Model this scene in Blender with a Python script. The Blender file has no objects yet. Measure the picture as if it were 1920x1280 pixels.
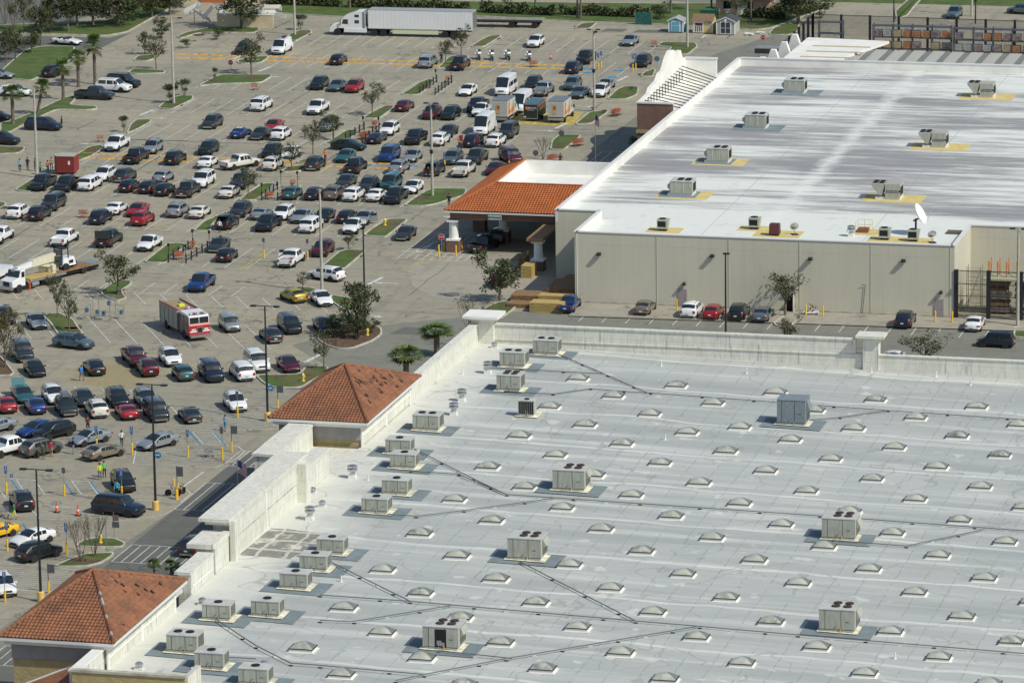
import bpy, bmesh, math, random
from mathutils import Vector, Matrix
from math import sin, cos, pi, radians, sqrt, hypot, atan2, tan
C = bpy.context.scene
col = C.collection
# ---------------- camera ----------------
cam = bpy.data.objects.new('camera', bpy.data.cameras.new('camera')); col.objects.link(cam)
A_ = Vector((0.969297, 0.245490, -0.014028)); D_ = Vector((0.042155, -0.222111, -0.974110)); F_ = Vector((-0.242250, 0.943611, -0.225640))
Rm = Matrix((A_, -D_, -F_)).transposed()
cam.matrix_world = Matrix.Translation((131, -511, 122.28)) @ Rm.to_4x4()
cam.data.sensor_width = 36; cam.data.lens = 9113.9/1920*36; cam.data.clip_start = 5; cam.data.clip_end = 6000
C.camera = cam
# ---------------- sky, sun, exposure ----------------
SUN_AZ, SUN_EL = 158.0, 46.0      # shadows fall towards SUN_AZ (degrees from +X)
W = bpy.data.worlds.new('World'); C.world = W; W.use_nodes = True
nt = W.node_tree; bg = nt.nodes['Background']; sk = nt.nodes.new('ShaderNodeTexSky')
sk.sky_type = 'NISHITA'; sk.sun_disc = False; sk.sun_elevation = radians(SUN_EL)
sun_dir = Vector((-cos(radians(SUN_AZ))*cos(radians(SUN_EL)), -sin(radians(SUN_AZ))*cos(radians(SUN_EL)), sin(radians(SUN_EL))))
sk.sun_rotation = atan2(sun_dir.x, sun_dir.y)
nt.links.new(sk.outputs[0], bg.inputs[0]); bg.inputs[1].default_value = 0.105
sl = bpy.data.lights.new('sun', 'SUN'); sl.energy = 3.5; sl.angle = radians(0.5); sl.color = (1.0, 0.965, 0.85)
so = bpy.data.objects.new('sun', sl); col.objects.link(so)
so.rotation_euler = (-sun_dir).to_track_quat('-Z', 'Y').to_euler()
C.view_settings.view_transform = 'Standard'; C.view_settings.look = 'None'; C.view_settings.exposure = 0.0; C.view_settings.gamma = 1
rnd = random.Random(7)
CARS = [
('convertible','white',-116.35,182.08,-12,'white convertible, seen side on, parked on its own',''),
('suv','black',-108.84,155.41,75,'black suv, tail towards viewer, parked on its own, uppermost such',''),
('pickup','charcoal',-96.68,138.09,-4,'charcoal pickup truck, seen side on, parked on its own',''),
('bigsuv','white',-95.97,144.44,-8,'white large suv, seen side on, left of dark green suv',''),
('bigsuv','dark green',-95.91,148.33,-12,'dark green large suv, seen side on, right of white suv',''),
('minivan','navy',-95.87,113.87,-4,'navy minivan, seen side on, parked on its own',''),
('sedan','black',-105.16,119.87,-5,'black sedan, seen side on, parked on its own',''),
('suv','black',-97.81,102.89,-5,'black suv, seen side on, parked on its own',''),
('pickup','white',-81.24,102.29,-90,'white pickup truck, nose towards viewer, parked on its own, lowest such',''),
('suv','silver',-75.66,100.87,-90,'silver suv, nose towards viewer, parked on its own, lowest such',''),
('sedan','silver',-116.41,151.89,0,'silver sedan, seen side on, parked on its own',''),
('suv','white',-109.0,138.51,0,'white suv, seen side on, parked on its own, in the main lot',''),
('pickup','black',-75.72,94.04,90,'black pickup truck, tail towards viewer, parked on its own, uppermost such',''),
('suv','black',-70.21,94.07,90,'black suv, tail towards viewer, parked on its own, lowest such',''),
('sedan','white',-65.23,92.52,90,'white sedan, tail towards viewer, parked on its own, in the main lot',''),
('suv','charcoal',-73.31,119.99,-90,'charcoal suv, nose towards viewer, parked on its own, lowest such',''),
('suv','dark green',-67.96,101.39,-90,'dark green suv, nose towards viewer, parked on its own',''),
('suv','charcoal',-87.18,179.32,-90,'charcoal suv, nose towards viewer, parked on its own, uppermost such',''),
('oldvan','white',-81.69,180.67,-90,'white work van with a ladder rack on its roof','with a ladder rack on its roof'),
('hatch','black',-70.4,172.45,90,'black hatchback, tail towards viewer, parked on its own, uppermost such',''),
('minivan','silver',-56.66,172.48,90,'silver minivan, tail towards viewer, parked on its own',''),
('suv','dark green',-67.37,152.11,-90,'dark green suv, nose towards viewer, left of grey blue sedan',''),
('sedan','grey blue',-64.38,151.19,-90,'grey blue sedan, nose towards viewer, between dark green suv and red suv',''),
('suv','red',-61.65,150.61,-90,'red suv, nose towards viewer, right of grey blue sedan',''),
('bigsuv','white',-70.62,134.39,90,'white large suv, tail towards viewer, parked on its own',''),
('pickup','white',-62.0,133.19,-90,'white pickup truck, nose towards viewer, parked on its own, uppermost such',''),
('sedan','maroon',-50.53,137.35,90,'maroon sedan, tail towards viewer, parked on its own',''),
('coupe','blue',-67.28,113.79,90,'blue coupe with white racing stripes','with white racing stripes'),
('sedan','charcoal',-64.25,113.24,-90,'charcoal sedan, nose towards viewer, between blue coupe and white suv',''),
('sedan','red',-64.28,119.33,-90,'red sedan, nose towards viewer, parked on its own',''),
('suv','white',-61.44,113.53,90,'white suv, tail towards viewer, right of charcoal sedan',''),
('suv','black',-58.9,100.96,-90,'black suv, nose towards viewer, left of white hatchback',''),
('hatch','white',-56.05,100.34,-90,'white hatchback, nose towards viewer, right of black suv',''),
('sedan','dark green',-50.01,107.11,-8,'dark green sedan, seen side on, parked on its own',''),
('suv','silver',-56.93,120.87,-90,'silver suv, nose towards viewer, parked on its own, uppermost such',''),
('coupe','navy',-47.77,113.14,90,'navy coupe, tail towards viewer, parked on its own',''),
('suv','white',-47.71,119.39,-90,'white suv, nose towards viewer, parked on its own, lowest such',''),
('pickup','black',-42.47,113.87,-90,'black pickup truck, nose towards viewer, left of white suv',''),
('sedan','teal',-48.27,99.75,-90,'teal sedan, nose towards viewer, parked on its own',''),
('pickup','off white',-60.67,92.33,55,'off white pickup truck, tail towards viewer, between white sedan and off white suv',''),
('bigsuv','blue',-42.6,100.99,-90,'blue large suv, nose towards viewer, left of silver sedan',''),
('sedan','silver',-39.49,101.32,-90,'silver sedan, nose towards viewer, right of blue suv',''),
('pickup','black',-51.5,171.49,90,'black pickup truck with a loaded open bed','with a loaded open bed'),
('suv','white',-45.25,192.55,-90,'white suv, nose towards viewer, parked on its own, uppermost such',''),
('sedan','silver',-31.43,196.24,-90,'silver sedan, nose towards viewer, parked on its own, uppermost such',''),
('pickup','black',-34.41,179.81,-90,'black pickup truck, nose towards viewer, parked on its own, uppermost such',''),
('suv','navy',-34.21,171.23,90,'navy suv, tail towards viewer, parked on its own, uppermost such',''),
('suv','black',-25.44,178.32,-90,'black suv, nose towards viewer, parked on its own, beyond the garden centre',''),
('sedan','white',-44.88,150.84,-90,'white sedan, nose towards viewer, parked on its own, in the main lot',''),
('van','white',-39.65,152.3,-90,'white tall van with passenger windows','with passenger windows'),
('suv','black',-36.91,157.63,-90,'black suv, nose towards viewer, parked on its own, in the main lot',''),
('pickup','silver',-34.17,152.66,90,'silver pickup truck, tail towards viewer, parked on its own',''),
('suv','grey blue',-31.16,157.89,-90,'grey blue suv, nose towards viewer, parked on its own, in the main lot',''),
('sedan','grey blue',-28.61,151.61,-90,'grey blue sedan, nose towards viewer, left of white suv',''),
('sedan','silver',-26.37,158.42,-90,'silver sedan, nose towards viewer, parked on its own, lowest such',''),
('suv','white',-25.91,153.06,-90,'white suv, nose towards viewer, right of grey blue sedan',''),
('pickup','black',-40.25,138.72,-90,'black pickup truck, nose towards viewer, parked on its own, second from top such',''),
('suv','dark green',-42.44,132.19,-90,'dark green suv, nose towards viewer, right of maroon suv',''),
('suv','maroon',-45.16,132.2,-90,'maroon suv, nose towards viewer, left of dark green suv',''),
('smallpickup','white',-38.86,135.47,-90,'white compact pickup, nose towards viewer, parked on its own, uppermost such',''),
('van','white',-35.01,122.19,-90,'white tall van with a tall roof and a red dot','with a tall roof and a red dot'),
('suv','white',-38.9,113.26,90,'white suv, tail towards viewer, right of black pickup',''),
('sedan','charcoal',-39.38,119.47,-90,'charcoal sedan, nose towards viewer, parked on its own, uppermost such',''),
('suv','navy',-34.16,113.0,90,'navy suv, tail towards viewer, left of white suv',''),
('suv','white',-31.2,113.71,90,'white suv, tail towards viewer, right of navy suv',''),
('bigsuv','charcoal',-31.11,120.21,-90,'charcoal large suv, nose towards viewer, right of white van',''),
('suv','grey blue',-33.74,100.58,-90,'grey blue suv, nose towards viewer, left of charcoal pickup',''),
('pickup','charcoal',-30.71,101.62,-90,'charcoal pickup truck, nose towards viewer, right of grey blue suv',''),
('bigsuv','maroon',-26.29,102.37,-58,'maroon large suv, nose towards viewer, right of charcoal pickup',''),
('sedan','maroon',-26.41,94.7,-90,'maroon sedan, nose towards viewer, right of off white pickup',''),
('pickup','off white',-30.23,93.04,90,'off white pickup truck, tail towards viewer, between charcoal suv and maroon sedan',''),
('suv','charcoal',-34.1,92.7,90,'charcoal suv with its tailgate being loaded','with its tailgate being loaded'),
('pickup','black',-15.69,47.34,82,'black pickup truck in the mouth of the drive through canopy','in the mouth of the drive through canopy'),
('suv','grey blue',-15.11,52.85,90,'grey blue suv in the shade under the tiled canopy','in the shade under the tiled canopy'),
('suv','maroon',-8.65,28.67,90,'maroon suv, tail towards viewer, parked on its own, in the main lot',''),
('sedan','taupe',11.08,17.43,90,'taupe sedan, tail towards viewer, parked on its own',''),
('suv','white',16.66,17.0,90,'white suv, tail towards viewer, left of red hatchback',''),
('hatch','red',19.27,16.41,90,'red hatchback, tail towards viewer, between white suv and black suv',''),
('suv','black',22.18,16.69,90,'black suv, tail towards viewer, between red hatchback and grey blue sedan',''),
('sedan','grey blue',24.99,16.52,90,'grey blue sedan, tail towards viewer, right of black suv',''),
('suv','navy',41.3,16.5,90,'navy suv, tail towards viewer, parked on its own, by the beige store wall',''),
('sedan','white',49.22,16.39,90,'white sedan, tail towards viewer, parked on its own, by the beige store wall',''),
('boxy','navy',52.85,7.95,178,'navy boxy car, seen side on, parked on its own',''),
('smallpickup','blue',2.29,17.16,90,'blue compact pickup with a faded rounded cab','with a faded rounded cab'),
('sedan','white',43.24,-1.99,90,'white sedan hidden behind the near parapet','hidden behind the near parapet'),
('pickup','black',-81.94,74.61,-90,'black pickup truck, nose towards viewer, left of black pickup',''),
('pickup','black',-78.5,74.22,-90,'black pickup truck, nose towards viewer, between black pickup and white minivan',''),
('minivan','white',-75.77,75.41,90,'white minivan, tail towards viewer, right of black pickup',''),
('suv','white',-75.93,81.6,-90,'white suv, nose towards viewer, left of charcoal suv',''),
('suv','charcoal',-72.99,81.45,90,'charcoal suv, tail towards viewer, right of white suv',''),
('hatch','silver',-67.85,81.7,90,'silver hatchback, tail towards viewer, parked on its own',''),
('bigsuv','white',-61.83,79.89,-90,'white large suv, nose towards viewer, parked on its own',''),
('hatch','black',-70.25,74.96,90,'black hatchback, tail towards viewer, left of black hatchback',''),
('hatch','black',-67.47,74.62,90,'black hatchback, tail towards viewer, between black hatchback and dark green hatchback',''),
('hatch','dark green',-64.92,73.43,90,'dark green hatchback, tail towards viewer, between black hatchback and charcoal pickup',''),
('pickup','charcoal',-61.81,73.5,90,'charcoal pickup truck, tail towards viewer, right of dark green hatchback',''),
('bigsuv','charcoal',-76.11,62.11,-90,'charcoal large suv, nose towards viewer, parked on its own, in the main lot',''),
('suv','white',-78.77,56.44,90,'white suv, tail towards viewer, left of black suv',''),
('suv','black',-75.72,55.73,90,'black suv, tail towards viewer, right of white suv',''),
('suv','navy',-67.29,54.98,90,'navy suv, tail towards viewer, parked on its own, lowest such',''),
('sedan','white',-67.25,60.93,90,'white sedan, tail towards viewer, left of red sedan',''),
('sedan','red',-64.27,60.44,-90,'red sedan, nose towards viewer, right of white sedan',''),
('suv','red',-61.8,55.13,90,'red suv, tail towards viewer, parked on its own',''),
('suv','silver',-59.08,60.97,90,'silver suv, tail towards viewer, left of off white sedan',''),
('sedan','off white',-56.13,60.73,90,'off white sedan, tail towards viewer, right of silver suv',''),
('pickup','white',-75.87,41.79,90,'white pickup truck, tail towards viewer, parked on its own',''),
('pickup','white',-67.44,41.83,90,'white pickup truck with a long empty bed','with a long empty bed'),
('pickup','black',-61.9,42.33,90,'black pickup truck with its canopy hatch open','with its canopy hatch open'),
('smallpickup','white',-56.18,40.88,-90,'white compact pickup, nose towards viewer, parked on its own, lowest such',''),
('pickup','blue',-42.95,20.33,-90,'blue pickup truck, nose towards viewer, parked on its own',''),
('suv','off white',-56.22,92.62,90,'off white suv, tail towards viewer, parked on its own',''),
('suv','charcoal',-50.68,93.6,90,'charcoal suv, tail towards viewer, parked on its own',''),
('pickup','black',-44.86,92.55,90,'black pickup truck, tail towards viewer, parked on its own, lowest such',''),
('suv','silver',-39.07,93.34,90,'silver suv, tail towards viewer, parked on its own',''),
('pickup','charcoal',-56.57,80.0,-90,'charcoal pickup truck, nose towards viewer, parked on its own',''),
('sedan','off white',-56.34,73.75,90,'off white sedan, tail towards viewer, parked on its own',''),
('hatch','teal',-47.99,74.17,90,'teal hatchback, tail towards viewer, left of black sedan',''),
('sedan','black',-45.1,74.63,90,'black sedan, tail towards viewer, between teal hatchback and taupe suv',''),
('suv','taupe',-42.63,75.06,90,'taupe suv, tail towards viewer, between black sedan and white suv',''),
('suv','white',-39.94,74.65,90,'white suv, tail towards viewer, between taupe suv and white sedan',''),
('sedan','white',-37.03,75.03,90,'white sedan, tail towards viewer, between white suv and black pickup',''),
('pickup','black',-34.26,74.38,-90,'black pickup truck, nose towards viewer, right of white sedan',''),
('sedan','charcoal',-43.38,82.98,-90,'charcoal sedan, nose towards viewer, left of charcoal suv',''),
('suv','charcoal',-39.75,80.85,-90,'charcoal suv, nose towards viewer, between charcoal sedan and teal minivan',''),
('minivan','teal',-37.33,82.99,-90,'teal minivan, nose towards viewer, between charcoal suv and white sedan',''),
('sedan','white',-33.81,80.95,-90,'white sedan, nose towards viewer, right of teal minivan',''),
('suv','black',-50.64,54.84,90,'black suv with its rear hatch wide open','with its rear hatch wide open'),
('suv','charcoal',-51.2,62.24,-90,'charcoal suv, nose towards viewer, left of silver coupe',''),
('coupe','silver',-48.13,61.35,90,'silver coupe, tail towards viewer, between charcoal suv and white suv',''),
('pickup','black',-45.32,55.0,-90,'black pickup truck, nose towards viewer, parked on its own, lowest such',''),
('suv','white',-45.36,61.49,-90,'white suv, nose towards viewer, between silver coupe and silver sedan',''),
('sedan','silver',-42.61,60.29,-90,'silver sedan, nose towards viewer, between white suv and dark green sedan',''),
('sedan','dark green',-39.91,61.17,-90,'dark green sedan, nose towards viewer, between silver sedan and black hatchback',''),
('minivan','white',-39.8,54.94,90,'white minivan, tail towards viewer, parked on its own',''),
('hatch','black',-36.88,60.99,90,'black hatchback, tail towards viewer, between dark green sedan and silver sedan',''),
('smallpickup','white',-34.35,55.2,-90,'white compact pickup, nose towards viewer, parked on its own, second from top such',''),
('sedan','silver',-34.52,60.74,-90,'silver sedan with its driver door open','with its driver door open'),
('sedan','charcoal',-26.97,52.54,-90,'charcoal sedan, nose towards viewer, parked on its own, second from top such',''),
('sedan','charcoal',-47.57,41.66,-90,'charcoal sedan, nose towards viewer, parked on its own, lowest such',''),
('hatch','black',-44.81,36.19,90,'black hatchback, tail towards viewer, parked on its own, lowest such',''),
('pickup','white',-36.4,35.31,90,'white pickup truck with tool bed and open door','with tool bed and open door'),
('suv','maroon',-34.33,41.5,-90,'maroon suv, nose towards viewer, parked on its own',''),
('suv','white',-29.85,27.62,158,'white suv, seen side on, parked on its own, in the slanted bays',''),
('hatch','mustard',-30.38,15.85,132,'mustard hatchback, tail towards viewer, left of white sedan',''),
('sedan','white',-26.76,15.2,-60,'white sedan, nose towards viewer, right of mustard hatchback',''),
('suv','black',-59.72,-0.73,-60,'black suv, nose towards viewer, parked on its own, uppermost such',''),
('sedan','silver',-55.35,-2.34,-60,'silver sedan, nose towards viewer, parked on its own, in the slanted bays',''),
('suv','grey blue',-47.59,-11.77,-14,'grey blue suv, seen side on, parked on its own, in the slanted bays',''),
('bigsuv','charcoal',-51.57,-17.76,-60,'charcoal large suv, nose towards viewer, parked on its own, in the slanted bays',''),
('sedan','black',-47.68,-24.44,-60,'black sedan, nose towards viewer, parked on its own',''),
('sedan','black',-41.49,-22.54,120,'black sedan, tail towards viewer, parked on its own',''),
('pickup','maroon',-38.56,-17.44,-60,'maroon pickup truck, nose towards viewer, left of white suv',''),
('suv','maroon',-35.65,-21.85,120,'maroon suv, tail towards viewer, parked on its own, in the slanted bays',''),
('suv','white',-34.64,-16.89,-60,'white suv, nose towards viewer, right of maroon pickup',''),
('hatch','teal',-31.07,-23.39,120,'teal hatchback with a white roof','with a white roof'),
('sedan','teal',-44.85,-36.05,-60,'teal sedan with its boot lid raised','with its boot lid raised'),
('suv','white',-41.47,-35.97,-60,'white suv, nose towards viewer, between teal sedan and charcoal sedan',''),
('sedan','charcoal',-37.89,-36.39,-60,'charcoal sedan, nose towards viewer, between white suv and black suv',''),
('suv','black',-34.25,-35.98,-60,'black suv, nose towards viewer, between charcoal sedan and silver suv',''),
('suv','silver',-31.21,-35.68,-60,'silver suv, nose towards viewer, right of black suv',''),
('sedan','red',-45.17,-40.6,120,'red sedan, tail towards viewer, left of blue sedan',''),
('sedan','blue',-41.93,-40.41,120,'blue sedan, tail towards viewer, between red sedan and charcoal suv',''),
('suv','charcoal',-38.38,-40.68,-60,'charcoal suv with a grey roof box','with a grey roof box'),
('suv','off white',-34.98,-40.74,120,'off white suv, tail towards viewer, between charcoal suv and red coupe',''),
('coupe','red',-31.6,-40.88,120,'red coupe, tail towards viewer, between off white suv and charcoal suv',''),
('bigsuv','charcoal',-28.31,-40.96,-60,'charcoal large suv, nose towards viewer, between red coupe and charcoal coupe',''),
('coupe','charcoal',-24.57,-41.05,120,'charcoal coupe, tail towards viewer, right of charcoal suv',''),
('sedan','silver',-42.91,-49.87,-120,'silver sedan, nose towards viewer, parked on its own, uppermost such',''),
('sedan','blue',-38.23,-50.19,-120,'blue sedan, nose towards viewer, left of black suv',''),
('suv','black',-36.13,-50.85,-120,'black suv, nose towards viewer, right of blue sedan',''),
('sedan','silver',-31.62,-52.56,-120,'silver sedan, nose towards viewer, parked on its own, second from top such',''),
('pickup','white',-38.38,-58.33,60,'white pickup truck, tail towards viewer, left of grey suv',''),
('suv','grey',-35.03,-57.83,60,'grey suv with both side doors open','with both side doors open'),
('sedan','silver',-24.21,-52.84,-120,'silver sedan, nose towards viewer, parked on its own, lowest such',''),
('sedan','tan',-28.25,-57.93,60,'tan sedan, tail towards viewer, parked on its own',''),
('suv','black',-22.4,-69.19,-60,'black suv, nose towards viewer, parked on its own, lowest such',''),
('suv','black',-29.81,-78.09,120,'black suv, tail towards viewer, parked on its own, in the slanted bays',''),
('bigsuv','navy',-19.65,-78.67,-12,'navy large suv, seen side on, parked on its own',''),
('coupe','yellow',-28.45,-89.05,-120,'yellow coupe, nose towards viewer, parked on its own',''),
('sedan','white',-24.24,-90.54,-120,'white sedan, nose towards viewer, parked on its own, in the slanted row nearest the forecourt',''),
('suv','black',-21.89,-95.33,60,'black suv, tail towards viewer, parked on its own, in the slanted row nearest the forecourt',''),
('suv','white',-21.22,-106.88,-60,'white suv, nose towards viewer, parked on its own, lowest such',''),
('suv','charcoal',-7.98,-90.42,84,'charcoal suv squeezed beside the white parapet','squeezed beside the white parapet'),
('bigsuv','navy',-28.01,-22.9,-60,'navy large suv, nose towards viewer, between teal hatchback and white minivan',''),
('boxy','silver',-33.17,0.14,-60,'silver boxy car, nose towards viewer, parked on its own',''),
('sedan','charcoal',-27.05,-3.95,120,'charcoal sedan, tail towards viewer, parked on its own',''),
('minivan','black',-26.34,0.97,-60,'black minivan, nose towards viewer, left of navy sedan',''),
('sedan','navy',-22.51,1.83,-60,'navy sedan, nose towards viewer, right of black minivan',''),
('bigsuv','white',-24.48,-17.51,-60,'white large suv, nose towards viewer, left of maroon sedan',''),
('minivan','white',-24.89,-21.77,120,'white minivan, tail towards viewer, right of navy suv',''),
('sedan','maroon',-20.98,-17.24,-60,'maroon sedan, nose towards viewer, right of white suv',''),
('suv','white',-21.37,-35.45,-60,'white suv, nose towards viewer, parked on its own, uppermost such',''),
('suv','grey blue',12.64,229.38,-90,'grey blue suv, nose towards viewer, parked on its own, beyond the garden centre',''),
('suv','grey blue',22.5,234.18,168,'grey blue suv, seen side on, parked on its own, beyond the garden centre','')]
ISL = [
('lawn',[(-118.33,158.96),(-119.88,168.67),(-120.88,175.86),(-119.58,179.52),(-114.46,180.38),(-111.09,170.14),(-110.58,158.09),(-110.8,150.53),(-116.28,152.27)]),
('strip',[(-103.49,117.27),(-102.4,120.38),(-101.76,127.39),(-101.41,137.53),(-100.47,140.26),(-99.2,136.89),(-98.5,132.45),(-94.46,132.14),(-93.55,130.3),(-94.72,129.1),(-99.1,128.84),(-99.33,126.32),(-99.83,118.39),(-99.63,111.23),(-101.02,110.52)]),
('i',[(-98.5,100.68),(-94.12,100.99),(-93.4,99.74),(-93.08,96.6),(-96.45,95.1)]),
('i',[(-101.6,169.5),(-102.28,173.87),(-100.01,175.37),(-98.77,172.21),(-99.2,169.35)]),
('i',[(-99.02,159.51),(-99.32,162.72),(-93.85,162.01),(-93.36,159.93),(-97.51,158.47)]),
('i',[(-85.36,132.21),(-85.91,136.13),(-85.68,142.28),(-83.36,142.68),(-82.51,139.76),(-82.95,131.63)]),
('i',[(-83.41,112.65),(-85.17,119.5),(-85.54,123.31),(-83.46,123.67),(-82.85,121.83),(-82.93,116.06)]),
('i',[(-85.44,94.35),(-85.19,98.45),(-85.52,102.5),(-84.09,104.59),(-83.04,102.02),(-82.82,99.32),(-82.8,96.16),(-83.27,92.94)]),
('i',[(-85.13,150.1),(-85.25,152.77),(-85.22,157.76),(-84.82,160.12),(-77.43,161.37),(-76.96,160.07),(-76.76,154.66),(-83.44,152.18)]),
('i',[(-101.91,191.35),(-101.76,195.41),(-99.11,201.47),(-91.72,201.66),(-91.04,199.73),(-90.96,196.69),(-97.01,196.2),(-99.56,195.27),(-100.63,190.06)]),
('i',[(-85.25,195.11),(-84.91,200.23),(-83.02,200.54),(-82.2,198.64),(-82.44,190.58),(-83.39,190.92)]),
('i',[(-86.16,172.1),(-85.2,175.6),(-82.58,176.61),(-82.09,175.01),(-81.9,170.6),(-85.06,169.51)]),
('i',[(-54.34,148.29),(-54.21,152.71),(-54.28,158.49),(-53.83,161.27),(-52.45,161.51),(-51.74,153.57),(-51.47,148.78)]),
('i',[(-54.57,129.66),(-54.56,134.07),(-54.11,139.61),(-52.71,139.85),(-52.22,137.44),(-52.12,130.57),(-52.72,129.5)]),
('i',[(-54.37,109.82),(-54.31,114.47),(-54.3,120.58),(-52.73,121.33),(-52.13,118.6),(-52.37,113.88),(-53.03,110.06)]),
('i',[(-54.57,91.01),(-54.48,93.64),(-52.6,95.48),(-51.86,93.73),(-51.96,91.11),(-54.04,90.0)]),
('i',[(-54.29,96.69),(-54.3,98.96),(-52.68,100.01),(-52.57,98.13),(-52.81,96.19)]),
('i',[(-54.82,189.74),(-54.85,195.49),(-54.5,200.22),(-52.75,201.1),(-52.42,199.39),(-52.67,190.1)]),
('i',[(-54.75,170.25),(-55.64,180.01),(-55.51,181.7),(-52.92,182.14),(-52.51,180.2),(-52.96,179.34),(-53.34,172.12)]),
('i',[(-24.37,149.75),(-24.7,157.87),(-24.21,160.55),(-21.97,160.41),(-20.8,154.43),(-21.49,150.25)]),
('i',[(-24.3,130.1),(-24.46,139.77),(-22.04,141.67),(-21.77,139.75),(-22.03,130.97)]),
('i',[(-23.23,111.65),(-24.49,117.84),(-24.57,122.48),(-21.44,122.56),(-21.24,120.27),(-21.23,111.56)]),
('i',[(-85.14,72.25),(-85.41,81.14),(-84.36,79.18),(-82.46,71.47)]),
('i',[(-85.63,64.68),(-83.28,64.29),(-82.72,62.75),(-82.69,59.91),(-83.8,59.71)]),
('i',[(-54.08,51.54),(-54.61,57.1),(-54.2,60.21),(-53.72,64.04),(-52.95,62.48),(-52.99,56.39),(-51.92,51.94)]),
('i',[(-54.26,32.53),(-54.73,40.92),(-54.9,43.89),(-52.78,44.28),(-52.24,42.13),(-51.39,32.7)]),
('i',[(-54.11,15.92),(-54.28,19.35),(-54.26,22.51),(-52.25,22.53),(-51.73,20.53),(-51.79,17.04),(-49.83,13.3),(-50.48,11.82),(-52.58,13.47)]),
('i',[(-56.45,2.71),(-56.04,4.11),(-54.9,4.32),(-52.26,1.52),(-50.77,-1.45),(-49.5,-3.8),(-48.36,-5.82),(-49.12,-5.33),(-51.53,-6.1),(-54.29,-0.82)]),
('mulch',[(-56.41,-13.97),(-54.42,-17.0),(-52.25,-20.56),(-49.8,-24.9),(-49.93,-26.12),(-51.82,-26.48)]),
('i',[(-54.21,70.76),(-54.56,75.66),(-54.44,82.4),(-52.99,82.66),(-52.42,80.23),(-51.95,71.58)]),
('i',[(-32.49,71.33),(-32.5,76.2),(-32.23,81.19),(-31.74,83.06),(-27.23,83.51),(-26.5,79.39),(-28.57,73.42),(-29.55,71.86)]),
('i',[(-32.48,52.56),(-32.58,57.15),(-32.15,63.1),(-29.91,63.5),(-29.55,62.78),(-29.36,53.13),(-29.46,52.35)]),
('i',[(-32.45,33.67),(-32.75,42.73),(-32.26,44.31),(-29.83,44.38),(-29.51,42.96),(-29.25,33.91),(-29.65,33.12)]),
('i',[(-32.44,22.73),(-30.7,23.06),(-27.9,20.82),(-26.18,19.09),(-24.09,18.12),(-22.86,16.99),(-21.48,13.23),(-22.2,12.09),(-23.29,12.22),(-25.34,15.18),(-27.33,18.87),(-29.82,19.09)]),
('shrubs',[(-22.42,-1.86),(-22.07,3.97),(-20.83,6.8),(-18.37,5.96),(-16.28,3.77),(-15.43,0.74),(-15.55,-2.45),(-16.73,-6.42),(-18.29,-7.03),(-20.54,-5.27)]),
('i',[(-23.75,-20.8),(-19.05,-19.49),(-19.52,-15.51),(-16.88,-15.31),(-16.37,-18.5),(-17.09,-25.56),(-20.05,-25.96),(-21.7,-24.24)]),
('i',[(-19.98,-90.99),(-19.9,-88.7),(-19.02,-87.61),(-17.07,-87.45),(-15.43,-88.94),(-15.3,-90.28),(-17.38,-90.92)]),
('i',[(-19.51,-97.8),(-19.11,-95.95),(-18.13,-93.09),(-15.47,-92.33),(-15.23,-93.4),(-15.43,-95.88),(-16.39,-97.39),(-18.85,-98.1)]),
('i',[(54.08,12.5),(53.47,17.65),(55.4,18.01),(56.19,12.6)]),
('mulch',[(26.55,14.42),(26.99,18.65),(28.6,18.65),(29.12,17.18),(28.82,12.79),(27.18,12.99)]),
('i',[(-27.13,195.11),(-27.15,198.85),(-21.99,199.17),(-20.87,195.62),(-20.82,188.77),(-24.26,188.2),(-24.74,194.44)]),
('i',[(-23.78,168.72),(-24.02,172.87),(-23.44,174.99),(-22.77,175.1),(-21.81,169.26)]),
('i',[(-43.24,208.58),(-43.24,213.98),(-40.94,215.21),(-40.67,209.01)]),
('i',[(2.59,233.23),(2.62,243.93),(3.7,251.76),(4.72,250.83),(4.84,238.9),(5.26,229.46),(4.16,225.12)]),
('i',[(-12.64,208.12),(-13.06,213.59),(-12.32,218.3),(-9.92,219.72),(-8.72,211.78),(-9.34,208.17)]),
('i',[(-6.34,10.69),(-7.59,15.52),(-6.76,19.67),(-4.38,19.54),(-3.98,16.2),(-4.25,11.09)])]
VERGE = [
[(-95.23,213.06),(-95.49,216.2),(-81.94,213.65),(-76.95,214.46),(-61.53,218.03),(-43.34,215.27),(-34.24,215.22),(-25.55,214.08),(-15.13,212.24),(-13.4,214.04),(-8.74,233.5),(-8.08,236.81),(-10.74,239.61),(-35.99,234.44),(-65.92,231.77),(-91.18,233.19),(-98.68,234.21),(-98.78,228.66)],
[(-131.97,190.43),(-119.42,190.47),(-112.85,190.54),(-110.79,194.43),(-111.3,212.56),(-111.43,226.62),(-114.17,248.81),(-122.98,247.42),(-117.55,214.75),(-117.5,204.16),(-123.32,200.6),(-134.46,197.21)]]
ROADS = [
[(-136.21,187.69),(-118.92,189.04),(-111.96,189.18),(-110.14,194.03),(-110.07,176.17),(-113.52,177.54),(-119.67,179.45),(-120.26,172.52),(-117.3,155.07),(-115.68,132.96)],
[(-137.8,196.66),(-122.95,197.04),(-122.86,204.33),(-119.27,219.87),(-124.67,241.37),(-152.79,236.88)],
[(-93.7,241.75),(-40.16,241.4),(-30.36,236.43),(-22.62,236.61),(-10.56,236.41),(-8.43,277.25),(-105.07,280.33)],
[(-102.99,219.27),(-100.11,251.05),(-91.04,264.24),(-115.06,260.46),(-112.44,232.0)]]
YELLOW = [
(-33.63,129.03),
(-34.62,138.4),
(-25.26,140.02),
(-24.44,130.22),
(-26.07,129.12)]
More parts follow.
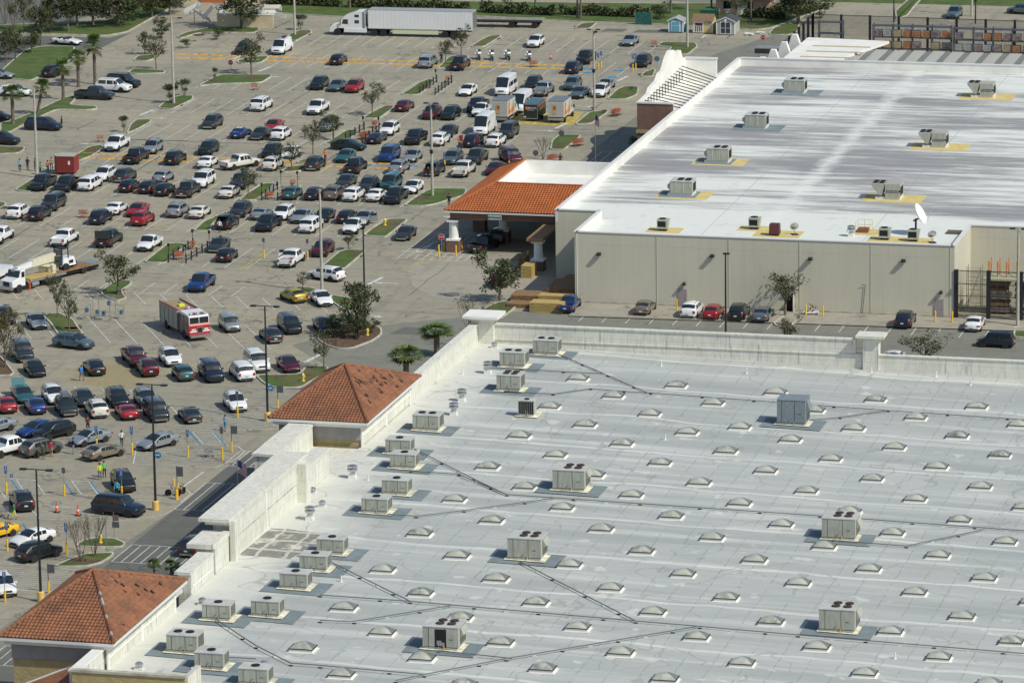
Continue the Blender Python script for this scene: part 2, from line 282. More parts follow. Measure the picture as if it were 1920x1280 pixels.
APRON = [
(-21.46,32.88),
(-22.05,36.43),
(-21.8,43.31),
(-20.79,46.02),
(-19.34,45.34),
(-17.11,45.75),
(-12.53,42.21),
(-5.41,33.44),
(1.33,22.92),
(2.65,14.06),
(-3.11,17.78),
(-8.3,18.23),
(-15.1,21.0),
(-18.62,25.62)]
TREES = [
('bare',-132.32,198.6,6.14,3.93),
('bare',-128.79,192.99,4.85,2.89),
('oak',-119.35,167.39,5.09,2.94),
('oak',-120.25,181.33,6.09,4.33),
('oak',-119.93,192.92,7.48,7.07),
('oak',-114.17,200.03,5.56,8.28),
('oak',-109.63,211.77,4.2,6.98),
('oak',-113.33,204.84,5.26,7.16),
('oak',-118.23,199.88,6.89,6.9),
('young',-101.52,175.18,3.82,3.44),
('young',-95.69,162.9,5.66,3.7),
('young',-103.8,190.03,3.81,3.51),
('bush',-84.75,136.56,2.92,2.47),
('bush',-84.6,142.23,2.56,2.18),
('bush',-84.19,114.1,2.39,1.35),
('oak',-94.2,200.74,6.96,10.03),
('bush',-84.8,200.75,2.58,2.1),
('young',-80.48,161.31,6.33,4.94),
('bush',-84.03,154.78,2.13,0.87),
('young',-53.8,132.14,5.14,3.78),
('young',-54.1,113.76,4.35,4.05),
('young',-53.76,102.88,4.94,3.63),
('young',-53.56,92.31,4.01,3.57),
('young',-54.38,183.07,4.76,3.41),
('young',-54.85,175.87,3.68,3.06),
('bare',-22.44,104.6,3.17,2.73),
('young',-51.5,15.06,6.05,5.92),
('young',-54.44,2.19,5.25,3.09),
('young',-50.74,-4.32,5.56,2.92),
('olive',-51.77,-22.56,6.59,5.9),
('young',-53.71,73.43,4.18,3.47),
('young',-30.94,21.55,2.3,2.01),
('young',-31.88,44.3,2.19,2.23),
('oak',-17.54,-1.56,6.54,4.32),
('young',-17.2,-16.46,4.6,3.04),
('oak',-6.65,19.98,6.11,5.58),
('bare',-3.21,-4.18,5.63,5.46),
('sparse',27.16,18.4,5.27,5.74),
('sparse',31.06,-0.28,4.5,3.89),
('sparse',47.15,-4.91,4.32,5.69),
('bare',-17.57,-95.82,4.4,2.99),
('bare',-16.89,-93.98,4.46,3.0),
('oak',-10.06,219.18,5.95,10.45),
('young',-21.04,225.17,4.16,4.82),
('oak',-32.22,220.21,2.69,4.07),
('bush',-13.51,222.23,2.17,3.38),
('bush',-7.52,224.77,2.09,3.05),
('sparse',-57.48,223.45,3.09,3.01),
('oak',-60.3,221.93,1.87,1.89),
('olive',-125.31,217.81,3.81,5.9),
('oak',-118.99,173.7,4.07,3.63),
('oak',-111.4,208.31,5.07,5.79),
('oak',-118.79,209.21,5.08,5.82),
('oak',-120.39,198.49,6.77,5.75),
('oak',-122.48,191.99,5.17,3.89),
('olive',-127.3,193.24,6.75,5.27),
('oak',-110.1,219.19,4.91,5.87),
('oak',-119.89,164.92,5.0,3.59),
('oak',-98.14,230.97,5.19,7.11),
('oak',-11.47,227.78,6.34,8.05),
('oak',-24.12,241.79,4.69,5.87),
('sparse',-82.34,233.51,4.06,4.73),
('oak',-45.84,239.39,5.15,5.41)]
PALMS = [
(-100.66,149.69,6.75,2.69),
(-102.32,147.16,5.09,2.69),
(-101.0,136.79,5.49,2.49),
(-101.39,116.82,5.19,2.73),
(-100.69,124.86,4.79,2.3),
(-6.64,-8.25,3.37,3.66),
(-6.6,-21.0,3.71,3.57),
(-8.53,-101.24,1.53,1.27),
(-6.98,-100.93,1.43,1.47),
(-10.91,108.17,2.02,1.58)]
TRUNKS = [
(-82.94,221.98,2.65,0.35),
(-75.67,224.24,2.48,0.35),
(-60.13,221.96,3.22,0.34),
(-52.64,222.12,3.39,0.34),
(-45.0,218.64,4.12,0.34),
(-44.38,218.22,4.2,0.34),
(-31.61,225.55,3.38,0.34),
(-25.55,227.59,3.21,0.34),
(-17.6,219.49,4.67,0.34),
(-68.81,226.43,2.31,0.35)]
HEDGES = [
((-97.5,224.49),(-84.74,223.31)),
((-83.47,223.51),(-63.48,222.48)),
((-61.55,221.73),(-49.16,220.58)),
((-48.58,221.73),(-34.25,220.92)),
((-19.68,224.34),(-12.94,222.32))]
POLES = [
('con2',-84.24,136.21,12.41),
('con2',-85.12,81.13,11.8),
('con',-84.32,196.27,13.3),
('con',-28.2,20.3,12.38),
('con',-30.53,78.31,12.14),
('con',-23.83,140.27,11.69),
('con',-22.39,195.17,12.06),
('con',53.76,18.17,11.25),
('con',15.13,230.55,10.11),
('blk1',-18.03,2.96,12.11),
('blk2',-16.36,-40.05,12.33),
('blk2',-16.57,-76.6,12.61),
('blk2',-16.76,-109.22,12.44),
('blk1',24.81,-3.29,11.76),
('short',4.18,223.06,3.66),
('short',16.8,223.59,3.4)]
SIGNS = [
('h',-33.09,-73.47,2.83),
('b',-27.18,-73.14,2.88),
('h',-21.52,-72.23,2.6),
('h0',-32.68,-72.97,1.91),
('h',-25.73,-93.46,2.82),
('h',-19.81,-93.42,3.02),
('h',-19.92,-110.04,2.87),
('sq',-17.02,-106.4,2.79),
('sq',-15.8,-72.13,3.35),
('bk',-17.12,-87.48,2.63),
('th',-16.18,-92.5,3.07),
('h',-19.89,-56.12,2.93),
('h',-25.8,-56.28,2.96),
('h',-30.3,-54.25,2.31),
('b',-19.9,-39.24,2.85),
('sq',-16.14,-53.28,2.8),
('b',-16.1,-56.59,3.45),
('sq',-16.88,-34.71,2.55),
('b',-40.71,37.94,2.5),
('b',-35.22,38.02,2.56),
('b',-47.54,42.37,1.66),
('h',-25.59,98.78,2.15),
('h',-39.54,98.55,1.8),
('h',-34.17,98.0,1.94),
('h',-31.24,174.25,2.41),
('h',-31.06,175.35,2.52),
('h',-25.75,172.97,2.67),
('h',-25.62,174.28,2.56),
('th',-18.55,-15.18,2.04),
('y',-20.35,46.1,0.99),
('y',-18.24,46.49,1.19),
('y',-20.02,42.39,1.51),
('y',-18.14,43.36,1.32),
('y',-6.5,40.23,1.24),
('y',-6.5,38.39,1.23),
('y',-9.12,48.17,0.66),
('y',-9.58,44.94,0.53),
('y',14.48,18.82,1.37),
('y',16.34,19.17,1.37),
('y',29.43,19.1,1.24),
('y',31.43,18.92,1.24),
('y',44.4,18.32,1.36),
('y',46.32,18.41,1.36),
('y',-17.83,-67.09,0.66),
('y',-15.83,-72.35,0.97),
('y',-16.25,-70.56,1.14)]
STOPS = [
(-19.26,40.97,3.15,-90),
(-83.75,161.68,1.99,-90),
(-10.14,191.91,2.74,-90),
(-22.28,100.12,2.15,90),
(-22.5,115.37,1.97,90),
(-22.74,175.69,1.9,90)]
CONES = [
(-25.79,-79.24,1.13),
(-23.37,-79.98,1.12),
(-40.24,181.63,0.9)]
HYD = [
(-17.85,-89.37),
(-17.69,-22.63),
(-16.9,-0.09),
(-31.42,58.99)]
PEOPLE = [
(-25.75,-66.52,('yellow','grey'),-60,0),
(-25.59,-65.63,('green','black'),-60,0),
(-21.83,-72.7,('cyan','navy'),-90,0),
(-28.93,-82.7,('darkgreen','yellow'),190,1),
(-41.48,-26.7,('blue','grey'),160,1),
(-33.33,-48.24,('maroon','black'),-60,0),
(-27.91,-53.34,('white','navy'),100,1),
(-31.77,-57.23,('navy','jeans'),-150,0),
(-34.1,-59.9,('olive','olive'),100,0),
(-33.66,-58.71,('red','tan'),90,0),
(-19.41,-45.07,('paleblue','jeans'),-100,1),
(-50.53,51.21,('white','black'),90,0),
(-49.36,54.72,('navy','grey'),180,0),
(-48.76,72.56,('black','grey'),-30,0),
(-35.32,110.0,('orange','navy'),-90,0),
(-34.03,89.15,('black','navy'),90,0),
(-55.23,174.86,('black','black'),-90,0),
(-35.65,140.75,('navy','black'),-90,0),
(-19.12,100.83,('charcoal','grey'),90,0),
(-88.73,84.56,('paleblue','black'),-80,0),
(-88.09,85.79,('black','black'),-100,0),
(-86.86,85.26,('charcoal','charcoal'),0,0),
(-84.68,84.16,('orange','navy'),90,0),
(-85.28,82.94,('darkgreen','black'),180,0),
(-84.93,86.35,('tan','grey'),-60,0),
(-93.69,115.29,('black','black'),180,0),
(-50.64,98.09,('orange','black'),-90,0),
(-26.66,72.04,('black','navy'),-90,0)]
MOTO = [
(-50.8,179.62),
(-48.78,179.48),
(-46.52,180.24),
(-43.12,179.73)]
CORRAL = [
((-51.36,33.48),(-51.21,42.65)),
((-49.11,33.43),(-48.82,43.09)),
((-51.36,71.74),(-51.44,78.81)),
((-49.24,71.78),(-49.13,77.8)),
((-52.12,112.92),(-51.89,121.37)),
((-49.36,111.43),(-49.57,120.96)),
((-51.7,149.62),(-51.79,159.37)),
((-49.28,149.16),(-49.54,159.3))]
CPOSTS = [
(-51.42,33.78,2.3),
(-50.47,37.4,1.45),
(-52.06,45.07,1.67),
(-49.53,43.92,1.87),
(-51.46,72.08,2.23),
(-51.44,78.81,0.91),
(-51.38,80.26,2.32),
(-49.16,80.29,2.25),
(-51.38,119.03,2.38),
(-49.17,119.02,2.37),
(-51.83,158.91,2.04),
(-49.39,158.43,2.66)]
CARTS = [
(-70.53,57.24,0,2,'o'),
(-50.69,35.16,55,2,'o'),
(-50.82,41.45,90,1,'o'),
(-76.14,148.96,0,1,'o'),
(-50.29,114.43,60,5,'o'),
(-50.69,72.57,60,2,'o'),
(-49.87,80.53,90,1,'o'),
(-41.28,174.41,10,2,'o'),
(-20.3,137.12,75,5,'o'),
(-20.39,114.57,60,4,'o'),
(-21.02,102.97,60,4,'o'),
(-27.43,194.82,0,1,'o'),
(-17.83,-55.61,20,1,'g'),
(-85.14,106.72,10,1,'o'),
(-30.31,-81.76,10,1,'g'),
(-50.19,159.64,90,1,'o'),
(-50.95,123.15,90,2,'o')]
SEMI = ((-79.04,196.89),(-56.52,198.86))
FLAT = ((-58.81,207.59),(-49.09,208.17))
FIRE = (-37.77,-2.03,-51)
CRANE = (-62.87,17.48,-116)
CRANE2 = (-61.16,24.29)
BUCKET = (-67.3,17.19,-100)
BOX = [
(-34.81,133.1,90),
(-27.03,134.04,90)]
TRAILER = (-30.79,133.84,90)
BOXF = (-34.21,139.85,-90)
SHED_RED = (-82.34,84.5,0)
SHEDS = [
(-26.98,209.04,-90),
(-22.74,209.14,-90),
(-18.99,208.75,-90)]
SKY = [
(19.35,-49.51,'domed skylight, first from left in the first row from the back parapet'),
(29.44,-49.52,'domed skylight, second from left in the first row from the back parapet'),
(39.53,-49.52,'domed skylight, third from left in the first row from the back parapet'),
(49.62,-49.53,'domed skylight, fourth from left in the first row from the back parapet'),
(59.71,-49.54,'domed skylight, fifth from left in the first row from the back parapet'),
(24.39,-55.55,'domed skylight, first from left in the second row from the back parapet'),
(34.48,-55.56,'domed skylight, second from left in the second row from the back parapet'),
(44.57,-55.57,'domed skylight, third from left in the second row from the back parapet'),
(54.66,-55.57,'domed skylight, fourth from left in the second row from the back parapet'),
(64.75,-55.58,'domed skylight, fifth from left in the second row from the back parapet'),
(19.35,-61.59,'domed skylight, first from left in the third row from the back parapet'),
(29.44,-61.6,'domed skylight, second from left in the third row from the back parapet'),
(38.93,-64.2,'domed skylight, third from left in the third row from the back parapet'),
(49.62,-61.61,'domed skylight, fourth from left in the third row from the back parapet'),
(59.71,-61.62,'domed skylight, fifth from left in the third row from the back parapet'),
(24.39,-67.63,'domed skylight, first from left in the fourth row from the back parapet'),
(34.48,-67.64,'domed skylight, second from left in the fourth row from the back parapet'),
(44.57,-67.65,'domed skylight, third from left in the fourth row from the back parapet'),
(54.66,-67.65,'domed skylight, fourth from left in the fourth row from the back parapet'),
(64.75,-67.66,'domed skylight, fifth from left in the fourth row from the back parapet'),
(19.35,-73.67,'domed skylight, first from left in the fifth row from the back parapet'),
(29.44,-73.68,'domed skylight, second from left in the fifth row from the back parapet'),
(39.53,-73.69,'domed skylight, third from left in the fifth row from the back parapet'),
(49.62,-73.69,'domed skylight, fourth from left in the fifth row from the back parapet'),
(59.71,-73.7,'domed skylight, fifth from left in the fifth row from the back parapet'),
(24.39,-79.72,'domed skylight, first from left in the sixth row from the back parapet'),
(34.48,-79.72,'domed skylight, second from left in the sixth row from the back parapet'),
(44.57,-79.73,'domed skylight, third from left in the sixth row from the back parapet'),
(54.66,-79.74,'domed skylight, fourth from left in the sixth row from the back parapet'),
(64.76,-79.74,'domed skylight, fifth from left in the sixth row from the back parapet'),
(19.35,-85.75,'domed skylight, first from left in the seventh row from the back parapet'),
(29.44,-85.76,'domed skylight, second from left in the seventh row from the back parapet'),
(39.53,-85.77,'domed skylight, third from left in the seventh row from the back parapet'),
(49.62,-85.77,'domed skylight, fourth from left in the seventh row from the back parapet'),
(59.71,-85.78,'domed skylight, fifth from left in the seventh row from the back parapet'),
(69.8,-85.79,'domed skylight, sixth from left in the seventh row from the back parapet'),
(24.39,-91.8,'domed skylight, first from left in the eighth row from the back parapet'),
(34.48,-91.8,'domed skylight, second from left in the eighth row from the back parapet'),
(44.57,-91.81,'domed skylight, third from left in the eighth row from the back parapet'),
(54.66,-91.82,'domed skylight, fourth from left in the eighth row from the back parapet'),
(64.76,-91.82,'domed skylight, fifth from left in the eighth row from the back parapet'),
(19.35,-97.83,'domed skylight, first from left in the ninth row from the back parapet'),
(29.44,-97.84,'domed skylight, second from left in the ninth row from the back parapet'),
(39.53,-97.85,'domed skylight, third from left in the ninth row from the back parapet'),
(49.62,-97.85,'domed skylight, fourth from left in the ninth row from the back parapet'),
(59.71,-97.86,'domed skylight, fifth from left in the ninth row from the back parapet'),
(69.8,-97.87,'domed skylight, sixth from left in the ninth row from the back parapet'),
(24.39,-103.88,'domed skylight, first from left in the tenth row from the back parapet'),
(34.48,-103.88,'domed skylight, second from left in the tenth row from the back parapet'),
(44.57,-103.89,'domed skylight, third from left in the tenth row from the back parapet'),
(54.67,-103.9,'domed skylight, fourth from left in the tenth row from the back parapet'),
(64.76,-103.9,'domed skylight, fifth from left in the tenth row from the back parapet'),
(19.35,-109.91,'domed skylight, first from left in the eleventh row from the back parapet'),
(29.44,-109.92,'domed skylight, second from left in the eleventh row from the back parapet'),
(39.53,-109.93,'domed skylight, third from left in the eleventh row from the back parapet'),
(49.62,-109.93,'domed skylight, fourth from left in the eleventh row from the back parapet'),
(59.71,-109.94,'domed skylight, fifth from left in the eleventh row from the back parapet'),
(69.8,-109.95,'domed skylight, sixth from left in the eleventh row from the back parapet'),
(24.39,-115.96,'domed skylight, first from left in the twelfth row from the back parapet'),
(34.48,-115.96,'domed skylight, second from left in the twelfth row from the back parapet'),
(44.57,-115.97,'domed skylight, third from left in the twelfth row from the back parapet'),
(54.67,-115.98,'domed skylight, fourth from left in the twelfth row from the back parapet'),
(64.76,-115.98,'domed skylight, fifth from left in the twelfth row from the back parapet'),
(74.85,-115.99,'domed skylight, sixth from left in the twelfth row from the back parapet'),
(19.35,-122.0,'domed skylight, first from left in the thirteenth row from the back parapet'),
(29.44,-122.0,'domed skylight, second from left in the thirteenth row from the back parapet'),
(39.53,-122.01,'domed skylight, third from left in the thirteenth row from the back parapet'),
(49.62,-122.02,'domed skylight, fourth from left in the thirteenth row from the back parapet'),
(59.71,-122.02,'domed skylight, fifth from left in the thirteenth row from the back parapet'),
(69.8,-122.03,'domed skylight, sixth from left in the thirteenth row from the back parapet'),
(24.39,-128.04,'domed skylight, first from left in the fourteenth row from the back parapet'),
(34.48,-128.05,'domed skylight, second from left in the fourteenth row from the back parapet'),
(44.58,-128.05,'domed skylight, third from left in the fourteenth row from the back parapet'),
(54.67,-128.06,'domed skylight, fourth from left in the fourteenth row from the back parapet'),
(64.76,-128.07,'domed skylight, fifth from left in the fourteenth row from the back parapet'),
(74.85,-128.07,'domed skylight, sixth from left in the fourteenth row from the back parapet'),
(19.35,-134.08,'domed skylight, first from left in the fifteenth row from the back parapet'),
(29.44,-134.08,'domed skylight, second from left in the fifteenth row from the back parapet'),
(39.53,-134.09,'domed skylight, third from left in the fifteenth row from the back parapet'),
(49.62,-134.1,'domed skylight, fourth from left in the fifteenth row from the back parapet'),
(59.71,-134.1,'domed skylight, fifth from left in the fifteenth row from the back parapet'),
(69.8,-134.11,'domed skylight, sixth from left in the fifteenth row from the back parapet'),
(24.39,-140.12,'domed skylight, first from left in the sixteenth row from the back parapet'),
(34.48,-140.13,'domed skylight, second from left in the sixteenth row from the back parapet'),
(44.58,-140.13,'domed skylight, third from left in the sixteenth row from the back parapet'),
(54.67,-140.14,'domed skylight, fourth from left in the sixteenth row from the back parapet'),
(64.76,-140.15,'domed skylight, fifth from left in the sixteenth row from the back parapet'),
(74.85,-140.15,'domed skylight, sixth from left in the sixteenth row from the back parapet'),
(19.35,-146.16,'domed skylight, first from left in the seventeenth row from the back parapet'),
(29.44,-146.16,'domed skylight, second from left in the seventeenth row from the back parapet'),
(39.53,-146.17,'domed skylight, third from left in the seventeenth row from the back parapet'),
(49.62,-146.18,'domed skylight, fourth from left in the seventeenth row from the back parapet'),
(59.71,-146.18,'domed skylight, fifth from left in the seventeenth row from the back parapet'),
(24.39,-152.2,'domed skylight, first from left in the eighteenth row from the back parapet'),
(34.49,-152.21,'domed skylight, second from left in the eighteenth row from the back parapet')]
ACS = [
('d',13.6,-40.14,8.32,2.58),
('d',11.66,-46.31,8.38,2.44),
('d2',13.79,-56.25,8.35,2.39),
('d',10.07,-73.86,8.47,2.31),
('l',17.97,-65.6,8.26,1.61),
('s',9.88,-83.15,8.5,2.41),
('s',11.75,-88.22,8.46,2.43),
('s',13.54,-97.43,8.43,2.38),
('s',13.52,-104.16,8.44,2.4),
('s',13.5,-118.3,8.47,2.36),
('s',13.56,-123.74,8.48,2.33),
('s',13.53,-129.57,8.49,2.35),
('s',10.06,-140.35,8.6,2.38),
('s',13.65,-138.16,8.51,2.3),
('d',10.19,-149.95,8.62,2.58),
('s',13.65,-153.53,8.54,2.38),
('s',18.32,-156.66,8.42,2.15),
('q',30.24,-115.33,8.04,3.0),
('q',30.17,-143.2,8.1,2.89),
('q',55.38,-101.09,7.38,2.73),
('q',60.43,-129.16,7.31,2.77),
('q',28.49,-91.63,8.04,2.93),
('t',43.46,-61.7,7.61,2.8)]
VENTS = [
(7.74,-38.21,'m'),
(9.9,-49.23,'t'),
(10.33,-61.17,'t'),
(11.0,-66.8,'t'),
(8.13,-92.52,'t'),
(6.14,-98.85,'m'),
(8.29,-103.05,'m'),
(8.47,-107.54,'t'),
(7.44,-135.88,'m'),
(8.17,-154.82,'m'),
(17.72,-151.74,'m')]
PIPES = [
[(14.69,-39.32),(27.17,-52.92)],
[(12.77,-46.93),(17.13,-46.81),(21.13,-46.44)],
[(13.44,-56.58),(18.38,-56.25),(21.42,-53.03),(24.88,-53.14),(27.57,-53.03)],
[(27.57,-53.03),(40.66,-53.2),(51.5,-53.33),(66.19,-53.15)],
[(44.87,-59.31),(47.47,-57.43),(51.5,-53.33)],
[(10.42,-80.56),(19.03,-90.08),(23.41,-94.7)],
[(12.78,-89.13),(17.36,-88.98),(23.41,-94.7),(35.82,-94.31)],
[(35.82,-94.31),(55.1,-93.75),(72.03,-93.6)],
[(14.82,-104.35),(17.45,-104.32),(21.08,-101.17),(27.93,-94.72)],
[(54.9,-101.6),(61.55,-101.63),(67.33,-94.25)],
[(30.09,-116.25),(43.75,-130.98)],
[(16.3,-130.95),(24.14,-130.65),(43.75,-130.98),(49.21,-131.0),(57.53,-131.13),(77.44,-131.12)],
[(13.86,-120.5),(24.14,-130.65)],
[(18.45,-138.22),(21.26,-137.72),(27.84,-130.9)],
[(29.0,-152.66),(30.76,-150.51),(36.01,-144.43),(49.21,-131.0)],
[(30.12,-143.83),(36.47,-144.29)],
[(22.06,-150.48),(30.76,-150.51)],
[(10.1,-140.5),(15.49,-146.7),(19.62,-150.58),(22.06,-150.48)],
[(14.05,-150.52),(16.59,-150.24)]]
PATCH = [
(5.8,-120.39),
(5.88,-116.33),
(5.93,-111.28),
(7.48,-111.05),
(8.8,-111.35),
(11.44,-111.49),
(11.51,-114.67),
(10.9,-117.55),
(10.41,-120.37),
(7.82,-120.24)]
B2AC = [
(8.44,119.59),
(8.4,93.54),
(8.35,70.08),
(8.35,48.9)]
B2V = [
(33.74,120.67),
(33.27,84.53),
(33.2,51.08)]
B2S = [
('u',10.7,28.26),
('u',20.97,31.07),
('m',23.99,27.94),
('v',32.74,29.54),
('u',36.83,27.86),
('u',40.21,27.58),
('h',33.69,31.54),
('d',26.17,29.25),
('d',42.47,27.69),
('D',39.88,31.76),
('k',44.18,33.16)]
JOINTS = [
2.25,
11.67,
20.09,
28.31,
36.52,
45.6]
VP = [
(7.59,-50.4),
(9.71,-92.85),
(13.1,-38.57),
(16.73,-125.91),
(26.0,-41.02),
(32.85,-70.27),
(34.98,-41.67),
(47.04,-37.55),
(53.64,-37.47),
(57.58,-40.06),
(66.3,-134.83)]

# ---------------- materials ----------------
MATS = {}
def mat(name, c=(.5,.5,.5), rough=.6, metal=0.0, coat=0.0, noise=0.0, nscale=3.0, c2=None, stretch=None, bump=0.0, bscale=20.0, spec=.5, alpha=1.0, det=6):
    if name in MATS: return MATS[name]
    m = bpy.data.materials.new(name); m.use_nodes = True; n = m.node_tree.nodes; L = m.node_tree.links
    b = n['Principled BSDF']; b.inputs['Roughness'].default_value = rough; b.inputs['Metallic'].default_value = metal
    b.inputs['Coat Weight'].default_value = coat; b.inputs['Specular IOR Level'].default_value = spec
    b.inputs['Base Color'].default_value = (*c, 1); m.diffuse_color = (*c, 1)
    g = n.new('ShaderNodeNewGeometry')
    src = g.outputs['Position']
    if stretch:
        mp = n.new('ShaderNodeMapping'); mp.inputs['Scale'].default_value = stretch; L.new(src, mp.inputs[0]); src = mp.outputs[0]
    if noise or c2:
        t = n.new('ShaderNodeTexNoise'); t.inputs['Scale'].default_value = nscale; t.inputs['Detail'].default_value = det; L.new(src, t.inputs[0])
        r = n.new('ShaderNodeValToRGB'); r.color_ramp.elements[0].position = .35; r.color_ramp.elements[1].position = .68
        k = noise
        r.color_ramp.elements[0].color = (*[max(0, v*(1-k)) for v in c], 1)
        r.color_ramp.elements[1].color = (*(c2 if c2 else [min(1, v*(1+k)) for v in c]), 1)
        L.new(t.outputs[0], r.inputs[0]); L.new(r.outputs[0], b.inputs['Base Color'])
    if bump:
        t = n.new('ShaderNodeTexNoise'); t.inputs['Scale'].default_value = bscale; t.inputs['Detail'].default_value = 4; L.new(g.outputs['Position'], t.inputs[0])
        bp = n.new('ShaderNodeBump'); bp.inputs['Strength'].default_value = bump; bp.inputs['Distance'].default_value = .1
        L.new(t.outputs[0], bp.inputs['Height']); L.new(bp.outputs[0], b.inputs['Normal'])
    MATS[name] = m; return m
def nodes_mat(name, build, rough=.85):
    m = bpy.data.materials.new(name); m.use_nodes = True; nt_ = m.node_tree; b = nt_.nodes['Principled BSDF']
    b.inputs['Roughness'].default_value = rough
    build(nt_, b); MATS[name] = m; return m
class NT:
    def __init__(s, nt_): s.nt = nt_; s.geo = nt_.nodes.new('ShaderNodeNewGeometry').outputs['Position']
    def new(s, t, **k):
        n = s.nt.nodes.new(t)
        for a, v in k.items(): setattr(n, a, v)
        return n
    def ln(s, a, b): s.nt.links.new(a, b)
    def mapped(s, scale=(1,1,1), rot=0, loc=(0,0,0)):
        m = s.new('ShaderNodeMapping'); m.inputs['Scale'].default_value = scale; m.inputs['Rotation'].default_value = (0,0,rot); m.inputs['Location'].default_value = loc
        s.ln(s.geo, m.inputs[0]); return m.outputs[0]
    def noise(s, vec, sc, det=6, rgh=.55):
        n = s.new('ShaderNodeTexNoise'); n.inputs['Scale'].default_value = sc; n.inputs['Detail'].default_value = det; n.inputs['Roughness'].default_value = rgh
        s.ln(vec, n.inputs[0]); return n.outputs[0]
    def ramp(s, v, a, b, ca=(0,0,0), cb=(1,1,1)):
        r = s.new('ShaderNodeValToRGB'); e = r.color_ramp.elements; e[0].position = a; e[1].position = b; e[0].color = (*ca,1); e[1].color = (*cb,1); s.ln(v, r.inputs[0]); return r.outputs[0]
    def mix(s, f, a, b, mode='MIX'):
        m = s.new('ShaderNodeMix', data_type='RGBA', blend_type=mode)
        for i, v in ((0, f), (6, a), (7, b)):
            if isinstance(v, (int, float)): m.inputs[i].default_value = v
            elif isinstance(v, tuple): m.inputs[i].default_value = (*v, 1)
            else: s.ln(v, m.inputs[i])
        return m.outputs[2]
    def math(s, op, a, b=None):
        m = s.new('ShaderNodeMath', operation=op)
        for i, v in ((0, a), (1, b)):
            if v is None: continue
            if isinstance(v, (int, float)): m.inputs[i].default_value = v
            else: s.ln(v, m.inputs[i])
        return m.outputs[0]
    def sep(s, vec):
        x = s.new('ShaderNodeSeparateXYZ'); s.ln(vec, x.inputs[0]); return x.outputs
    def line(s, coord, period, width, off=0.0):   # 1 on thin lines every period
        f = s.math('FRACT', s.math('DIVIDE', s.math('ADD', coord, 1000*period+off), period))
        return s.math('LESS_THAN', f, width/period)
def asphalt(nm, base, dark, tan_):
    def bld(nt_, b):
        t = NT(nt_)
        big = t.noise(t.mapped((.35, 1, 1)), .045, 5); sm = t.noise(t.geo, .9, 8, .65); fine = t.noise(t.geo, 9, 5, .7)
        c = t.mix(t.ramp(big, .38, .62), base, tan_)
        c = t.mix(t.math('MULTIPLY', t.ramp(sm, .48, .75), .5), c, dark); c = t.mix(t.math('MULTIPLY', t.ramp(t.noise(t.mapped((1,.12,1),0,(3,7,0)), .5, 6, .65), .52, .7), .42), c, dark)
        # tyre rubbed lanes and drips
        lane = t.noise(t.mapped((.05, .9, 1)), .6, 4); c = t.mix(t.math('MULTIPLY', t.ramp(lane, .5, .72), .35), c, dark)
        st = t.noise(t.geo, .33, 3, .4); c = t.mix(t.math('MULTIPLY', t.ramp(st, .66, .72), .6), c, dark)
        v = t.new('ShaderNodeTexVoronoi', feature='DISTANCE_TO_EDGE'); v.inputs['Scale'].default_value = .075
        w = t.new('ShaderNodeVectorMath', operation='ADD'); n2 = t.new('ShaderNodeTexNoise'); n2.inputs['Scale'].default_value = .5; t.ln(t.geo, n2.inputs[0])
        t.ln(t.geo, w.inputs[0]); sc_ = t.new('ShaderNodeVectorMath', operation='SCALE'); sc_.inputs[3].default_value = 5.0; t.ln(n2.outputs['Color'], sc_.inputs[0]); t.ln(sc_.outputs[0], w.inputs[1]); t.ln(w.outputs[0], v.inputs[0])
        crack = t.math('LESS_THAN', v.outputs[0], .009); gate = t.ramp(t.noise(t.geo, .06, 2), .48, .52)
        c = t.mix(t.math('MULTIPLY', crack, t.math('MULTIPLY', gate, .5)), c, (.05,.05,.048))
        c = t.mix(t.math('MULTIPLY', t.ramp(fine, .4, .7), .18), c, (.42,.41,.36))
        if nm == 'lot_pavement':
            dv = t.new('ShaderNodeVectorMath', operation='DISTANCE'); t.ln(t.mapped((1,.9,0)), dv.inputs[0]); dv.inputs[1].default_value = (-39,-21,0)
            mk = t.ramp(t.math('ADD', t.math('MULTIPLY', dv.outputs['Value'], -.11), t.math('ADD', .72, t.noise(t.geo, .35, 5, .6))), .5, .85); c = t.mix(t.math('MULTIPLY', mk, .6), c, (.3,.235,.1))
        t.ln(c, b.inputs['Base Color'])
    return nodes_mat(nm, bld, .9)
ASPH = asphalt('lot_pavement', (.285,.265,.203), (.13,.125,.1), (.355,.318,.23))
ASPD = asphalt('dark_asphalt', (.105,.11,.1), (.07,.075,.07), (.125,.127,.11))
ASPM = asphalt('mid_asphalt', (.185,.187,.155), (.1,.104,.09), (.215,.21,.165))
CONC = asphalt('apron_concrete', (.33,.305,.245), (.2,.185,.15), (.37,.34,.27))
def grass_b(nt_, b):
    t = NT(nt_); c = t.mix(t.ramp(t.noise(t.geo, .5, 5), .4, .65), (.052,.098,.014), (.095,.145,.025))
    c = t.mix(t.math('MULTIPLY', t.ramp(t.noise(t.geo, .14, 3), .52, .68), .75), c, (.14,.115,.045)); c = t.mix(t.math('MULTIPLY', t.ramp(t.noise(t.geo, 7, 4, .7), .45, .7), .5), c, (.035,.06,.016)); t.ln(c, b.inputs['Base Color'])
GRASS = nodes_mat('grass_turf', grass_b, .95)
MULCH = mat('mulch', (.12,.075,.045), .95, noise=.5, nscale=4)
KERB = mat('kerb_concrete', (.46,.44,.37), .9, noise=.25, nscale=1.2)
LINE = mat('line_paint', (.62,.62,.58), .8, noise=.3, nscale=2.5, c2=(.74,.74,.7))
YEL = mat('yellow_paint', (.78,.42,.05), .7, noise=.25, nscale=3)
YELF = mat('faded_yellow_paint', (.45,.36,.1), .85, noise=.3, nscale=1.5, c2=(.55,.44,.13))
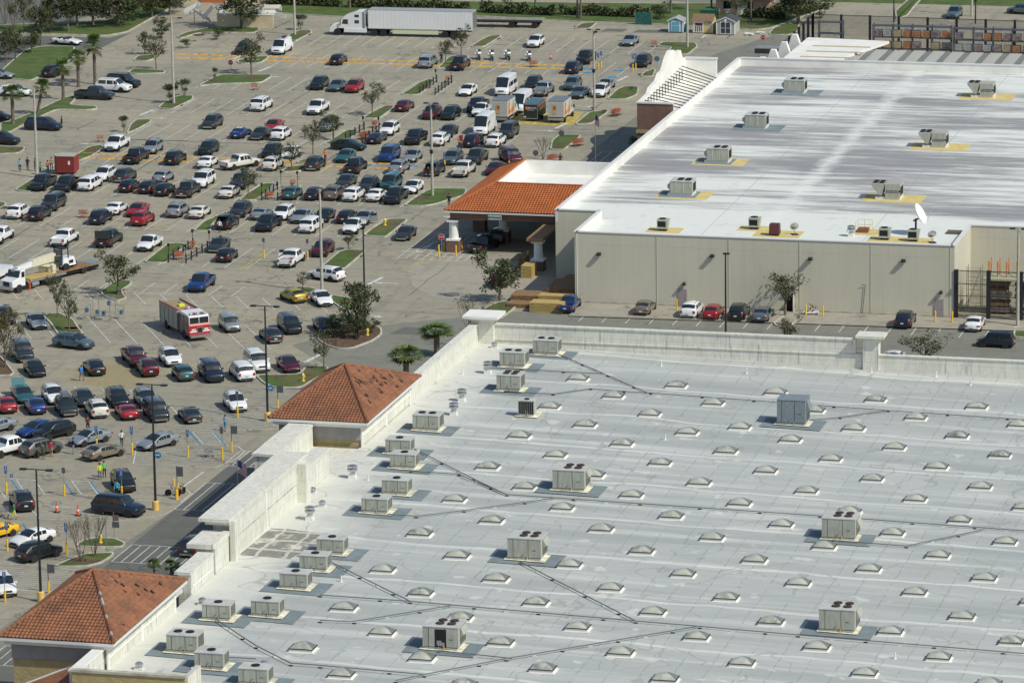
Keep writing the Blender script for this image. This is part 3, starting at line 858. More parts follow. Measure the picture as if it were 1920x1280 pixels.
BLUEP = mat('blue_paint', (.05,.25,.45), .8, noise=.4, nscale=2)
def roof1(nt_, b):
    t = NT(nt_); x, y, z = t.sep(t.geo)
    c = t.mix(t.ramp(t.noise(t.mapped((.12, 1, 1)), .22, 6), .35, .65), (.375,.393,.372), (.49,.508,.475))
    streak = t.ramp(t.noise(t.mapped((.035, .8, 1), .035), .55, 6, .6), .5, .68); c = t.mix(t.math('MULTIPLY', streak, .7), c, (.68,.69,.65)); c = t.mix(t.math('MULTIPLY', t.ramp(t.noise(t.mapped((.1,1.2,1),.04,(5,2,0)), .4, 7, .65), .55, .7), .35), c, (.32,.34,.33))
    # sheet laps along Y (long joints) and end laps
    wob = t.math('MULTIPLY', t.noise(t.geo, .3, 3), .5)
    l1 = t.line(t.math('ADD', x, wob), 2.5, .11); c = t.mix(t.math('MULTIPLY', t.math('MULTIPLY', l1, t.ramp(t.noise(t.geo, 1.1, 3), .4, .55)), .55), c, (.2,.22,.22))
    l2 = t.line(t.math('ADD', y, t.math('MULTIPLY', t.noise(t.mapped((.2, .2, 1)), .35, 3), 3.5)), 12.3, .55); c = t.mix(t.math('MULTIPLY', l2, .7), c, (.74,.74,.69))
    cell = t.new('ShaderNodeTexBrick'); cell.inputs['Scale'].default_value = 1; cell.inputs['Mortar Size'].default_value = 0; cell.inputs['Brick Width'].default_value = 12.3; cell.inputs['Row Height'].default_value = 2.5
    cell.inputs['Color1'].default_value = (0,0,0,1); cell.inputs['Color2'].default_value = (1,1,1,1); t.ln(t.mapped((1,1,1), pi/2), cell.inputs[0]); c = t.mix(t.math('MULTIPLY', cell.outputs[0], .3), c, (.34,.37,.365))
    dirt = t.ramp(t.noise(t.geo, .16, 7, .65), .6, .8); c = t.mix(t.math('MULTIPLY', dirt, .4), c, (.42,.39,.3))
    left = t.ramp(t.math('ADD', t.math('MULTIPLY', t.math('SUBTRACT', x, 14), -.12), t.math('SUBTRACT', t.noise(t.geo, .25, 5), .5)), .0, .6); c = t.mix(t.math('MULTIPLY', left, .75), c, (.69,.69,.62))
    fine = t.noise(t.geo, 2.2, 6, .7); c = t.mix(t.math('MULTIPLY', t.ramp(fine, .5, .75), .22), c, (.3,.3,.28)); rg = t.math('LESS_THAN', t.math('ABSOLUTE', t.math('SUBTRACT', t.noise(t.geo, .11, 3, .45), .53)), .0045); c = t.mix(t.math('MULTIPLY', rg, .4), c, (.27,.26,.22)); sp = t.ramp(t.noise(t.geo, 1.3, 3, .5), .7, .74); c = t.mix(t.math('MULTIPLY', sp, .35), c, (.25,.24,.2)); wp = t.ramp(t.noise(t.geo, .45, 4, .5), .66, .7); c = t.mix(t.math('MULTIPLY', wp, .5), c, (.72,.72,.67))
    t.ln(c, b.inputs['Base Color'])
ROOF1 = nodes_mat('grey_white_membrane', roof1, .7)
def roof2(nt_, b):
    t = NT(nt_); x, y, z = t.sep(t.geo)
    st = t.noise(t.mapped((.1, 1, 1), .01), .75, 10, .7); big = t.noise(t.mapped((.35, 1, 1)), .07, 5)
    edge = t.math('MULTIPLY', t.math('LESS_THAN', x, 3), 1)
    e2 = t.ramp(t.math('MULTIPLY', t.math('ADD', x, 13), .09), 0, 1); f = t.math('ADD', st, t.math('MULTIPLY', t.math('SUBTRACT', big, .5), 1.3)); f = t.math('MULTIPLY', f, e2)
    yy = t.ramp(t.math('MULTIPLY', t.math('SUBTRACT', y, 36), .12), 0, 1); f = t.math('MULTIPLY', f, yy)
    c = t.mix(t.ramp(f, .38, .62), (.72,.74,.69), (.3,.3,.3))
    rdg = t.math('ABSOLUTE', t.math('ADD', t.math('SUBTRACT', x, 22.0), t.math('MULTIPLY', t.math('SUBTRACT', t.noise(t.geo, .4, 4), .5), 3.0))); c = t.mix(t.math('MULTIPLY', t.ramp(t.math('MULTIPLY', t.math('ADD', rdg, t.math('MULTIPLY', t.noise(t.mapped((.3,1.5,1)), .9, 6, .7), 1.6)), .25), .25, .6, (1,1,1), (0,0,0)), .8), c, (.76,.78,.73))
    bk = t.new('ShaderNodeTexBrick'); bk.offset = .37; bk.inputs['Scale'].default_value = 1; bk.inputs['Mortar Size'].default_value = 0; bk.inputs['Brick Width'].default_value = 9.0; bk.inputs['Row Height'].default_value = .95; bk.inputs['Color1'].default_value = (0,0,0,1); bk.inputs['Color2'].default_value = (1,1,1,1); wv = t.new('ShaderNodeVectorMath', operation='ADD'); t.ln(t.geo, wv.inputs[0]); nn_ = t.new('ShaderNodeTexNoise'); nn_.inputs['Scale'].default_value = .25; t.ln(t.geo, nn_.inputs[0]); sc2 = t.new('ShaderNodeVectorMath', operation='MULTIPLY'); sc2.inputs[1].default_value = (9,.35,0); t.ln(nn_.outputs['Color'], sc2.inputs[0]); t.ln(sc2.outputs[0], wv.inputs[1]); t.ln(wv.outputs[0], bk.inputs[0]); c = t.mix(t.math('MULTIPLY', t.math('POWER', bk.outputs[0], 2), t.math('MULTIPLY', t.ramp(f, .3, .5), .55)), c, (.25,.235,.24)); wl = t.ramp(t.noise(t.mapped((.12,3.5,1)), .6, 5, .7), .62, .68); c = t.mix(t.math('MULTIPLY', wl, .6), c, (.74,.76,.71))
    l1 = t.line(x, 19.0, .09, 3.5); c = t.mix(t.math('MULTIPLY', l1, .6), c, (.3,.3,.3))
    l3 = t.line(y, 1.9, .05); c = t.mix(t.math('MULTIPLY', l3, .07), c, (.25,.25,.25)); c = t.mix(t.math('MULTIPLY', t.ramp(t.noise(t.geo, .5, 6, .7), .58, .7), .3), c, (.26,.23,.23))
    t.ln(c, b.inputs['Base Color'])
ROOF2 = nodes_mat('streaked_white_membrane', roof2, .7)
def stucco_stain(nt_, b):
    t = NT(nt_); x, y, z = t.sep(t.geo); c = t.mix(t.ramp(t.noise(t.mapped((1.6,1.6,.5)), 1.1, 8, .7), .45, .75), (.70,.69,.61), (.5,.5,.44))
    c = t.mix(t.ramp(t.noise(t.geo, .5, 4), .5, .66), c, (.62,.61,.53)); c = t.mix(t.math('MULTIPLY', t.ramp(t.noise(t.mapped((2.5,2.5,.25)), 1.2, 5), .58, .7), .7), c, (.25,.25,.24))
    c = t.mix(t.math('MULTIPLY', t.line(z, 1.22, .05, .3), .35), c, (.3,.3,.28)); c = t.mix(t.math('MULTIPLY', t.line(t.math('ADD', x, y), 2.44, .06, .3), .3), c, (.3,.3,.28)); t.ln(c, b.inputs['Base Color'])
STAIN = nodes_mat('weathered_white_stucco', stucco_stain, .85)
WHITE = mat('white_stucco', (.78,.77,.72), .8, noise=.06, nscale=.6)
WCAP = mat('white_metal_cap', (.7,.7,.68), .5)
def taupe_b(nt_, b):
    t = NT(nt_); x, y, z = t.sep(t.geo); c = t.mix(t.ramp(t.noise(t.mapped((1,1,.25)), .35, 5), .35, .65), (.55,.525,.415), (.585,.56,.45)); c = t.mix(t.math('MULTIPLY', t.ramp(t.noise(t.mapped((2,2,.06)), 1.4, 5, .6), .5, .72), .22), c, (.36,.34,.27))
    c = t.mix(t.math('MULTIPLY', t.ramp(t.math('ADD', t.math('MULTIPLY', z, -.35), t.noise(t.geo, .8, 4)), .3, .6), .5), c, (.5,.4,.24)); c = t.mix(t.math('MULTIPLY', t.ramp(t.noise(t.geo, .22, 3), .6, .64), .12), c, (.68,.65,.53)); t.ln(c, b.inputs['Base Color'])
TAUPE = nodes_mat('taupe_wall', taupe_b, .85)
TAUPJ = mat('joint_taupe', (.5,.47,.38), .85)
TAN = mat('tan_wall', (.42,.34,.17), .9, noise=.1, nscale=2, bump=.5, bscale=4)
TANG = mat('grey_band_wall', (.3,.29,.27), .9, noise=.1, nscale=1)
BROWN = mat('brown_wall', (.2,.115,.085), .85, noise=.1, nscale=.8)
CREAM = mat('cream_render', (.62,.52,.34), .85, noise=.1, nscale=.6); ORNG = mat('orange_render', (.5,.16,.06), .85, noise=.1); PINK = mat('pink_render', (.55,.37,.27), .85, noise=.1)
def tile_m(nm, a, b_, c3):
    def bld(nt_, b):
        t = NT(nt_); v = t.new('ShaderNodeTexVoronoi'); v.inputs['Scale'].default_value = 2.6; t.ln(t.geo, v.inputs[0])
        s_ = t.sep(v.outputs['Color']); c = t.mix(t.ramp(s_[0], .1, .9), a, b_); c = t.mix(t.math('MULTIPLY', t.ramp(t.noise(t.geo, .5, 6, .65), .45, .7), .75), c, c3)
        c = t.mix(t.math('MULTIPLY', t.ramp(t.noise(t.geo, 2.2, 5, .7), .6, .75), .8), c, (.05,.04,.03)); t.ln(c, b.inputs['Base Color'])
    return nodes_mat(nm, bld, .8)
TILE1 = tile_m('weathered_clay_tile', (.3,.125,.06), (.225,.095,.05), (.11,.06,.037))
TILE2 = tile_m('bright_clay_tile', (.44,.13,.034), (.37,.11,.03), (.28,.09,.03))
METAL = mat('galvanised_metal', (.5,.52,.52), .35, .8, noise=.1, nscale=3); DMETAL = mat('dark_bronze_metal', (.03,.032,.035), .5, .3)
BLACK = mat('black_plastic', (.012,.013,.014), .6); RUBBER = mat('tyre_rubber', (.02,.02,.02), .85); RIM = mat('alloy_rim', (.5,.51,.52), .35, .25)
CAB = mat('cabinet_beige', (.39,.4,.34), .6, noise=.13, nscale=1.8, stretch=(2,2,.5)); CABT = mat('cabinet_top', (.5,.51,.48), .6, noise=.12, nscale=1); CABG = mat('cabinet_blue_grey', (.2,.24,.26), .6, noise=.1)
DARKH = mat('dark_recess', (.012,.012,.012), .9); PADG = mat('grey_blue_pad', (.19,.235,.25), .85, noise=.12, nscale=.8); PADY = mat('ochre_pad', (.62,.5,.2), .85, noise=.1, nscale=1)
RUST = mat('rust_brown', (.05,.03,.025), .8); GLASS = mat('car_glass', (.015,.022,.025), .08, 0, .5, spec=.8)
LAMPW = mat('headlamp_lens', (.7,.72,.75), .15, .2, 1); LAMPR = mat('tail_lamp_lens', (.35,.01,.012), .25, 0, 1); PLATE = mat('plate_white', (.65,.65,.62), .5); CHROME = mat('chrome', (.6,.6,.6), .2, 1)
CONP = mat('pole_concrete', (.42,.41,.35), .85, noise=.12, nscale=1.5); WOOD = mat('fresh_lumber', (.46,.33,.12), .8, noise=.3, nscale=2.5, stretch=(.3,4,6)); WOODD = mat('brown_lumber', (.25,.15,.07), .85, noise=.3, nscale=3)
DOME_M = None
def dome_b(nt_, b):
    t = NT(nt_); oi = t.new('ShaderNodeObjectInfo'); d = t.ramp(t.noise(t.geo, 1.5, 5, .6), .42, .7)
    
    tc = t.new('ShaderNodeTexCoord').outputs['Object']; ox, oy, oz = t.sep(tc); e = t.math('ADD', t.math('MULTIPLY', t.math('ADD', ox, t.math('MULTIPLY', t.math('ABSOLUTE', ox), .35)), .8), t.math('MULTIPLY', t.math('ADD', oy, .1), 1.15)); e = t.ramp(t.math('ADD', e, t.math('MULTIPLY', t.noise(t.geo, 2.5, 4), .35)), .38, .8)  # paints shade into the dome colour: right side and see-through far side darker
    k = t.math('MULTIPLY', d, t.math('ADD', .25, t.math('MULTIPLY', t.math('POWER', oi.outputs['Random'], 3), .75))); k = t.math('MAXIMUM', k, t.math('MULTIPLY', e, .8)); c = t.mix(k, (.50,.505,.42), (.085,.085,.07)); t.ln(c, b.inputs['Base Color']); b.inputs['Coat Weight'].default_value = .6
DOME_M = nodes_mat('aged_shaded_acrylic', dome_b, .35)
BARK = mat('bark', (.16,.13,.1), .9, noise=.3, nscale=6); LEAF = {}
for nm, c, c2 in (('oak_leaf', (.038,.054,.02), (.11,.128,.052)), ('young_leaf', (.055,.07,.03), (.15,.16,.078)), ('olive_leaf', (.07,.075,.03), (.15,.13,.06)), ('palm_leaf', (.06,.11,.02), (.17,.23,.06)), ('bush_leaf', (.03,.055,.02), (.1,.13,.05))):
    LEAF[nm] = mat(nm, c, .55, c2=c2, noise=.2, nscale=1.6, spec=.3)
PAINT = {}
for nm, c, mt in (('white', (.78,.79,.79), 0), ('off white', (.66,.65,.58), 0), ('silver', (.36,.4,.42), .5), ('grey', (.14,.14,.13), .4), ('charcoal', (.035,.043,.048), .3), ('black', (.008,.011,.014), .1), ('navy', (.008,.018,.04), .2), ('blue', (.008,.045,.19), .2), ('grey blue', (.13,.19,.22), .5), ('teal', (.03,.13,.14), .3), ('dark green', (.008,.022,.022), .3), ('red', (.33,.012,.018), .1), ('maroon', (.09,.008,.018), .2), ('taupe', (.2,.18,.15), .4), ('tan', (.3,.26,.19), .5), ('yellow', (.8,.46,.01), 0), ('mustard', (.42,.33,.015), .2)):
    PAINT[nm] = mat('paint_'+nm.replace(' ', '_'), c, .32, mt, .8, noise=.03, nscale=.4)
CLOTH = {}
for nm, c in dict(yellow=(.6,.75,.03), green=(.12,.5,.16), cyan=(.03,.42,.55), darkgreen=(.02,.25,.08), blue=(.02,.2,.55), maroon=(.1,.015,.03), white=(.7,.7,.7), navy=(.015,.02,.04), olive=(.08,.08,.035), red=(.5,.03,.05), paleblue=(.2,.4,.55), black=(.015,.015,.016), orange=(.85,.2,.03), charcoal=(.04,.04,.04), tan=(.35,.25,.15), grey=(.16,.16,.16), jeans=(.12,.25,.4)).items():
    CLOTH[nm] = mat('cloth_'+nm, c, .9, noise=.1, nscale=5)
SKIN = mat('skin', (.4,.22,.14), .6); HAIR = mat('hair', (.03,.02,.015), .8)
# ---------------- mesh helpers ----------------
class MB:
    def __init__(s): s.v = []; s.f = []; s.m = []; s.mats = []
    def mi(s, m):
        if m not in s.mats: s.mats.append(m)
        return s.mats.index(m)
    def add(s, vs, fs, m, xf=None):
        o = len(s.v); s.v += [tuple(xf @ Vector(p)) if xf else tuple(p) for p in vs]; k = s.mi(m)
        s.f += [tuple(i+o for i in f) for f in fs]; s.m += [k]*len(fs); return s
    def box(s, x0, x1, y0, y1, z0, z1, m, xf=None, taper=None):
        vs = [(x,y,z) for z in (z0,z1) for y in (y0,y1) for x in (x0,x1)]
        if taper:
            cx, cy = (x0+x1)/2, (y0+y1)/2; vs = [(cx+(x-cx)*(taper if z == z1 else 1), cy+(y-cy)*(taper if z == z1 else 1), z) for x,y,z in vs]
        return s.add(vs, [(0,2,3,1),(4,5,7,6),(0,1,5,4),(2,6,7,3),(0,4,6,2),(1,3,7,5)], m, xf)
    def tube(s, p, q, r, m, n=8, r2=None, cap=True):
        p, q = Vector(p), Vector(q); d = (q-p); 
        if d.length < 1e-6: return s
        d.normalize(); a = d.orthogonal().normalized(); b = d.cross(a); r2 = r if r2 is None else r2
        vs = [p+(a*cos(t)+b*sin(t))*r for t in [2*pi*i/n for i in range(n)]]+[q+(a*cos(t)+b*sin(t))*r2 for t in [2*pi*i/n for i in range(n)]]
        fs = [(i, (i+1)%n, n+(i+1)%n, n+i) for i in range(n)]
        if cap: fs += [tuple(range(n-1,-1,-1)), tuple(range(n, 2*n))]
        return s.add(vs, fs, m)
    def path(s, pts, r, m, n=6):
        for a, b in zip(pts, pts[1:]): s.tube(a, b, r, m, n)
        return s
    def lathe(s, prof, c, m, n=14, xf=None):
        vs = [(c[0]+r*cos(2*pi*i/n), c[1]+r*sin(2*pi*i/n), c[2]+z) for r, z in prof for i in range(n)]
        fs = [(j*n+i, j*n+(i+1)%n, (j+1)*n+(i+1)%n, (j+1)*n+i) for j in range(len(prof)-1) for i in range(n)]
        fs += [tuple(range(n-1,-1,-1)), tuple((len(prof)-1)*n+i for i in range(n))]
        return s.add(vs, fs, m, xf)
    def prism(s, pts, z0, z1, m, xf=None):
        n = len(pts); area = sum(pts[i][0]*pts[(i+1)%n][1]-pts[(i+1)%n][0]*pts[i][1] for i in range(n))
        if area < 0: pts = pts[::-1]
        vs = [(p[0],p[1],z0) for p in pts]+[(p[0],p[1],z1) for p in pts]
        return s.add(vs, [tuple(range(n-1,-1,-1)), tuple(range(n,2*n))]+[(i,(i+1)%n,n+(i+1)%n,n+i) for i in range(n)], m, xf)
    def side(s, pts, y0, y1, m, xf=None):       # polygon in x,z extruded along y
        n = len(pts); area = sum(pts[i][0]*pts[(i+1)%n][1]-pts[(i+1)%n][0]*pts[i][1] for i in range(n))
        if area < 0: pts = pts[::-1]
        vs = [(p[0],y0,p[1]) for p in pts]+[(p[0],y1,p[1]) for p in pts]
        return s.add(vs, [tuple(range(n)), tuple(range(2*n-1,n-1,-1))]+[(i,n+i,n+(i+1)%n,(i+1)%n) for i in range(n)], m, xf)
    def mesh(s, name, smooth=None, bevel=0):
        me = bpy.data.meshes.new(name); me.from_pydata(s.v, [], s.f)
        for m in s.mats: me.materials.append(m)
        me.polygons.foreach_set('material_index', s.m)
        if smooth is not None or bevel:
            bm = bmesh.new(); bm.from_mesh(me)
            if smooth is not None: bmesh.ops.remove_doubles(bm, verts=bm.verts, dist=1e-4); bmesh.ops.recalc_face_normals(bm, faces=bm.faces)
            if bevel: bmesh.ops.bevel(bm, geom=bm.edges[:], offset=bevel, segments=1, affect='EDGES', clamp_overlap=True)
            if smooth is not None:
                for f in bm.faces: f.smooth = True
                for e in bm.edges: e.smooth = len(e.link_faces) == 2 and e.calc_face_angle(0) < smooth
            bm.to_mesh(me); bm.free()
        me.update(); return me
    def obj(s, name, parent=None, loc=None, rz=None, smooth=None, bevel=0, **k):
        return link(name, s.mesh(name, smooth, bevel), parent, loc, rz, **k)
def tag(o, label=None, cat=None, group=None, kind=None):
    for a, b in (('label', label), ('category', cat), ('group', group), ('kind', kind)):
        if b: o[a] = b
    return o
def link(name, me, parent=None, loc=None, rz=None, **k):
    o = bpy.data.objects.new(name, me); col.objects.link(o)
    if parent: o.parent = parent
    if loc is not None: o.location = loc
    if rz is not None: o.rotation_euler = (0,0,rz)
    return tag(o, **k)
def empty(name, loc=(0,0,0), rz=0, **k): return link(name, None, None, loc, rz, **k)
def copy_tree(o, loc, rz=None, scale=None, **k):
    def rec(a, par):
        c = a.copy(); col.objects.link(c)
        if par: c.parent = par
        for ch in a.children: rec(ch, c)
        return c
    c = rec(o, None); c.location = loc
    if rz is not None: c.rotation_euler = (0,0,rz)
    if scale is not None: c.scale = scale if isinstance(scale, tuple) else (scale,)*3
    return tag(c, **k)
class Protos:      # build once, first use moves the original, later uses copy it
    def __init__(s): s.d = {}
    def get(s, key, build, loc, rz=0, scale=None, **k):
        if key not in s.d:
            o = build(); s.d[key] = o; o.location = loc; o.rotation_euler = (0,0,rz)
            if scale is not None: o.scale = scale if isinstance(scale, tuple) else (scale,)*3
            return tag(o, **k)
        return copy_tree(s.d[key], loc, rz, scale if scale is not None else 1, **k)
P = Protos()
ORD = ['first','second','third','fourth','fifth','sixth','seventh','eighth','ninth','tenth','eleventh','twelfth','thirteenth','fourteenth','fifteenth','sixteenth','seventeenth','eighteenth','nineteenth','twentieth','twenty first','twenty second','twenty third','twenty fourth','twenty fifth','twenty sixth']
def rz1(x, y): return 8.6-.0252*(x-5.66)-.0019*(y+81.56)      # roof fall of the near store
# ---------------- ground ----------------
def sheet(name, pts, z, m, **k):
    mb = MB(); n = len(pts); a = sum(pts[i][0]*pts[(i+1)%n][1]-pts[(i+1)%n][0]*pts[i][1] for i in range(n))
    if a < 0: pts = pts[::-1]
    mb.add([(p[0],p[1],z) for p in pts], [tuple(range(n))], m)
    o = mb.obj(name, kind='structure', **k)
    bm = bmesh.new(); bm.from_mesh(o.data); bmesh.ops.triangulate(bm, faces=bm.faces); bm.to_mesh(o.data); bm.free(); return o
sheet('ground', [(-3000,-1500),(3000,-1500),(3000,4500),(-3000,4500)], 0, ASPH)
sheet('far_ground', [(-600,236),(600,246),(600,3000),(-600,3000)], .004, GRASS)
for i, p in enumerate(ROADS): sheet('road', p, .008+.004*i, ASPD if i < 2 else ASPM)
seam = MB(); rs = random.Random(5)
for k in range(46):
    x, y, ang, L_ = rs.uniform(-92,-16), rs.uniform(20,205), (pi/2 if rs.random() < .6 else rs.uniform(0,.2)), rs.uniform(5,22); q = [(x+cos(ang)*L_*j/6+rs.uniform(-.18,.18), y+sin(ang)*L_*j/6+rs.uniform(-.18,.18)) for j in range(7)]
    for (xa,ya), (xb,yb) in zip(q, q[1:]): 
        d = Vector((xb-xa,yb-ya)).normalized(); nn = Vector((-d.y,d.x))*rs.uniform(.03,.075); seam.add([(xa-nn.x,ya-nn.y,.017),(xb-nn.x,yb-nn.y,.017),(xb+nn.x,yb+nn.y,.017),(xa+nn.x,ya+nn.y,.017)], [(0,1,2,3)], mat('tar_seal',(.05,.05,.046),.8))
seam.obj('tar_seams', kind='structure')
sheet('side_lane', [(-22,-200),(7,-200),(7,-38),(-4,-30),(-12,-42),(-14,-60)], .006, ASPM)
sheet('store_lane', [(-14.9,-200),(6,-200),(6,-36),(-12.5,-36),(-13.8,-48),(-14.8,-60)], .012, ASPD)
for p in (((-38.7,207.3),(-35.2,207.3),(-34.9,210),(-38.2,210)),((-33.6,207),(-26,207.5),(-26,210),(-33.2,209.6)),((-14.8,1.5),(-9,1.5),(-8,5),(-14,5)),((-18.6,-26),(-13.5,-26),(-13.2,-22),(-18.2,-22))): sheet('road_patch', list(p), .014, ASPD)
sheet('side_parking', [(-24,-6),(-20,3),(-12,9),(-2,16),(200,18.4),(200,-60),(-6,-30)], .006, ASPM)
sheet('road', [(-56,62),(-44,62)] and [(-16.5,72),(-12,72),(-10,150),(-4,205),(-10,215),(-17,190),(-17.5,110)], .006, ASPM)
sheet('concrete_apron', APRON, .016, CONC)
sheet('pavement', [(3,13.6),(120,18.2),(120,21.2),(3,20.6)], .12, CONC)
def kerbed(pts, kind):
    n = len(pts); a = sum(pts[i][0]*pts[(i+1)%n][1]-pts[(i+1)%n][0]*pts[i][1] for i in range(n))
    if a < 0: pts = pts[::-1]
    # round the corners a little
    q = []
    for i in range(n):
        p0, p1, p2 = Vector(pts[i-1]), Vector(pts[i]), Vector(pts[(i+1)%n])
        d0, d2 = (p0-p1), (p2-p1); r = min(1.0, d0.length*.35, d2.length*.35)
        a0 = p1+d0.normalized()*r; a2 = p1+d2.normalized()*r
        for t in (0,.33,.67,1): q.append(a0*(1-t)**2+p1*2*t*(1-t)+a2*t*t)
    n = len(q); c = sum(q, Vector((0,0)))/n
    def inset(d):
        out = []
        for i in range(n):
            e = (q[(i+1)%n]-q[i-1]); e.normalize() if e.length > 0 else None
            out.append(q[i]+Vector((-e.y, e.x))*d)
        return out
    k = MB(); inn = inset(.2)
    vs = [(p.x,p.y,0) for p in q]+[(p.x,p.y,.15) for p in q]+[(p.x,p.y,.15) for p in inn]+[(p.x,p.y,.03) for p in inn]
    k.add(vs, [(i+j*n,(i+1)%n+j*n,(i+1)%n+(j+1)*n,i+(j+1)*n) for j in range(3) for i in range(n)], KERB)
    k.obj('kerb', kind='structure')
    g = MB(); gi = inset(.19); g.add([(p.x,p.y,.11) for p in gi], [tuple(range(n))], MULCH if kind in ('mulch','shrubs') else GRASS)
    o = g.obj('planting_bed' if kind in ('mulch','shrubs') else 'lawn', kind='structure')
    bm = bmesh.new(); bm.from_mesh(o.data); bmesh.ops.triangulate(bm, faces=bm.faces); bm.to_mesh(o.data); bm.free()
    if kind == 'i':      # mulch ring patch sheets
        for _ in range(1 if n < 30 else 2):
            p = q[rnd.randrange(n)]*.45+c*.55; r = rnd.uniform(.5, 1.1)
            sheet('mulch_patch', [(p.x+r*1.2*cos(t)*rnd.uniform(.7,1.2), p.y+r*sin(t)*rnd.uniform(.7,1.2)) for t in [i*pi/5 for i in range(10)]], .118, MULCH)
for kd, p in ISL: kerbed(p, kd)
for p in VERGE: kerbed(p, 'verge')
# ---------------- painted markings ----------------
ln = MB()
def pline(x0, y0, x1, y1, w=.11, m=LINE, z=.022, mb=None):
    d = Vector((x1-x0, y1-y0)); d.normalize(); n_ = Vector((-d.y, d.x))*w/2
    (mb or ln).add([(x0-n_.x,y0-n_.y,z),(x1-n_.x,y1-n_.y,z),(x1+n_.x,y1+n_.y,z),(x0+n_.x,y0+n_.y,z)], [(0,1,2,3)], m)
def stalls(yc, half, k0, k1, skip=()):
    for k in range(k0, k1):
        if k in skip: continue
        x = -74.1+2.76*k; pline(x, yc-half, x+rnd.uniform(-.05,.05), yc+half)
stalls(193.6, 5.9, -3, 18); stalls(174, 5.9, -3, 18); stalls(154.5, 5.9, -4, 18); stalls(135, 5.9, -4, 17); stalls(115.5, 5.9, -4, 17)
stalls(96.5, 5.9, -4, 16); stalls(76.5, 5.9, -4, 17); stalls(57, 5.9, -4, 16); stalls(37.5, 5.9, -6, 15); 
for k in range(-12, 14): pline(-74.1+2.76*k, 16.7, -74.1+2.76*k, 22.2)
pline(-100, 16.6, -36, 16.6)
for k in range(-6, 4): pline(-96, 96+k*0, -96, 96, .1)
for k in range(0, 9): pline(-100+.0*k, 100+2.9*k-14, -93.5, 100+2.9*k-14)
a60 = radians(-60); ux, uy = cos(a60), sin(a60)
def slant(x, y, L, n, sx, dirx=ux, diry=uy):
    for k in range(n): pline(x+k*sx, y, x+k*sx+dirx*L, y+diry*L)
slant(-100, 16.4, 6.4, 24, 3.13); slant(-104, 2.5, 12.9, 24, 3.13); slant(-104, -29.5, 5.9, 23, 3.13); slant(-104+2.9, -34.6, 5.9, 24, 3.13)
slant(-75, -52.5, 6.0, 16, 3.13, cos(radians(240)), sin(radians(240))); slant(-75, -83, 6.0, 15, 3.13, cos(radians(240)), sin(radians(240)))
slant(-70, -70, 6.0, 12, 3.13); slant(-72, -104, 6.0, 15, 3.13)
for k in range(-1, 40): pline(7.4+2.72*k, 11.5, 7.4+2.72*k, 17.9)
# striped fire lanes by the near store
def hatch(x0, x1, y0, y1, step, ang=None, w=.1):
    pline(x0, y0, x1, y0); pline(x0, y1, x1, y1)
    x = x0
    while x <= x1+.01: pline(x, y0, x, y1, w); x += step
hatch(-14.8, 4.5, -95.2, -89.1, .95); hatch(-14.9, 4.5, -76.0, -65.6, .95); hatch(-15.4, 4.0, -58.8, -52.6, .95); hatch(-15.1, 4, -129, -123.2, .95); hatch(-15.2, 4, -42, -36, 1.1)
hatch(-24.8, -16.4, 40.6, 57, 1.05); hatch(-16, -4.5, 100, 112, 1.3)
def outline(pts, fill=0, ang=0):
    for p, q in zip(pts, pts[1:]): pline(*p, *q, .12)
    if fill:
        x0, x1, y0, y1, st_ = fill; y = y0
        while y <= y1: pline(x0+(y-y0)*-.45, y, x1-(abs(y-(y0+y1)/2)*.6), y-.9, .08); y += st_
outline([(-14.9,-76.2),(-15.3,-78.2),(-17.8,-80.9),(-21.8,-81.6),(-26.6,-81.9),(-29.5,-77.5),(-16,-76.8)], (-27.5,-16.5,-81,-77,.62)); outline([(-27,-51),(-22.8,-51.0),(-18.2,-50.7),(-16.1,-51.1),(-14.9,-53),(-14.8,-55.9),(-15.8,-59.6),(-24.5,-59.8),(-27,-51)], (-24.5,-15.6,-58.8,-51.2,.62)); outline([(-22.3,-67.9),(-19.1,-67.7),(-16.2,-68.3),(-15.1,-70),(-15.1,-73.5),(-22,-73.2)], (-22.5,-15.4,-73,-68.3,.62))
outline([(-23.6,-36.1),(-20,-34.8),(-16.5,-34),(-14.6,-36),(-13.8,-43),(-20.7,-45.1),(-24.5,-45)], (-22.5,-15,-44.5,-36,.62)); outline([(-26,-98),(-20,-97.8),(-16,-99),(-14.8,-102),(-15,-106),(-24,-106)], (-25,-15.5,-105.5,-98.5,.62))
for x0, x1, y0, y1 in ((-34.1,-32.1,-68,-73),(-28.4,-26.6,-67.5,-72.5),(-36,-34,-98,-103),(-22.7,-20.5,-46,-51)):
    outline([(x0,y0),(x1,y0),(x1+2.8,y1),(x0+2.8,y1),(x0,y0)])
    for k in range(1,9): pline(x0+.31*k, y0+(y1-y0)*k/9, x1+.31*k, y0+(y1-y0)*k/9, .07)
pline(-16.7,-67.6,-16.5,-61.5,.2)
def arrow(x, y, h, L=3.2):
    c_, s_ = cos(radians(h)), sin(radians(h)); tr = lambda u, v: (x+u*c_-v*s_, y+u*s_+v*c_, .022)
    ln.add([tr(-L/2,-.12),tr(L*.1,-.12),tr(L*.1,.12),tr(-L/2,.12)], [(0,1,2,3)], LINE); ln.add([tr(L*.1,-.45),tr(L/2,0),tr(L*.1,.45)], [(0,1,2)], LINE)
for p in ((-27,162,180),(-27,125,0),(-26,144,0),(-83,125,0),(-86,105,180),(-24.5,66,180),(-24,85,0),(-22.5,27,180),(-19,10,-30),(-21,-2,160),(-77,160,0),(-86,172,180),(-62,206,0),(-24,45,0),(-86,62,0),(-90,48,180),(12,226,0),(9,217,180),(-19,183,0),(-22,205,90)): arrow(*p)
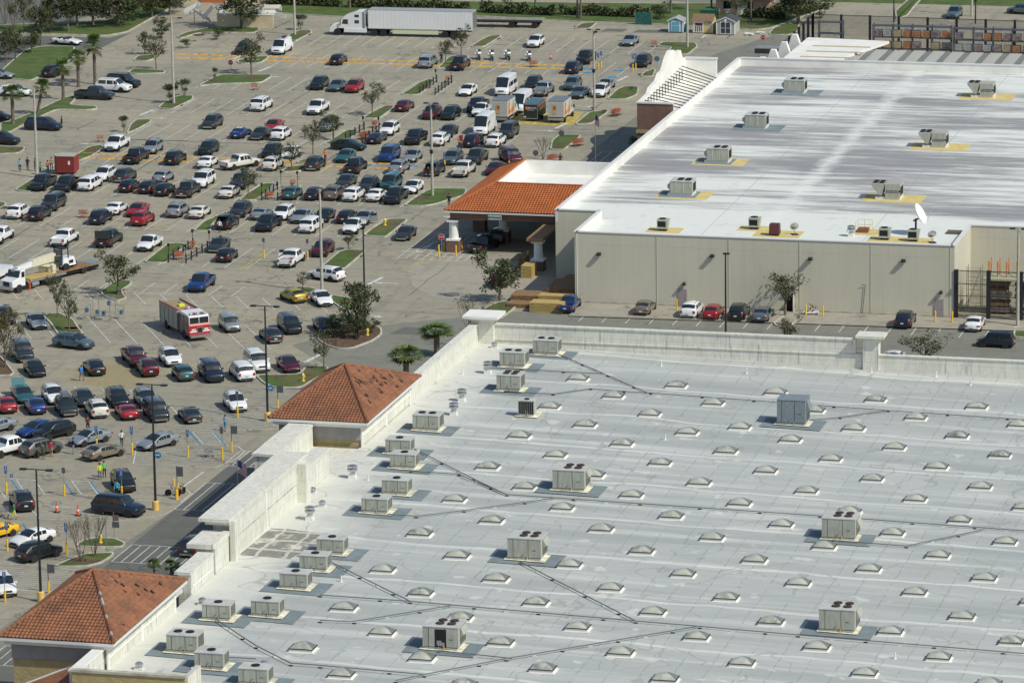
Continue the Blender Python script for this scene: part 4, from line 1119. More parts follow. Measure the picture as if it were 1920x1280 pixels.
for x, y in ((-26,167),(-26,129),(-24,89),(-23,49),(-24,28),(-86,129),(-86,89),(-20,-12),(-80,166),(-87,176)): pline(x-.2, y-2.1, x+.4, y+2.1, .5)
ln.obj('stall_lines', kind='structure')
yl = MB()
for k in range(-1, 3): pline(-55+2.76*k, 31.4, -55+2.76*k, 43, .12, YELF, .024, yl)
for p, q in (((-41.5,31.4),(-41.5,43)), ((-38.3,31.4),(-38.3,43)), ((-24.9,40.2),(-17.5,40.2)), ((-5,-8),(4,-8)), ((-22.3,33.5),(-20,46))): pline(*p, *q, .22, YELF, .024, yl)
yl.obj('yellow_lines', kind='structure')
sheet('rental_bay', YELLOW, .02, YELF)
bl = MB()
for x, y in ((-33.5,167.5),(-32,171),(-27.6,168),(-28,173.5),(-33.4,174),(-41.2,97),(-38.5,97.5),(-44.5,97)):
    pline(x-.7, y, x+.7, y, .9, BLUEP, .024, bl)
for x, y, dx, dy in ((-30,-84,2.6,-4.5),(-27.6,-84,2.6,-4.5),(-38,-84,2.6,-4.5),(-23,-46,2.8,-5),(-20.3,-46,2.8,-5),(-37.4,-68,2.8,-5),(-29,-68,2.8,-5),(-26.4,-67.5,2.8,-5),(-34.6,-68,2.8,-5),(-32,-98,3,-5),(-36,-98,3,-5),(-36.8,168,0,10),(-22,100,0,10)): pline(x, y, x+dx, y+dy, .14, BLUEP, .024, bl)
for x, y in ((-34,-86),(-27,-76),(-20,-76),(-24,-101)):
    for k in range(10): pline(x+.5*cos(k*.63), y+.6*sin(k*.63), x+.5*cos(k*.63+.63), y+.6*sin(k*.63+.63), .1, BLUEP, .024, bl)
bl.obj('blue_bay_markings', kind='structure')
# wheel stops
def mk_stop():
    m = MB(); m.side([(-.09,0),(.09,0),(.05,.13),(-.05,.13)], -1.12, 1.12, YEL, Matrix.Rotation(pi/2, 4, 'Z')); return m.obj('wheel_stop')
def stops_row(x0, n, y, lab, skip=()):
    for k in range(n):
        if k in skip: continue
        P.get('stop', mk_stop, (x0+2.76*k, y, .0), rnd.uniform(-.02,.02), label=f'yellow concrete wheel stop, {ORD[k]} from left in {lab}', cat='wheel stop', group='yellow wheel stops')
stops_row(-95.9, 22, 176.3, 'the line furthest from the viewer'); stops_row(-95.0, 22, 173.2, 'the line just nearer than the furthest')
stops_row(-83.6, 16, 98.2, 'the far line of the mid lot pair'); stops_row(-83.0, 16, 95.0, 'the near line of the mid lot pair')
# ---------------- near store ----------------
XL, YB, YN, XR = 5.66, -36.3, -162.5, 130.0
s1 = empty('near_store', (XL, YN, 0), label='large store with grey white skylit flat roof, nearest the viewer', cat='store building')
def P1(mb, name, **k):
    o = mb.obj(name, s1, **k); o.location = (-XL, -YN, 0); return o
m = MB(); q = [(XL,YN),(XR,YN),(XR,YB),(XL,YB)]; m.add([(x,y,rz1(x,y)) for x,y in q], [(0,1,2,3)], ROOF1); P1(m, 'flat_roof')
m = MB(); m.box(XL-.01, XR, YN-.3, YB+.3, 0, 6.2, TAN); P1(m, 'wall')
m = MB(); m.box(XL-.35, 14.7, YN-.32, YN, 0, 10.7, TAN); m.box(XL-.45, 14.75, YN-.42, YN+.1, 10.7, 10.9, KERB); P1(m, 'front_parapet')
m = MB(); m.box(14.4, 14.8, YN+.1, YN+3.4, 6, 10.7, STAIN); m.box(14.4, XR, YN+3.4, YN+3.7, 5, 8.3, TAN); P1(m, 'side_parapet')
m = MB(); m.box(XL, 45.2, YB, YB+.42, 6, 10.45, STAIN); m.box(XL, 45.2, YB-.12, YB+.5, 10.45, 10.6, STAIN); m.box(XL, 45.2, YB-.1, YB, 8.9, 9.0, STAIN); P1(m, 'back_parapet')
m = MB(); m.box(45.2, XR, YB-.02, YB+.4, 5.5, 8.95, STAIN); m.box(45.2, XR, YB-.12, YB+.5, 8.95, 9.06, STAIN); P1(m, 'lower_back_parapet')
m = MB(); m.box(46.0, 47.6, YB-.35, YB+.9, 6, 10.6, STAIN); m.box(45.7, 47.9, YB-.6, YB+1.2, 10.6, 10.85, STAIN); m.box(45.3, 48.2, YB-.85, YB+1.5, 10.85, 11.1, STAIN); P1(m, 'corner_pier')
m = MB(); m.box(4.9, 7.3, YB-.6, YB+1.2, 6, 11.1, STAIN); m.box(4.5, 7.8, YB-1.2, YB+1.7, 11.1, 11.3, STAIN); m.box(4.2, 8.0, YB-1.5, YB+2.0, 11.3, 11.55, WHITE); P1(m, 'corner_pier')
m = MB(); m.box(5.0, XL, -64, YB, 0, 10.5, STAIN); m.box(4.9, XL+.1, -64, YB, 10.5, 10.65, STAIN); m.box(XL, XL+.05, -64, YB, 9.3, 9.4, STAIN); P1(m, 'left_parapet')
m = MB(); m.box(-2, 5.0, -45.5, -44.5, 0, 5, TAN); m.box(-2.2, 5.0, -64, -44.3, 5, 5.3, STAIN); P1(m, 'entry_canopy')
# ledge left of the tall front
m = MB(); m.box(-.9, 1.2, -93.9, -82, 0, 10.6, STAIN); m.box(-1.1, 1.3, -94.1, -82, 10.6, 10.85, STAIN); m.box(1.2, XL, -93.9, -82, 0, 8.6, STAIN); P1(m, 'recessed_front')
m = MB(); m.box(4.3, XL-.02, -99.2, -91.8, 0, 10.9, STAIN); m.box(4.2, XL+.08, -99.2, -91.7, 10.9, 11.1, STAIN); P1(m, 'end_parapet')
m = MB(); m.box(3.9, XL, -121.5, -99.3, 0, 11.9, STAIN); m.box(3.1, XL+.25, -123.2, -99.2, 12.3, 12.6, STAIN); m.box(3.5, XL+.1, -122.6, -99.25, 11.9, 12.3, STAIN)
m.box(XL, XL+.9, -102.2, -100.8, 8.2, 12.25, STAIN); m.box(XL, XL+.5, -122.4, -121, 8.2, 12.25, STAIN); m.box(XL, XL+.15, -112.0, -111.7, 8.4, 12.25, WHITE); m.box(XL, XL+.04, -121, -102.2, 10.3, 10.42, KERB); P1(m, 'tall_front')
m = MB(); m.box(3.9, XL-.03, -126.5, -122.6, 0, 11.0, STAIN); m.box(3.3, XL+.05, -127.2, -122.5, 11.0, 11.4, STAIN); P1(m, 'stepped_front')
m = MB(); m.box(4.5, XL-.02, -133.3, -127, 0, 10.5, STAIN); m.box(4.3, XL+.08, -133.7, -127.2, 10.5, 10.75, STAIN); m.box(XL, XL+.05, -133, -127.2, 9.3, 9.45, WHITE); P1(m, 'low_front')
m = MB(); m.box(4.9, XL-.02, -162.3, -156, 0, 10.5, STAIN); m.box(4.8, XL+.08, -162.3, -156, 10.5, 10.65, WHITE); P1(m, 'near_left_parapet')
m = MB(); m.box(-2.2, 4.9, -140, -133.4, 8.9, 9.2, STAIN); P1(m, 'porch_roof')
# tile roofs
def tile_face(mb, p0, p1, q0, q1, m, pitch=.33, course=.42):
    p0, p1, q0, q1 = map(Vector, (p0, p1, q0, q1)); d = (p1-p0); L = d.length; d.normalize(); up = (q0+q1)/2-(p0+p1)/2; up = up-d*up.dot(d); H = up.length; up.normalize(); nrm = d.cross(up)
    if nrm.z < 0: nrm = -nrm
    n = max(1, int(H/course)); stp = pitch/4
    a = [(p0-p0).dot(d), (q0-p0).dot(d)]; b = [(p1-p0).dot(d), (q1-p0).dot(d)]
    for i in range(n):
        t0, t1 = i/n, (i+1)/n; l0, l1 = a[0]+(a[1]-a[0])*t0, a[0]+(a[1]-a[0])*t1; r0, r1 = b[0]+(b[1]-b[0])*t0, b[0]+(b[1]-b[0])*t1
        k0, k1 = math.ceil(l0/stp), math.floor(r0/stp); ss = [l0]+[k*stp for k in range(k0, k1+1)]+[r0]
        vs = []; j = rnd.random() < .0
        for s_ in ss:
            z = .10*abs(sin(pi*s_/pitch))
            s1_ = min(max(s_, l1), r1); vs.append(p0+d*s_+up*(H*t0)+nrm*(z+.06)); vs.append(p0+d*s1_+up*(H*t1)+nrm*z)
        mb.add(vs, [(2*k, 2*k+2, 2*k+3, 2*k+1) for k in range(len(ss)-1)], m)
        # front lip of the course
        lip = [v-nrm*.07 for v in vs[0::2]]; nn = len(lip); mb.add(vs[0::2]+lip, [(k, nn+k, nn+k+1, k+1) for k in range(nn-1)], m)
def hip_tower(yc, lab, dirty):
    t = empty('tiled_tower', (1.8, yc, 0), label=lab, cat='corner tower', group='clay tiled towers of the near store')
    x0, x1, y0, y1, ze, za = -4.9, 4.9, -9.55, 9.55, 11.3, 14.4
    m = MB(); m.box(-4.0, 3.85, -8.7, 8.7, 0, 9.3, TAN); m.box(-4.1, 3.95, -8.8, 8.8, 9.3, 10.6, TANG)
    m.box(3.95, 4.0, -8.4, 8.4, 8.7, 10.7, STAIN); m.box(3.98, 4.12, -8.8, -8.3, 8.6, 10.8, WHITE); m.box(3.98, 4.12, 8.3, 8.8, 8.6, 10.8, WHITE); m.box(3.98, 4.08, -.3, .3, 8.6, 10.8, WHITE)
    m.box(3.97, 4.06, -8.3, 8.3, 9.55, 9.7, WHITE); m.obj('wall', t)
    m = MB(); m.box(x0+.35, x1-.35, y0+.35, y1-.35, 10.6, 10.95, WHITE); m.box(x0, x1, y0, y1, 10.95, 11.2, WCAP); m.obj('fascia', t)
    m = MB(); ap = (0,0,za); cs = [(x0,y0,ze-.08),(x1,y0,ze-.08),(x1,y1,ze-.08),(x0,y1,ze-.08)]
    for i in range(4): tile_face(m, cs[i], cs[(i+1)%4], ap, ap, TILE1)
    m.obj('tile_roof', t)
    m = MB()
    for i in range(4):
        c0, a0 = Vector(cs[i])+Vector((0,0,.12)), Vector(ap)+Vector((0,0,.12)); nn = 22
        for k in range(nn): m.tube(c0.lerp(a0, k/nn), c0.lerp(a0, (k+1.12)/nn), .17, (mat('ridge_mortar',(.36,.34,.3),.9) if (i == 1 and dirty and rnd.random() < .35) else TILE1), 6, .13)
    m.obj('hip_tiles', t)
    # slipped tiles
    m = MB()
    for k in range(34 if not dirty else 12):
        u = rnd.uniform(.08,.75); v = rnd.uniform(-.75,.75)*(1-u); px, py = x1*(1-u), y1*v; pz = ze+(za-ze)*u+.16
        m.box(-.2,.2,-.09,.09,0,.05, TILE1 if k%2 else mat('tile_gap',(.09,.05,.035),.9), Matrix.Translation((px,py,pz)) @ Matrix.Rotation(rnd.uniform(-1,1),4,'Z') @ Matrix.Rotation(.56,4,'Y'))
    m.obj('slipped_tiles', t); return t
hip_tower(-72.7, 'square tower with weathered brown clay tile hip roof, behind the stained tall front', False)
hip_tower(-147.05, 'square tower with orange brown clay tile hip roof, in lower left corner', True)
t = empty('porch_tile_roof', (-1.5, -160, 0), label='small lean-to clay tile roof at the bottom left corner', cat='tile roof')
m = MB(); tile_face(m, (-.6,-6,6.6),(-.6,4.2,6.6),(6.4,-6,9.6),(6.4,4.2,9.6), TILE1); m.obj('tiles', t); m = MB(); m.path([(-.6,4.3,6.75),(6.4,4.3,9.75)], .14, WCAP); m.obj('verge_flashing', t)
m = MB(); m.box(-.2,6.4,-6,4.0,0,6.4,TAN); m.obj('wall', t)
def patch_b(nt_, b):
    t = NT(nt_); x, y, z = t.sep(t.geo); n2 = t.math('MULTIPLY', t.noise(t.geo, .8, 4), .8); l = t.math('MAXIMUM', t.line(t.math('ADD', x, n2), 2.5, .3), t.line(t.math('ADD', y, n2), 3.1, .45)); c = t.mix(t.ramp(t.noise(t.geo, 1.5, 6, .7), .4, .7), (.2,.195,.17), (.3,.29,.26)); c = t.mix(t.math('MULTIPLY', t.ramp(t.noise(t.geo, .55, 5), .56, .64), .9), c, (.6,.6,.53)); c = t.mix(t.math('MULTIPLY', l, .7), c, (.62,.62,.55)); t.ln(c, b.inputs['Base Color'])
PATCHM = nodes_mat('bare_grey_patch', patch_b, .9)
# roof dirt patch, pads
m = MB(); m.add([(x,y,rz1(x,y)+.012) for x,y in PATCH], [tuple(range(len(PATCH)))], PATCHM); P1(m, 'bare_patch')
# ---------------- roof plant ----------------
def ac_unit(kind, w):
    d = {'s':1.7,'d':2.0,'d2':2.1,'q':2.6,'t':2.4,'l':1.0}[kind]; h = {'s':1.15,'d':1.3,'d2':1.4,'q':1.75,'t':2.3,'l':1.35}[kind]
    c = CABG if kind == 't' else CAB; t = empty('rooftop_unit')
    x = w/2; m = MB(); m.box(-x+.1, x-.1, .1, d-.1, 0, .26, WCAP); m.obj('curb', t, bevel=.01)
    m = MB(); m.box(-x, x, 0, d, .26, .26+h, c); m.box(-x-.04, x+.04, -.04, d+.04, .26+h, .32+h, CABT if kind != 't' else CABG)
    z0, z1 = .3, .22+h
    for fx in (-.33, .12): m.box(x*fx*2-.015, x*fx*2+.015, -.012, 0, z0, z1, DARKH)
    m.box(-x+.05, x-.05, -.01, 0, z0+.02, z0+.06, DARKH); m.box(x*.5, x*.5+.3, -.02, 0, z0+h*.4, z0+h*.42, DARKH)
    m.obj('cabinet', t)
    fans = {'s':[(.0,.5)],'d':[(-.45,.5),(.35,.5)],'d2':[(-.3,.35),(-.3,.75),(.4,.35),(.4,.75)],'q':[(-.15,.35),(-.15,.72),(.5,.35),(.5,.72)],'t':[],'l':[(0,.5)]}[kind]
    for fx, fy in fans:
        m = MB(); r = min(.34, w*.13, d*.16) if len(fans) > 2 else min(.33, w*.14); m.lathe([(r,.0),(r+.03,.09),(r*.8,.12),(r*.25,.1)], (fx*x, fy*d, .32+h), RUST if kind in('q','d2') else BLACK, 16); m.obj('fan', t)
    m = MB()
    if kind == 'l':
        m.box(-x+.08, x-.08, -.02, 0, .36, .18+h, DARKH)
        for k in range(7): m.box(-x+.08+k*(w-.16)/7, -x+.1+k*(w-.16)/7, -.035, -.02, .36, .18+h, CAB)
    else:
        m.box(x, x+.02, d*.25, d*.9, .45, .1+h, DARKH)
        for k in range(6): m.box(x+.02, x+.04, d*(.27+.1*k), d*(.27+.1*k)+.04, .45, .1+h, c)
        if kind in ('q','t'): m.side([(x+.02,.5+h*.3),(x+.3,.4+h*.5),(x+.02,.1+h)], d*.3, d*.85, c)
    m.obj('coil_panel', t); 
    m = MB(); m.path([(-x*.1,-.03,.3),(-x*.1,-.03,.62),(-x*.1+.15,-.03,.62)], .03, METAL); m.path([(x*.2,-.1,.12),(x*.2,-.04,.5)], .04, YEL if kind=='q' else METAL); m.obj('gas_pipe', t)
    return t
names = {'s':'beige single fan','d':'beige twin fan','d2':'beige four fan','q':'tall grey four fan','t':'tallest blue grey fanless','l':'small louvred'}
pos = ['in the back corner against the parapet','second from the back corner','third from the back corner','beside the weathered tower','with dark louvred face beside a skylight','just in front of the weathered tower, further of the pair','just in front of the weathered tower, nearer of the pair','beside the mushroom vent mid roof','at the near end of the mid roof line of four','furthest of three beside the bare grey patch','middle of three beside the bare grey patch','nearest of three beside the bare grey patch','right of the near tower beside a small vent','right of the near tower, with pad to its right','nearest the near tower wall','second nearest the near tower wall','cut by the bottom edge','near the centre of the roof','with open dark access door near the bottom edge','upper of the two on the right','lower of the two on the right','in the middle distance right of the tall front','standing alone toward the back parapet']
for i, (k, x, y, z, w) in enumerate(ACS):
    o = P.get('ac'+k, lambda k=k, w=w: ac_unit(k, w), (x, y, rz1(x,y)), rnd.uniform(-.015,.015), label=f'{names[k]} rooftop unit {pos[i]}', cat='air conditioner', group='rooftop air conditioners on the near store')
    a = .75 if k != 'l' else .3; x0, x1, y0, y1 = x-w/2-1.5*a-.4, x+w/2+2.2*a, y-1.6*a, y+2.8*a+.6
    if k != 'l': P1(MB().add([(u,v,rz1(u,v)+.01+.003*i) for u,v in ((x0,y0),(x1,y0),(x1,y1),(x0,y1))], [(0,1,2,3)], PADG), 'walkway_pad')
    P1(MB().add([(u,v,rz1(u,v)+.09+.003*i) for u,v in ((x-w/2-.3,y-.3),(x+w/2+.4,y-.3),(x+w/2+.4,y+2.2),(x-w/2-.3,y+2.2))], [(0,1,2,3)], mat('stained_flashing',(.72,.68,.52),.8,noise=.3,nscale=1.5)), 'unit_flashing')
    if i == 18:
        m = MB(); m.box(-.45, .5, -.03, .0, .35, 1.85, DARKH); m.box(-.3,.1,-.05,-.03,.5,.9, METAL); m.box(.0,.35,-.06,-.03,.45,.75,METAL); m.obj('access_opening', o)
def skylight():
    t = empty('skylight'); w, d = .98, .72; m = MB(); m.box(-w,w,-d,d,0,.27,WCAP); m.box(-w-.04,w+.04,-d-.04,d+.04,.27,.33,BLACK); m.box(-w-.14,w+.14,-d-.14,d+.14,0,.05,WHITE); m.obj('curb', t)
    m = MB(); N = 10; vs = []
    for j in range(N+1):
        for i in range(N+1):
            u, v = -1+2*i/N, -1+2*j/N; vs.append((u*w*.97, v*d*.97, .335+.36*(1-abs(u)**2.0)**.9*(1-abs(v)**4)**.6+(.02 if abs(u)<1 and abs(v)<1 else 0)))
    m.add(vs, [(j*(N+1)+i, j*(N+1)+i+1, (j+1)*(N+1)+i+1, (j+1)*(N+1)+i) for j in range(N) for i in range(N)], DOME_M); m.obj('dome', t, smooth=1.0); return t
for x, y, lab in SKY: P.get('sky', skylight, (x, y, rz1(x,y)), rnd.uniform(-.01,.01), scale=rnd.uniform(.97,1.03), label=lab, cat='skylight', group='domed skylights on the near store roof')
for i, (x, y) in enumerate(VP):
    def vp_():
        m = MB(); m.lathe([(.16,0),(.1,.05),(.07,.1),(.07,.55)],(0,0,0),WCAP,10); return m.obj('vent_pipe')
    P.get('vp', vp_, (x,y,rz1(x,y)), 0, label=f'thin white vent pipe on the grey roof, {ORD[i]} from left', cat='vent pipe', group='vent pipes on the near store roof')
def vent_m():
    t = empty('roof_vent'); m = MB(); m.lathe([(.28,0),(.22,.25),(.2,.3),(.32,.32),(.34,.5),(.2,.62),(.05,.66)], (0,0,0), METAL); m.obj('hood', t, smooth=.6); m = MB(); m.box(-.35,.35,-.35,.35,0,.14,WCAP); m.obj('curb', t); return t
def vent_t():
    t = empty('exhaust_fan'); m = MB(); m.box(-.36,.36,-.36,.36,0,.35,WCAP,taper=.85); m.obj('curb', t); m = MB(); m.lathe([(.26,.35),(.26,.7),(.46,.74),(.48,.9),(.3,.95),(.46,1.05),(.46,1.2),(.2,1.3),(.03,1.3)], (0,0,0), METAL, 18); m.obj('hood', t, smooth=.6); return t
vp = ['beside the back corner unit','behind the second unit from the back','by the tower, further of a pair','by the tower, nearer of a pair','between tall front and four units','nearest the tall front parapet','middle of three behind the bare patch','nearest of three behind the bare patch','behind the unit beside the near tower','nearest the bottom edge, left side','at the bottom edge beside a unit']
for i, (x, y, k) in enumerate(VENTS):
    P.get('v'+k, vent_m if k == 'm' else vent_t, (x, y, rz1(x,y)), 0, label=('low metal mushroom vent ' if k == 'm' else 'tall metal exhaust fan ')+vp[i], cat='roof vent', group='metal vents on the near store roof')
pv = ['from the back right unit','behind the second unit','from the third unit along the back','main run toward the back right','short branch of the blue grey unit','left diagonal in mid roof','left of centre main run','central main run','branch near the bare patch','branch of the upper right unit','diagonal of the central unit','lower main run','short diagonal beside the bare patch units','short lower left branch','longest rising diagonal at bottom','branch of the open door unit','bottom left main run','diagonal from the near tower unit','short run from the bottom left unit']
for i, l in enumerate(PIPES):
    m = MB(); pts = []
    for (x0,y0), (x1,y1) in zip(l, l[1:]):
        n = max(1, int(hypot(x1-x0,y1-y0)/2.6))
        for k in range(n):
            x, y = x0+(x1-x0)*k/n, y0+(y1-y0)*k/n; pts.append((x,y,rz1(x,y)+.13+.008*i)); m.box(x-.16,x+.16,y-.07,y+.07,rz1(x,y),rz1(x,y)+.09, WCAP if k%2 else DMETAL)
    x, y = l[-1]; pts.append((x,y,rz1(x,y)+.13+.008*i)); m.path(pts, .05, mat('pipe_grey', (.13,.14,.14), .6), 6)
    m.obj('gas_line', label=f'thin grey roof pipe on blocks, {pv[i]}', cat='pipe', group='gas lines on the near store roof')
# rods on the parapet
def flag(x, y, z, h, lab, ang):
    t = empty('flagpole', (x,y,z), radians(ang), label=lab, cat='flag'); m = MB(); m.tube((0,0,0),(0,0,h),.04,METAL,6); m.obj('pole', t)
    m = MB(); R_, Wh, Bl = mat('flag_red',(.5,.02,.03),.8), mat('flag_white',(.75,.75,.75),.8), mat('flag_blue',(.015,.03,.15),.8); N = 8
    for s_ in range(13):
        z1 = h-.05-s_*.1
        for k in range(N):
            x0_, x1_ = .05+k*.13, .05+(k+1)*.13; f_ = lambda v: .14*sin(v*2.6)+0; mm = (Bl if (s_ < 7 and k < 3) else (R_ if s_%2 == 0 else Wh)); dz = .5
            m.add([(x0_,f_(x0_),z1-.1-dz*x0_),(x1_,f_(x1_),z1-.1-dz*x1_),(x1_,f_(x1_),z1-dz*x1_),(x0_,f_(x0_),z1-dz*x0_)], [(0,1,2,3)], mm)
    m.obj('banner', t); return t
flag(-3.2, -92, 0, 9.7, 'striped flag hanging in shade beside the tall stained front', -20); flag(-12.5, 93, 0, 8.6, 'striped flag on a slanting pole by the brown tower', -50)
# ---------------- far store ----------------
s2 = empty('far_store', (-3.2, 21, 0), label='large store with streaked white flat roof and taupe walls, across the side parking', cat='store building')
def P2(mb, name, **k):
    o = mb.obj(name, s2, **k); o.location = (3.2, -21, 0); return o
ZP, ZR = 8.4, 7.2
m = MB(); m.prism([(-3.2,33.1),(2,33.1),(2,21.1),(46.1,21.1),(46.1,32.8),(140,32.8),(140,140),(-3.2,140)], 0, ZR-.3, TAUPE); P2(m, 'wall')
m = MB()
m.add([(-3.0,33.3,ZR),(2.2,33.3,ZR),(2.2,21.3,ZR),(45.9,21.3,ZR),(45.9,33,ZR),(139,33,ZR),(139,139.8,ZR),(-3.0,139.8,ZR)], [(0,1,4,7),(1,2,3,4),(4,5,6,7)], ROOF2); P2(m, 'flat_roof')
m = MB()
for x0,x1,y0,y1 in ((-3.2,-2.9,33.1,140),(-2.9,2.0,33.1,33.4),(2.0,2.3,21.1,33.4),(2.3,45.8,21.1,21.4),(45.8,46.1,21.1,32.8),(46.1,140,32.8,33.1),(-3.2,140,139.8,140.1)):
    m.box(x0,x1,y0,y1,ZR-.31,ZP-.12,WHITE if y1-y0 > 50 or y0 > 130 else TAUPE); m.box(x0-.08,x1+.08,y0-.08,y1+.08,ZP-.12,ZP,WCAP)
m.box(-2.9,-2.85,33.4,139.8,ZR,ZP-.12,WHITE); m.box(2.3,2.36,21.4,33.4,ZR,ZP-.12,WHITE); P2(m, 'parapet')
m = MB()
for x in JOINTS: m.box(x-.035, x+.035, 21.06, 21.1, 0, ZP-.15, WHITE if x < 3 else TAUPJ)
m.box(-3.2,46.1,21.02,21.1,0,.25,KERB); P2(m, 'wall_joints')
for i, (px, op) in enumerate(((14.7,0),(27.35,1),(44.4,0))):
    m = MB(); m.box(px-.55,px+.55,21.0,21.06,0,2.2, KERB)
    if op: m.box(px-.5,px+.35,20.98,21.0,0,2.1,DARKH); m.box(px+.35,px+.42,20.2,20.98,0,2.1,KERB)
    else: m.box(px-.48,px+.48,20.98,21.0,.02,2.1,mat('door_mauve',(.3,.27,.28),.6)); m.box(px+.3,px+.4,20.94,20.98,1.0,1.12,METAL)
    P2(m, 'open_door' if op else 'door')
def wallpack(x, z, sc=1):
    m = MB(); m.side([(0,0),(-.45,.1),(-.45,.28),(0,.42)], -.35*sc, .35*sc, DMETAL, Matrix.Rotation(pi/2,4,'Z')); o = m.obj('wall_lamp', s2); o.location = (x+3.2, 0, z); return o
for x, z, sc in ((4.9,5.6,.7),(18.2,5.9,.7),(29.6,6.0,.7),(42.0-1.7,6.2,.7),(14.9,2.5,.5),(27.5,2.6,.5),(44.6,2.7,.5)): wallpack(x, z, sc)
m = MB(); m.path([(35.6,21.0,.2),(35.9,21.0,3.4),(35.5,20.9,3.5)], .03, DMETAL); P2(m, 'conduit')
# brown corner tower and shaped facade
m = MB(); m.box(-8.0,-3.22,97.7,98.1,0,9.3,BROWN); m.box(-8.1,-3.2,97.6,98.2,9.3,9.5,WCAP); m.box(-8.1,-3.22,97.55,97.7,5.4,5.8,TAN); P2(m, 'brown_tower_wall')
m = MB(); prof = [(98.1,0),(126,0),(126,10.6),(123.6,10.9),(122.4,12.2),(121.0,12.3),(119.6,11.7),(118.3,12.9),(116,13.2),(114,12.6),(111.8,11.3),(109.5,11.2),(108,10.5),(104,10.3),(103,9.7),(98.1,9.5)]
n = len(prof); m.add([(-8.0,y,z) for y,z in prof]+[(-7.5,y,z) for y,z in prof], [tuple(range(n-1,-1,-1)), tuple(range(n,2*n))]+[(i,(i+1)%n,n+(i+1)%n,n+i) for i in range(n)], WHITE); P2(m, 'shaped_front')
m = MB(); m.box(-7.5,-3.2,125.3,125.7,5,10.6,WHITE); m.box(-7.6,-3.1,125.2,125.8,10.6,10.75,WCAP); P2(m, 'return_wall')
m = MB(); m.box(-7.5,-3.2,98.1,125.3,6,ZR+.2,WHITE); P2(m, 'porch_deck')
for k in range(14):
    y = 100.0+k*1.75; m = MB(); m.tube((-7.45,y,9.3+.05*k),(-2.7,y,8.45),.07,DMETAL,6); m.tube((-7.4,y,8.0),(-7.4,y,9.4),.05,DMETAL,6); P2(m, 'brace')
# drive through canopy
t = empty('drive_through_canopy', (-12.5, 56, 0), label='drive through canopy with bright orange tile roof and white columns', cat='canopy')
def PC(mb, name, **k):
    o = mb.obj(name, t, **k); o.location = (12.5, -56, 0); return o
ex0, ex1, ey0, ey1, rx0, ry0, ry1, ze, zr = -19.9, -3.25, 44.9, 72.5, -15.2, 51.2, 66.2, 5.25, 7.5
m = MB(); tile_face(m, (ex0,ey0,ze),(ex1,ey0,ze),(rx0,ry0,zr),(ex1,ry0,zr), TILE2, .36, .45); tile_face(m, (ex0,ey1,ze),(ex0,ey0,ze),(rx0,ry1,zr),(rx0,ry0,zr), TILE2, .36, .45); tile_face(m, (ex1,ey1,ze),(ex0,ey1,ze),(ex1,ry1,zr),(rx0,ry1,zr), TILE2, .36, .45)
m.path([(ex0,ey0,ze+.12),(rx0,ry0,zr+.14),(rx0,ry1,zr+.14),(ex0,ey1,ze+.12)], .15, TILE2); m.path([(rx0,ry0,zr+.12),(ex1,ry0,zr+.12)], .13, TILE2); PC(m, 'tile_roof')
m = MB(); m.box(rx0+.1, ex1, ry0+.1, ry1-.1, 5.6, 5.9, WHITE); m.box(rx0+.05,rx0+.25,ry0,ry1,5.9,zr+.05,WHITE); m.box(rx0+.25,ex1,ry1-.3,ry1-.05,5.9,zr+.1,WHITE); PC(m, 'roof_well')
m = MB(); m.box(ex0+.1,ex1,ey0+.1,ey0+.35,4.95,5.18,WCAP); m.box(ex0+.1,ex0+.35,ey0+.35,ey1,4.95,5.18,WCAP); m.box(ex0-.02,ex1,ey0-.06,ey0+.1,5.0,5.16,WCAP); PC(m, 'gutter')
m = MB(); m.box(ex0+.5,ex1,ey0+.6,ey0+1.1,4.1,4.95,BROWN); m.box(ex0+.5,ex0+1.0,ey0+1.1,ey1-.6,4.1,4.95,BROWN); m.box(ex0+.5,ex1,ey1-1.1,ey1-.6,4.1,4.95,BROWN); m.box(ex0+1,ex1,ey0+1.1,ey1-1.1,4.7,4.9,TAUPE); PC(m, 'beam')
for x, y in ((-19.05,45.9),(-19.05,58.5),(-19.05,71.2),(-14.5,52.5)):
    m = MB(); m.box(-.75,.75,-.75,.75,0,1.45,BROWN); m.box(-.8,.8,-.8,.8,1.45,1.65,WHITE); m.lathe([(.6,1.65),(.55,3.7),(.62,3.75)],(0,0,0),WHITE,20); m.box(-.72,.72,-.72,.72,3.75,3.98,WHITE); m.box(-.4,.4,-.4,.4,3.98,4.12,BROWN); o = m.obj('column', t, smooth=.5); o.location = (x+12.5, y-56, 0)
m = MB(); m.box(-7.6,-5.6,36.6,44.8,3.75,4.0,WOODD); m.box(-7.6,-5.6,36.5,36.6,3.6,4.05,mat('beam_tan',(.35,.2,.12),.8)); PC(m, 'side_shelter')
m = MB(); m.box(-.75,.75,-.75,.75,0,1.2,BROWN); m.box(-.8,.8,-.8,.8,1.2,1.4,WHITE); m.lathe([(.55,1.4),(.5,3.3),(.58,3.35)],(0,0,0),WHITE,20); m.box(-.7,.7,-.7,.7,3.35,3.6,WHITE); o = m.obj('column', t, smooth=.5); o.location = (-6.4+12.5, 37.4-56, 0)
def text(s, size, loc, rot, m, parent, ext=.01, name='lettering'):
    c = bpy.data.curves.new(name, 'FONT'); c.body = s; c.size = size; c.extrude = ext; c.align_x = 'CENTER'; c.align_y = 'CENTER'; c.materials.append(m)
    o = bpy.data.objects.new(name, c); col.objects.link(o); dg = bpy.context.evaluated_depsgraph_get(); me = bpy.data.meshes.new_from_object(o.evaluated_get(dg)); bpy.data.objects.remove(o); me.materials.clear(); me.materials.append(m); o = link(name, me, parent, loc); o.rotation_euler = rot; return o
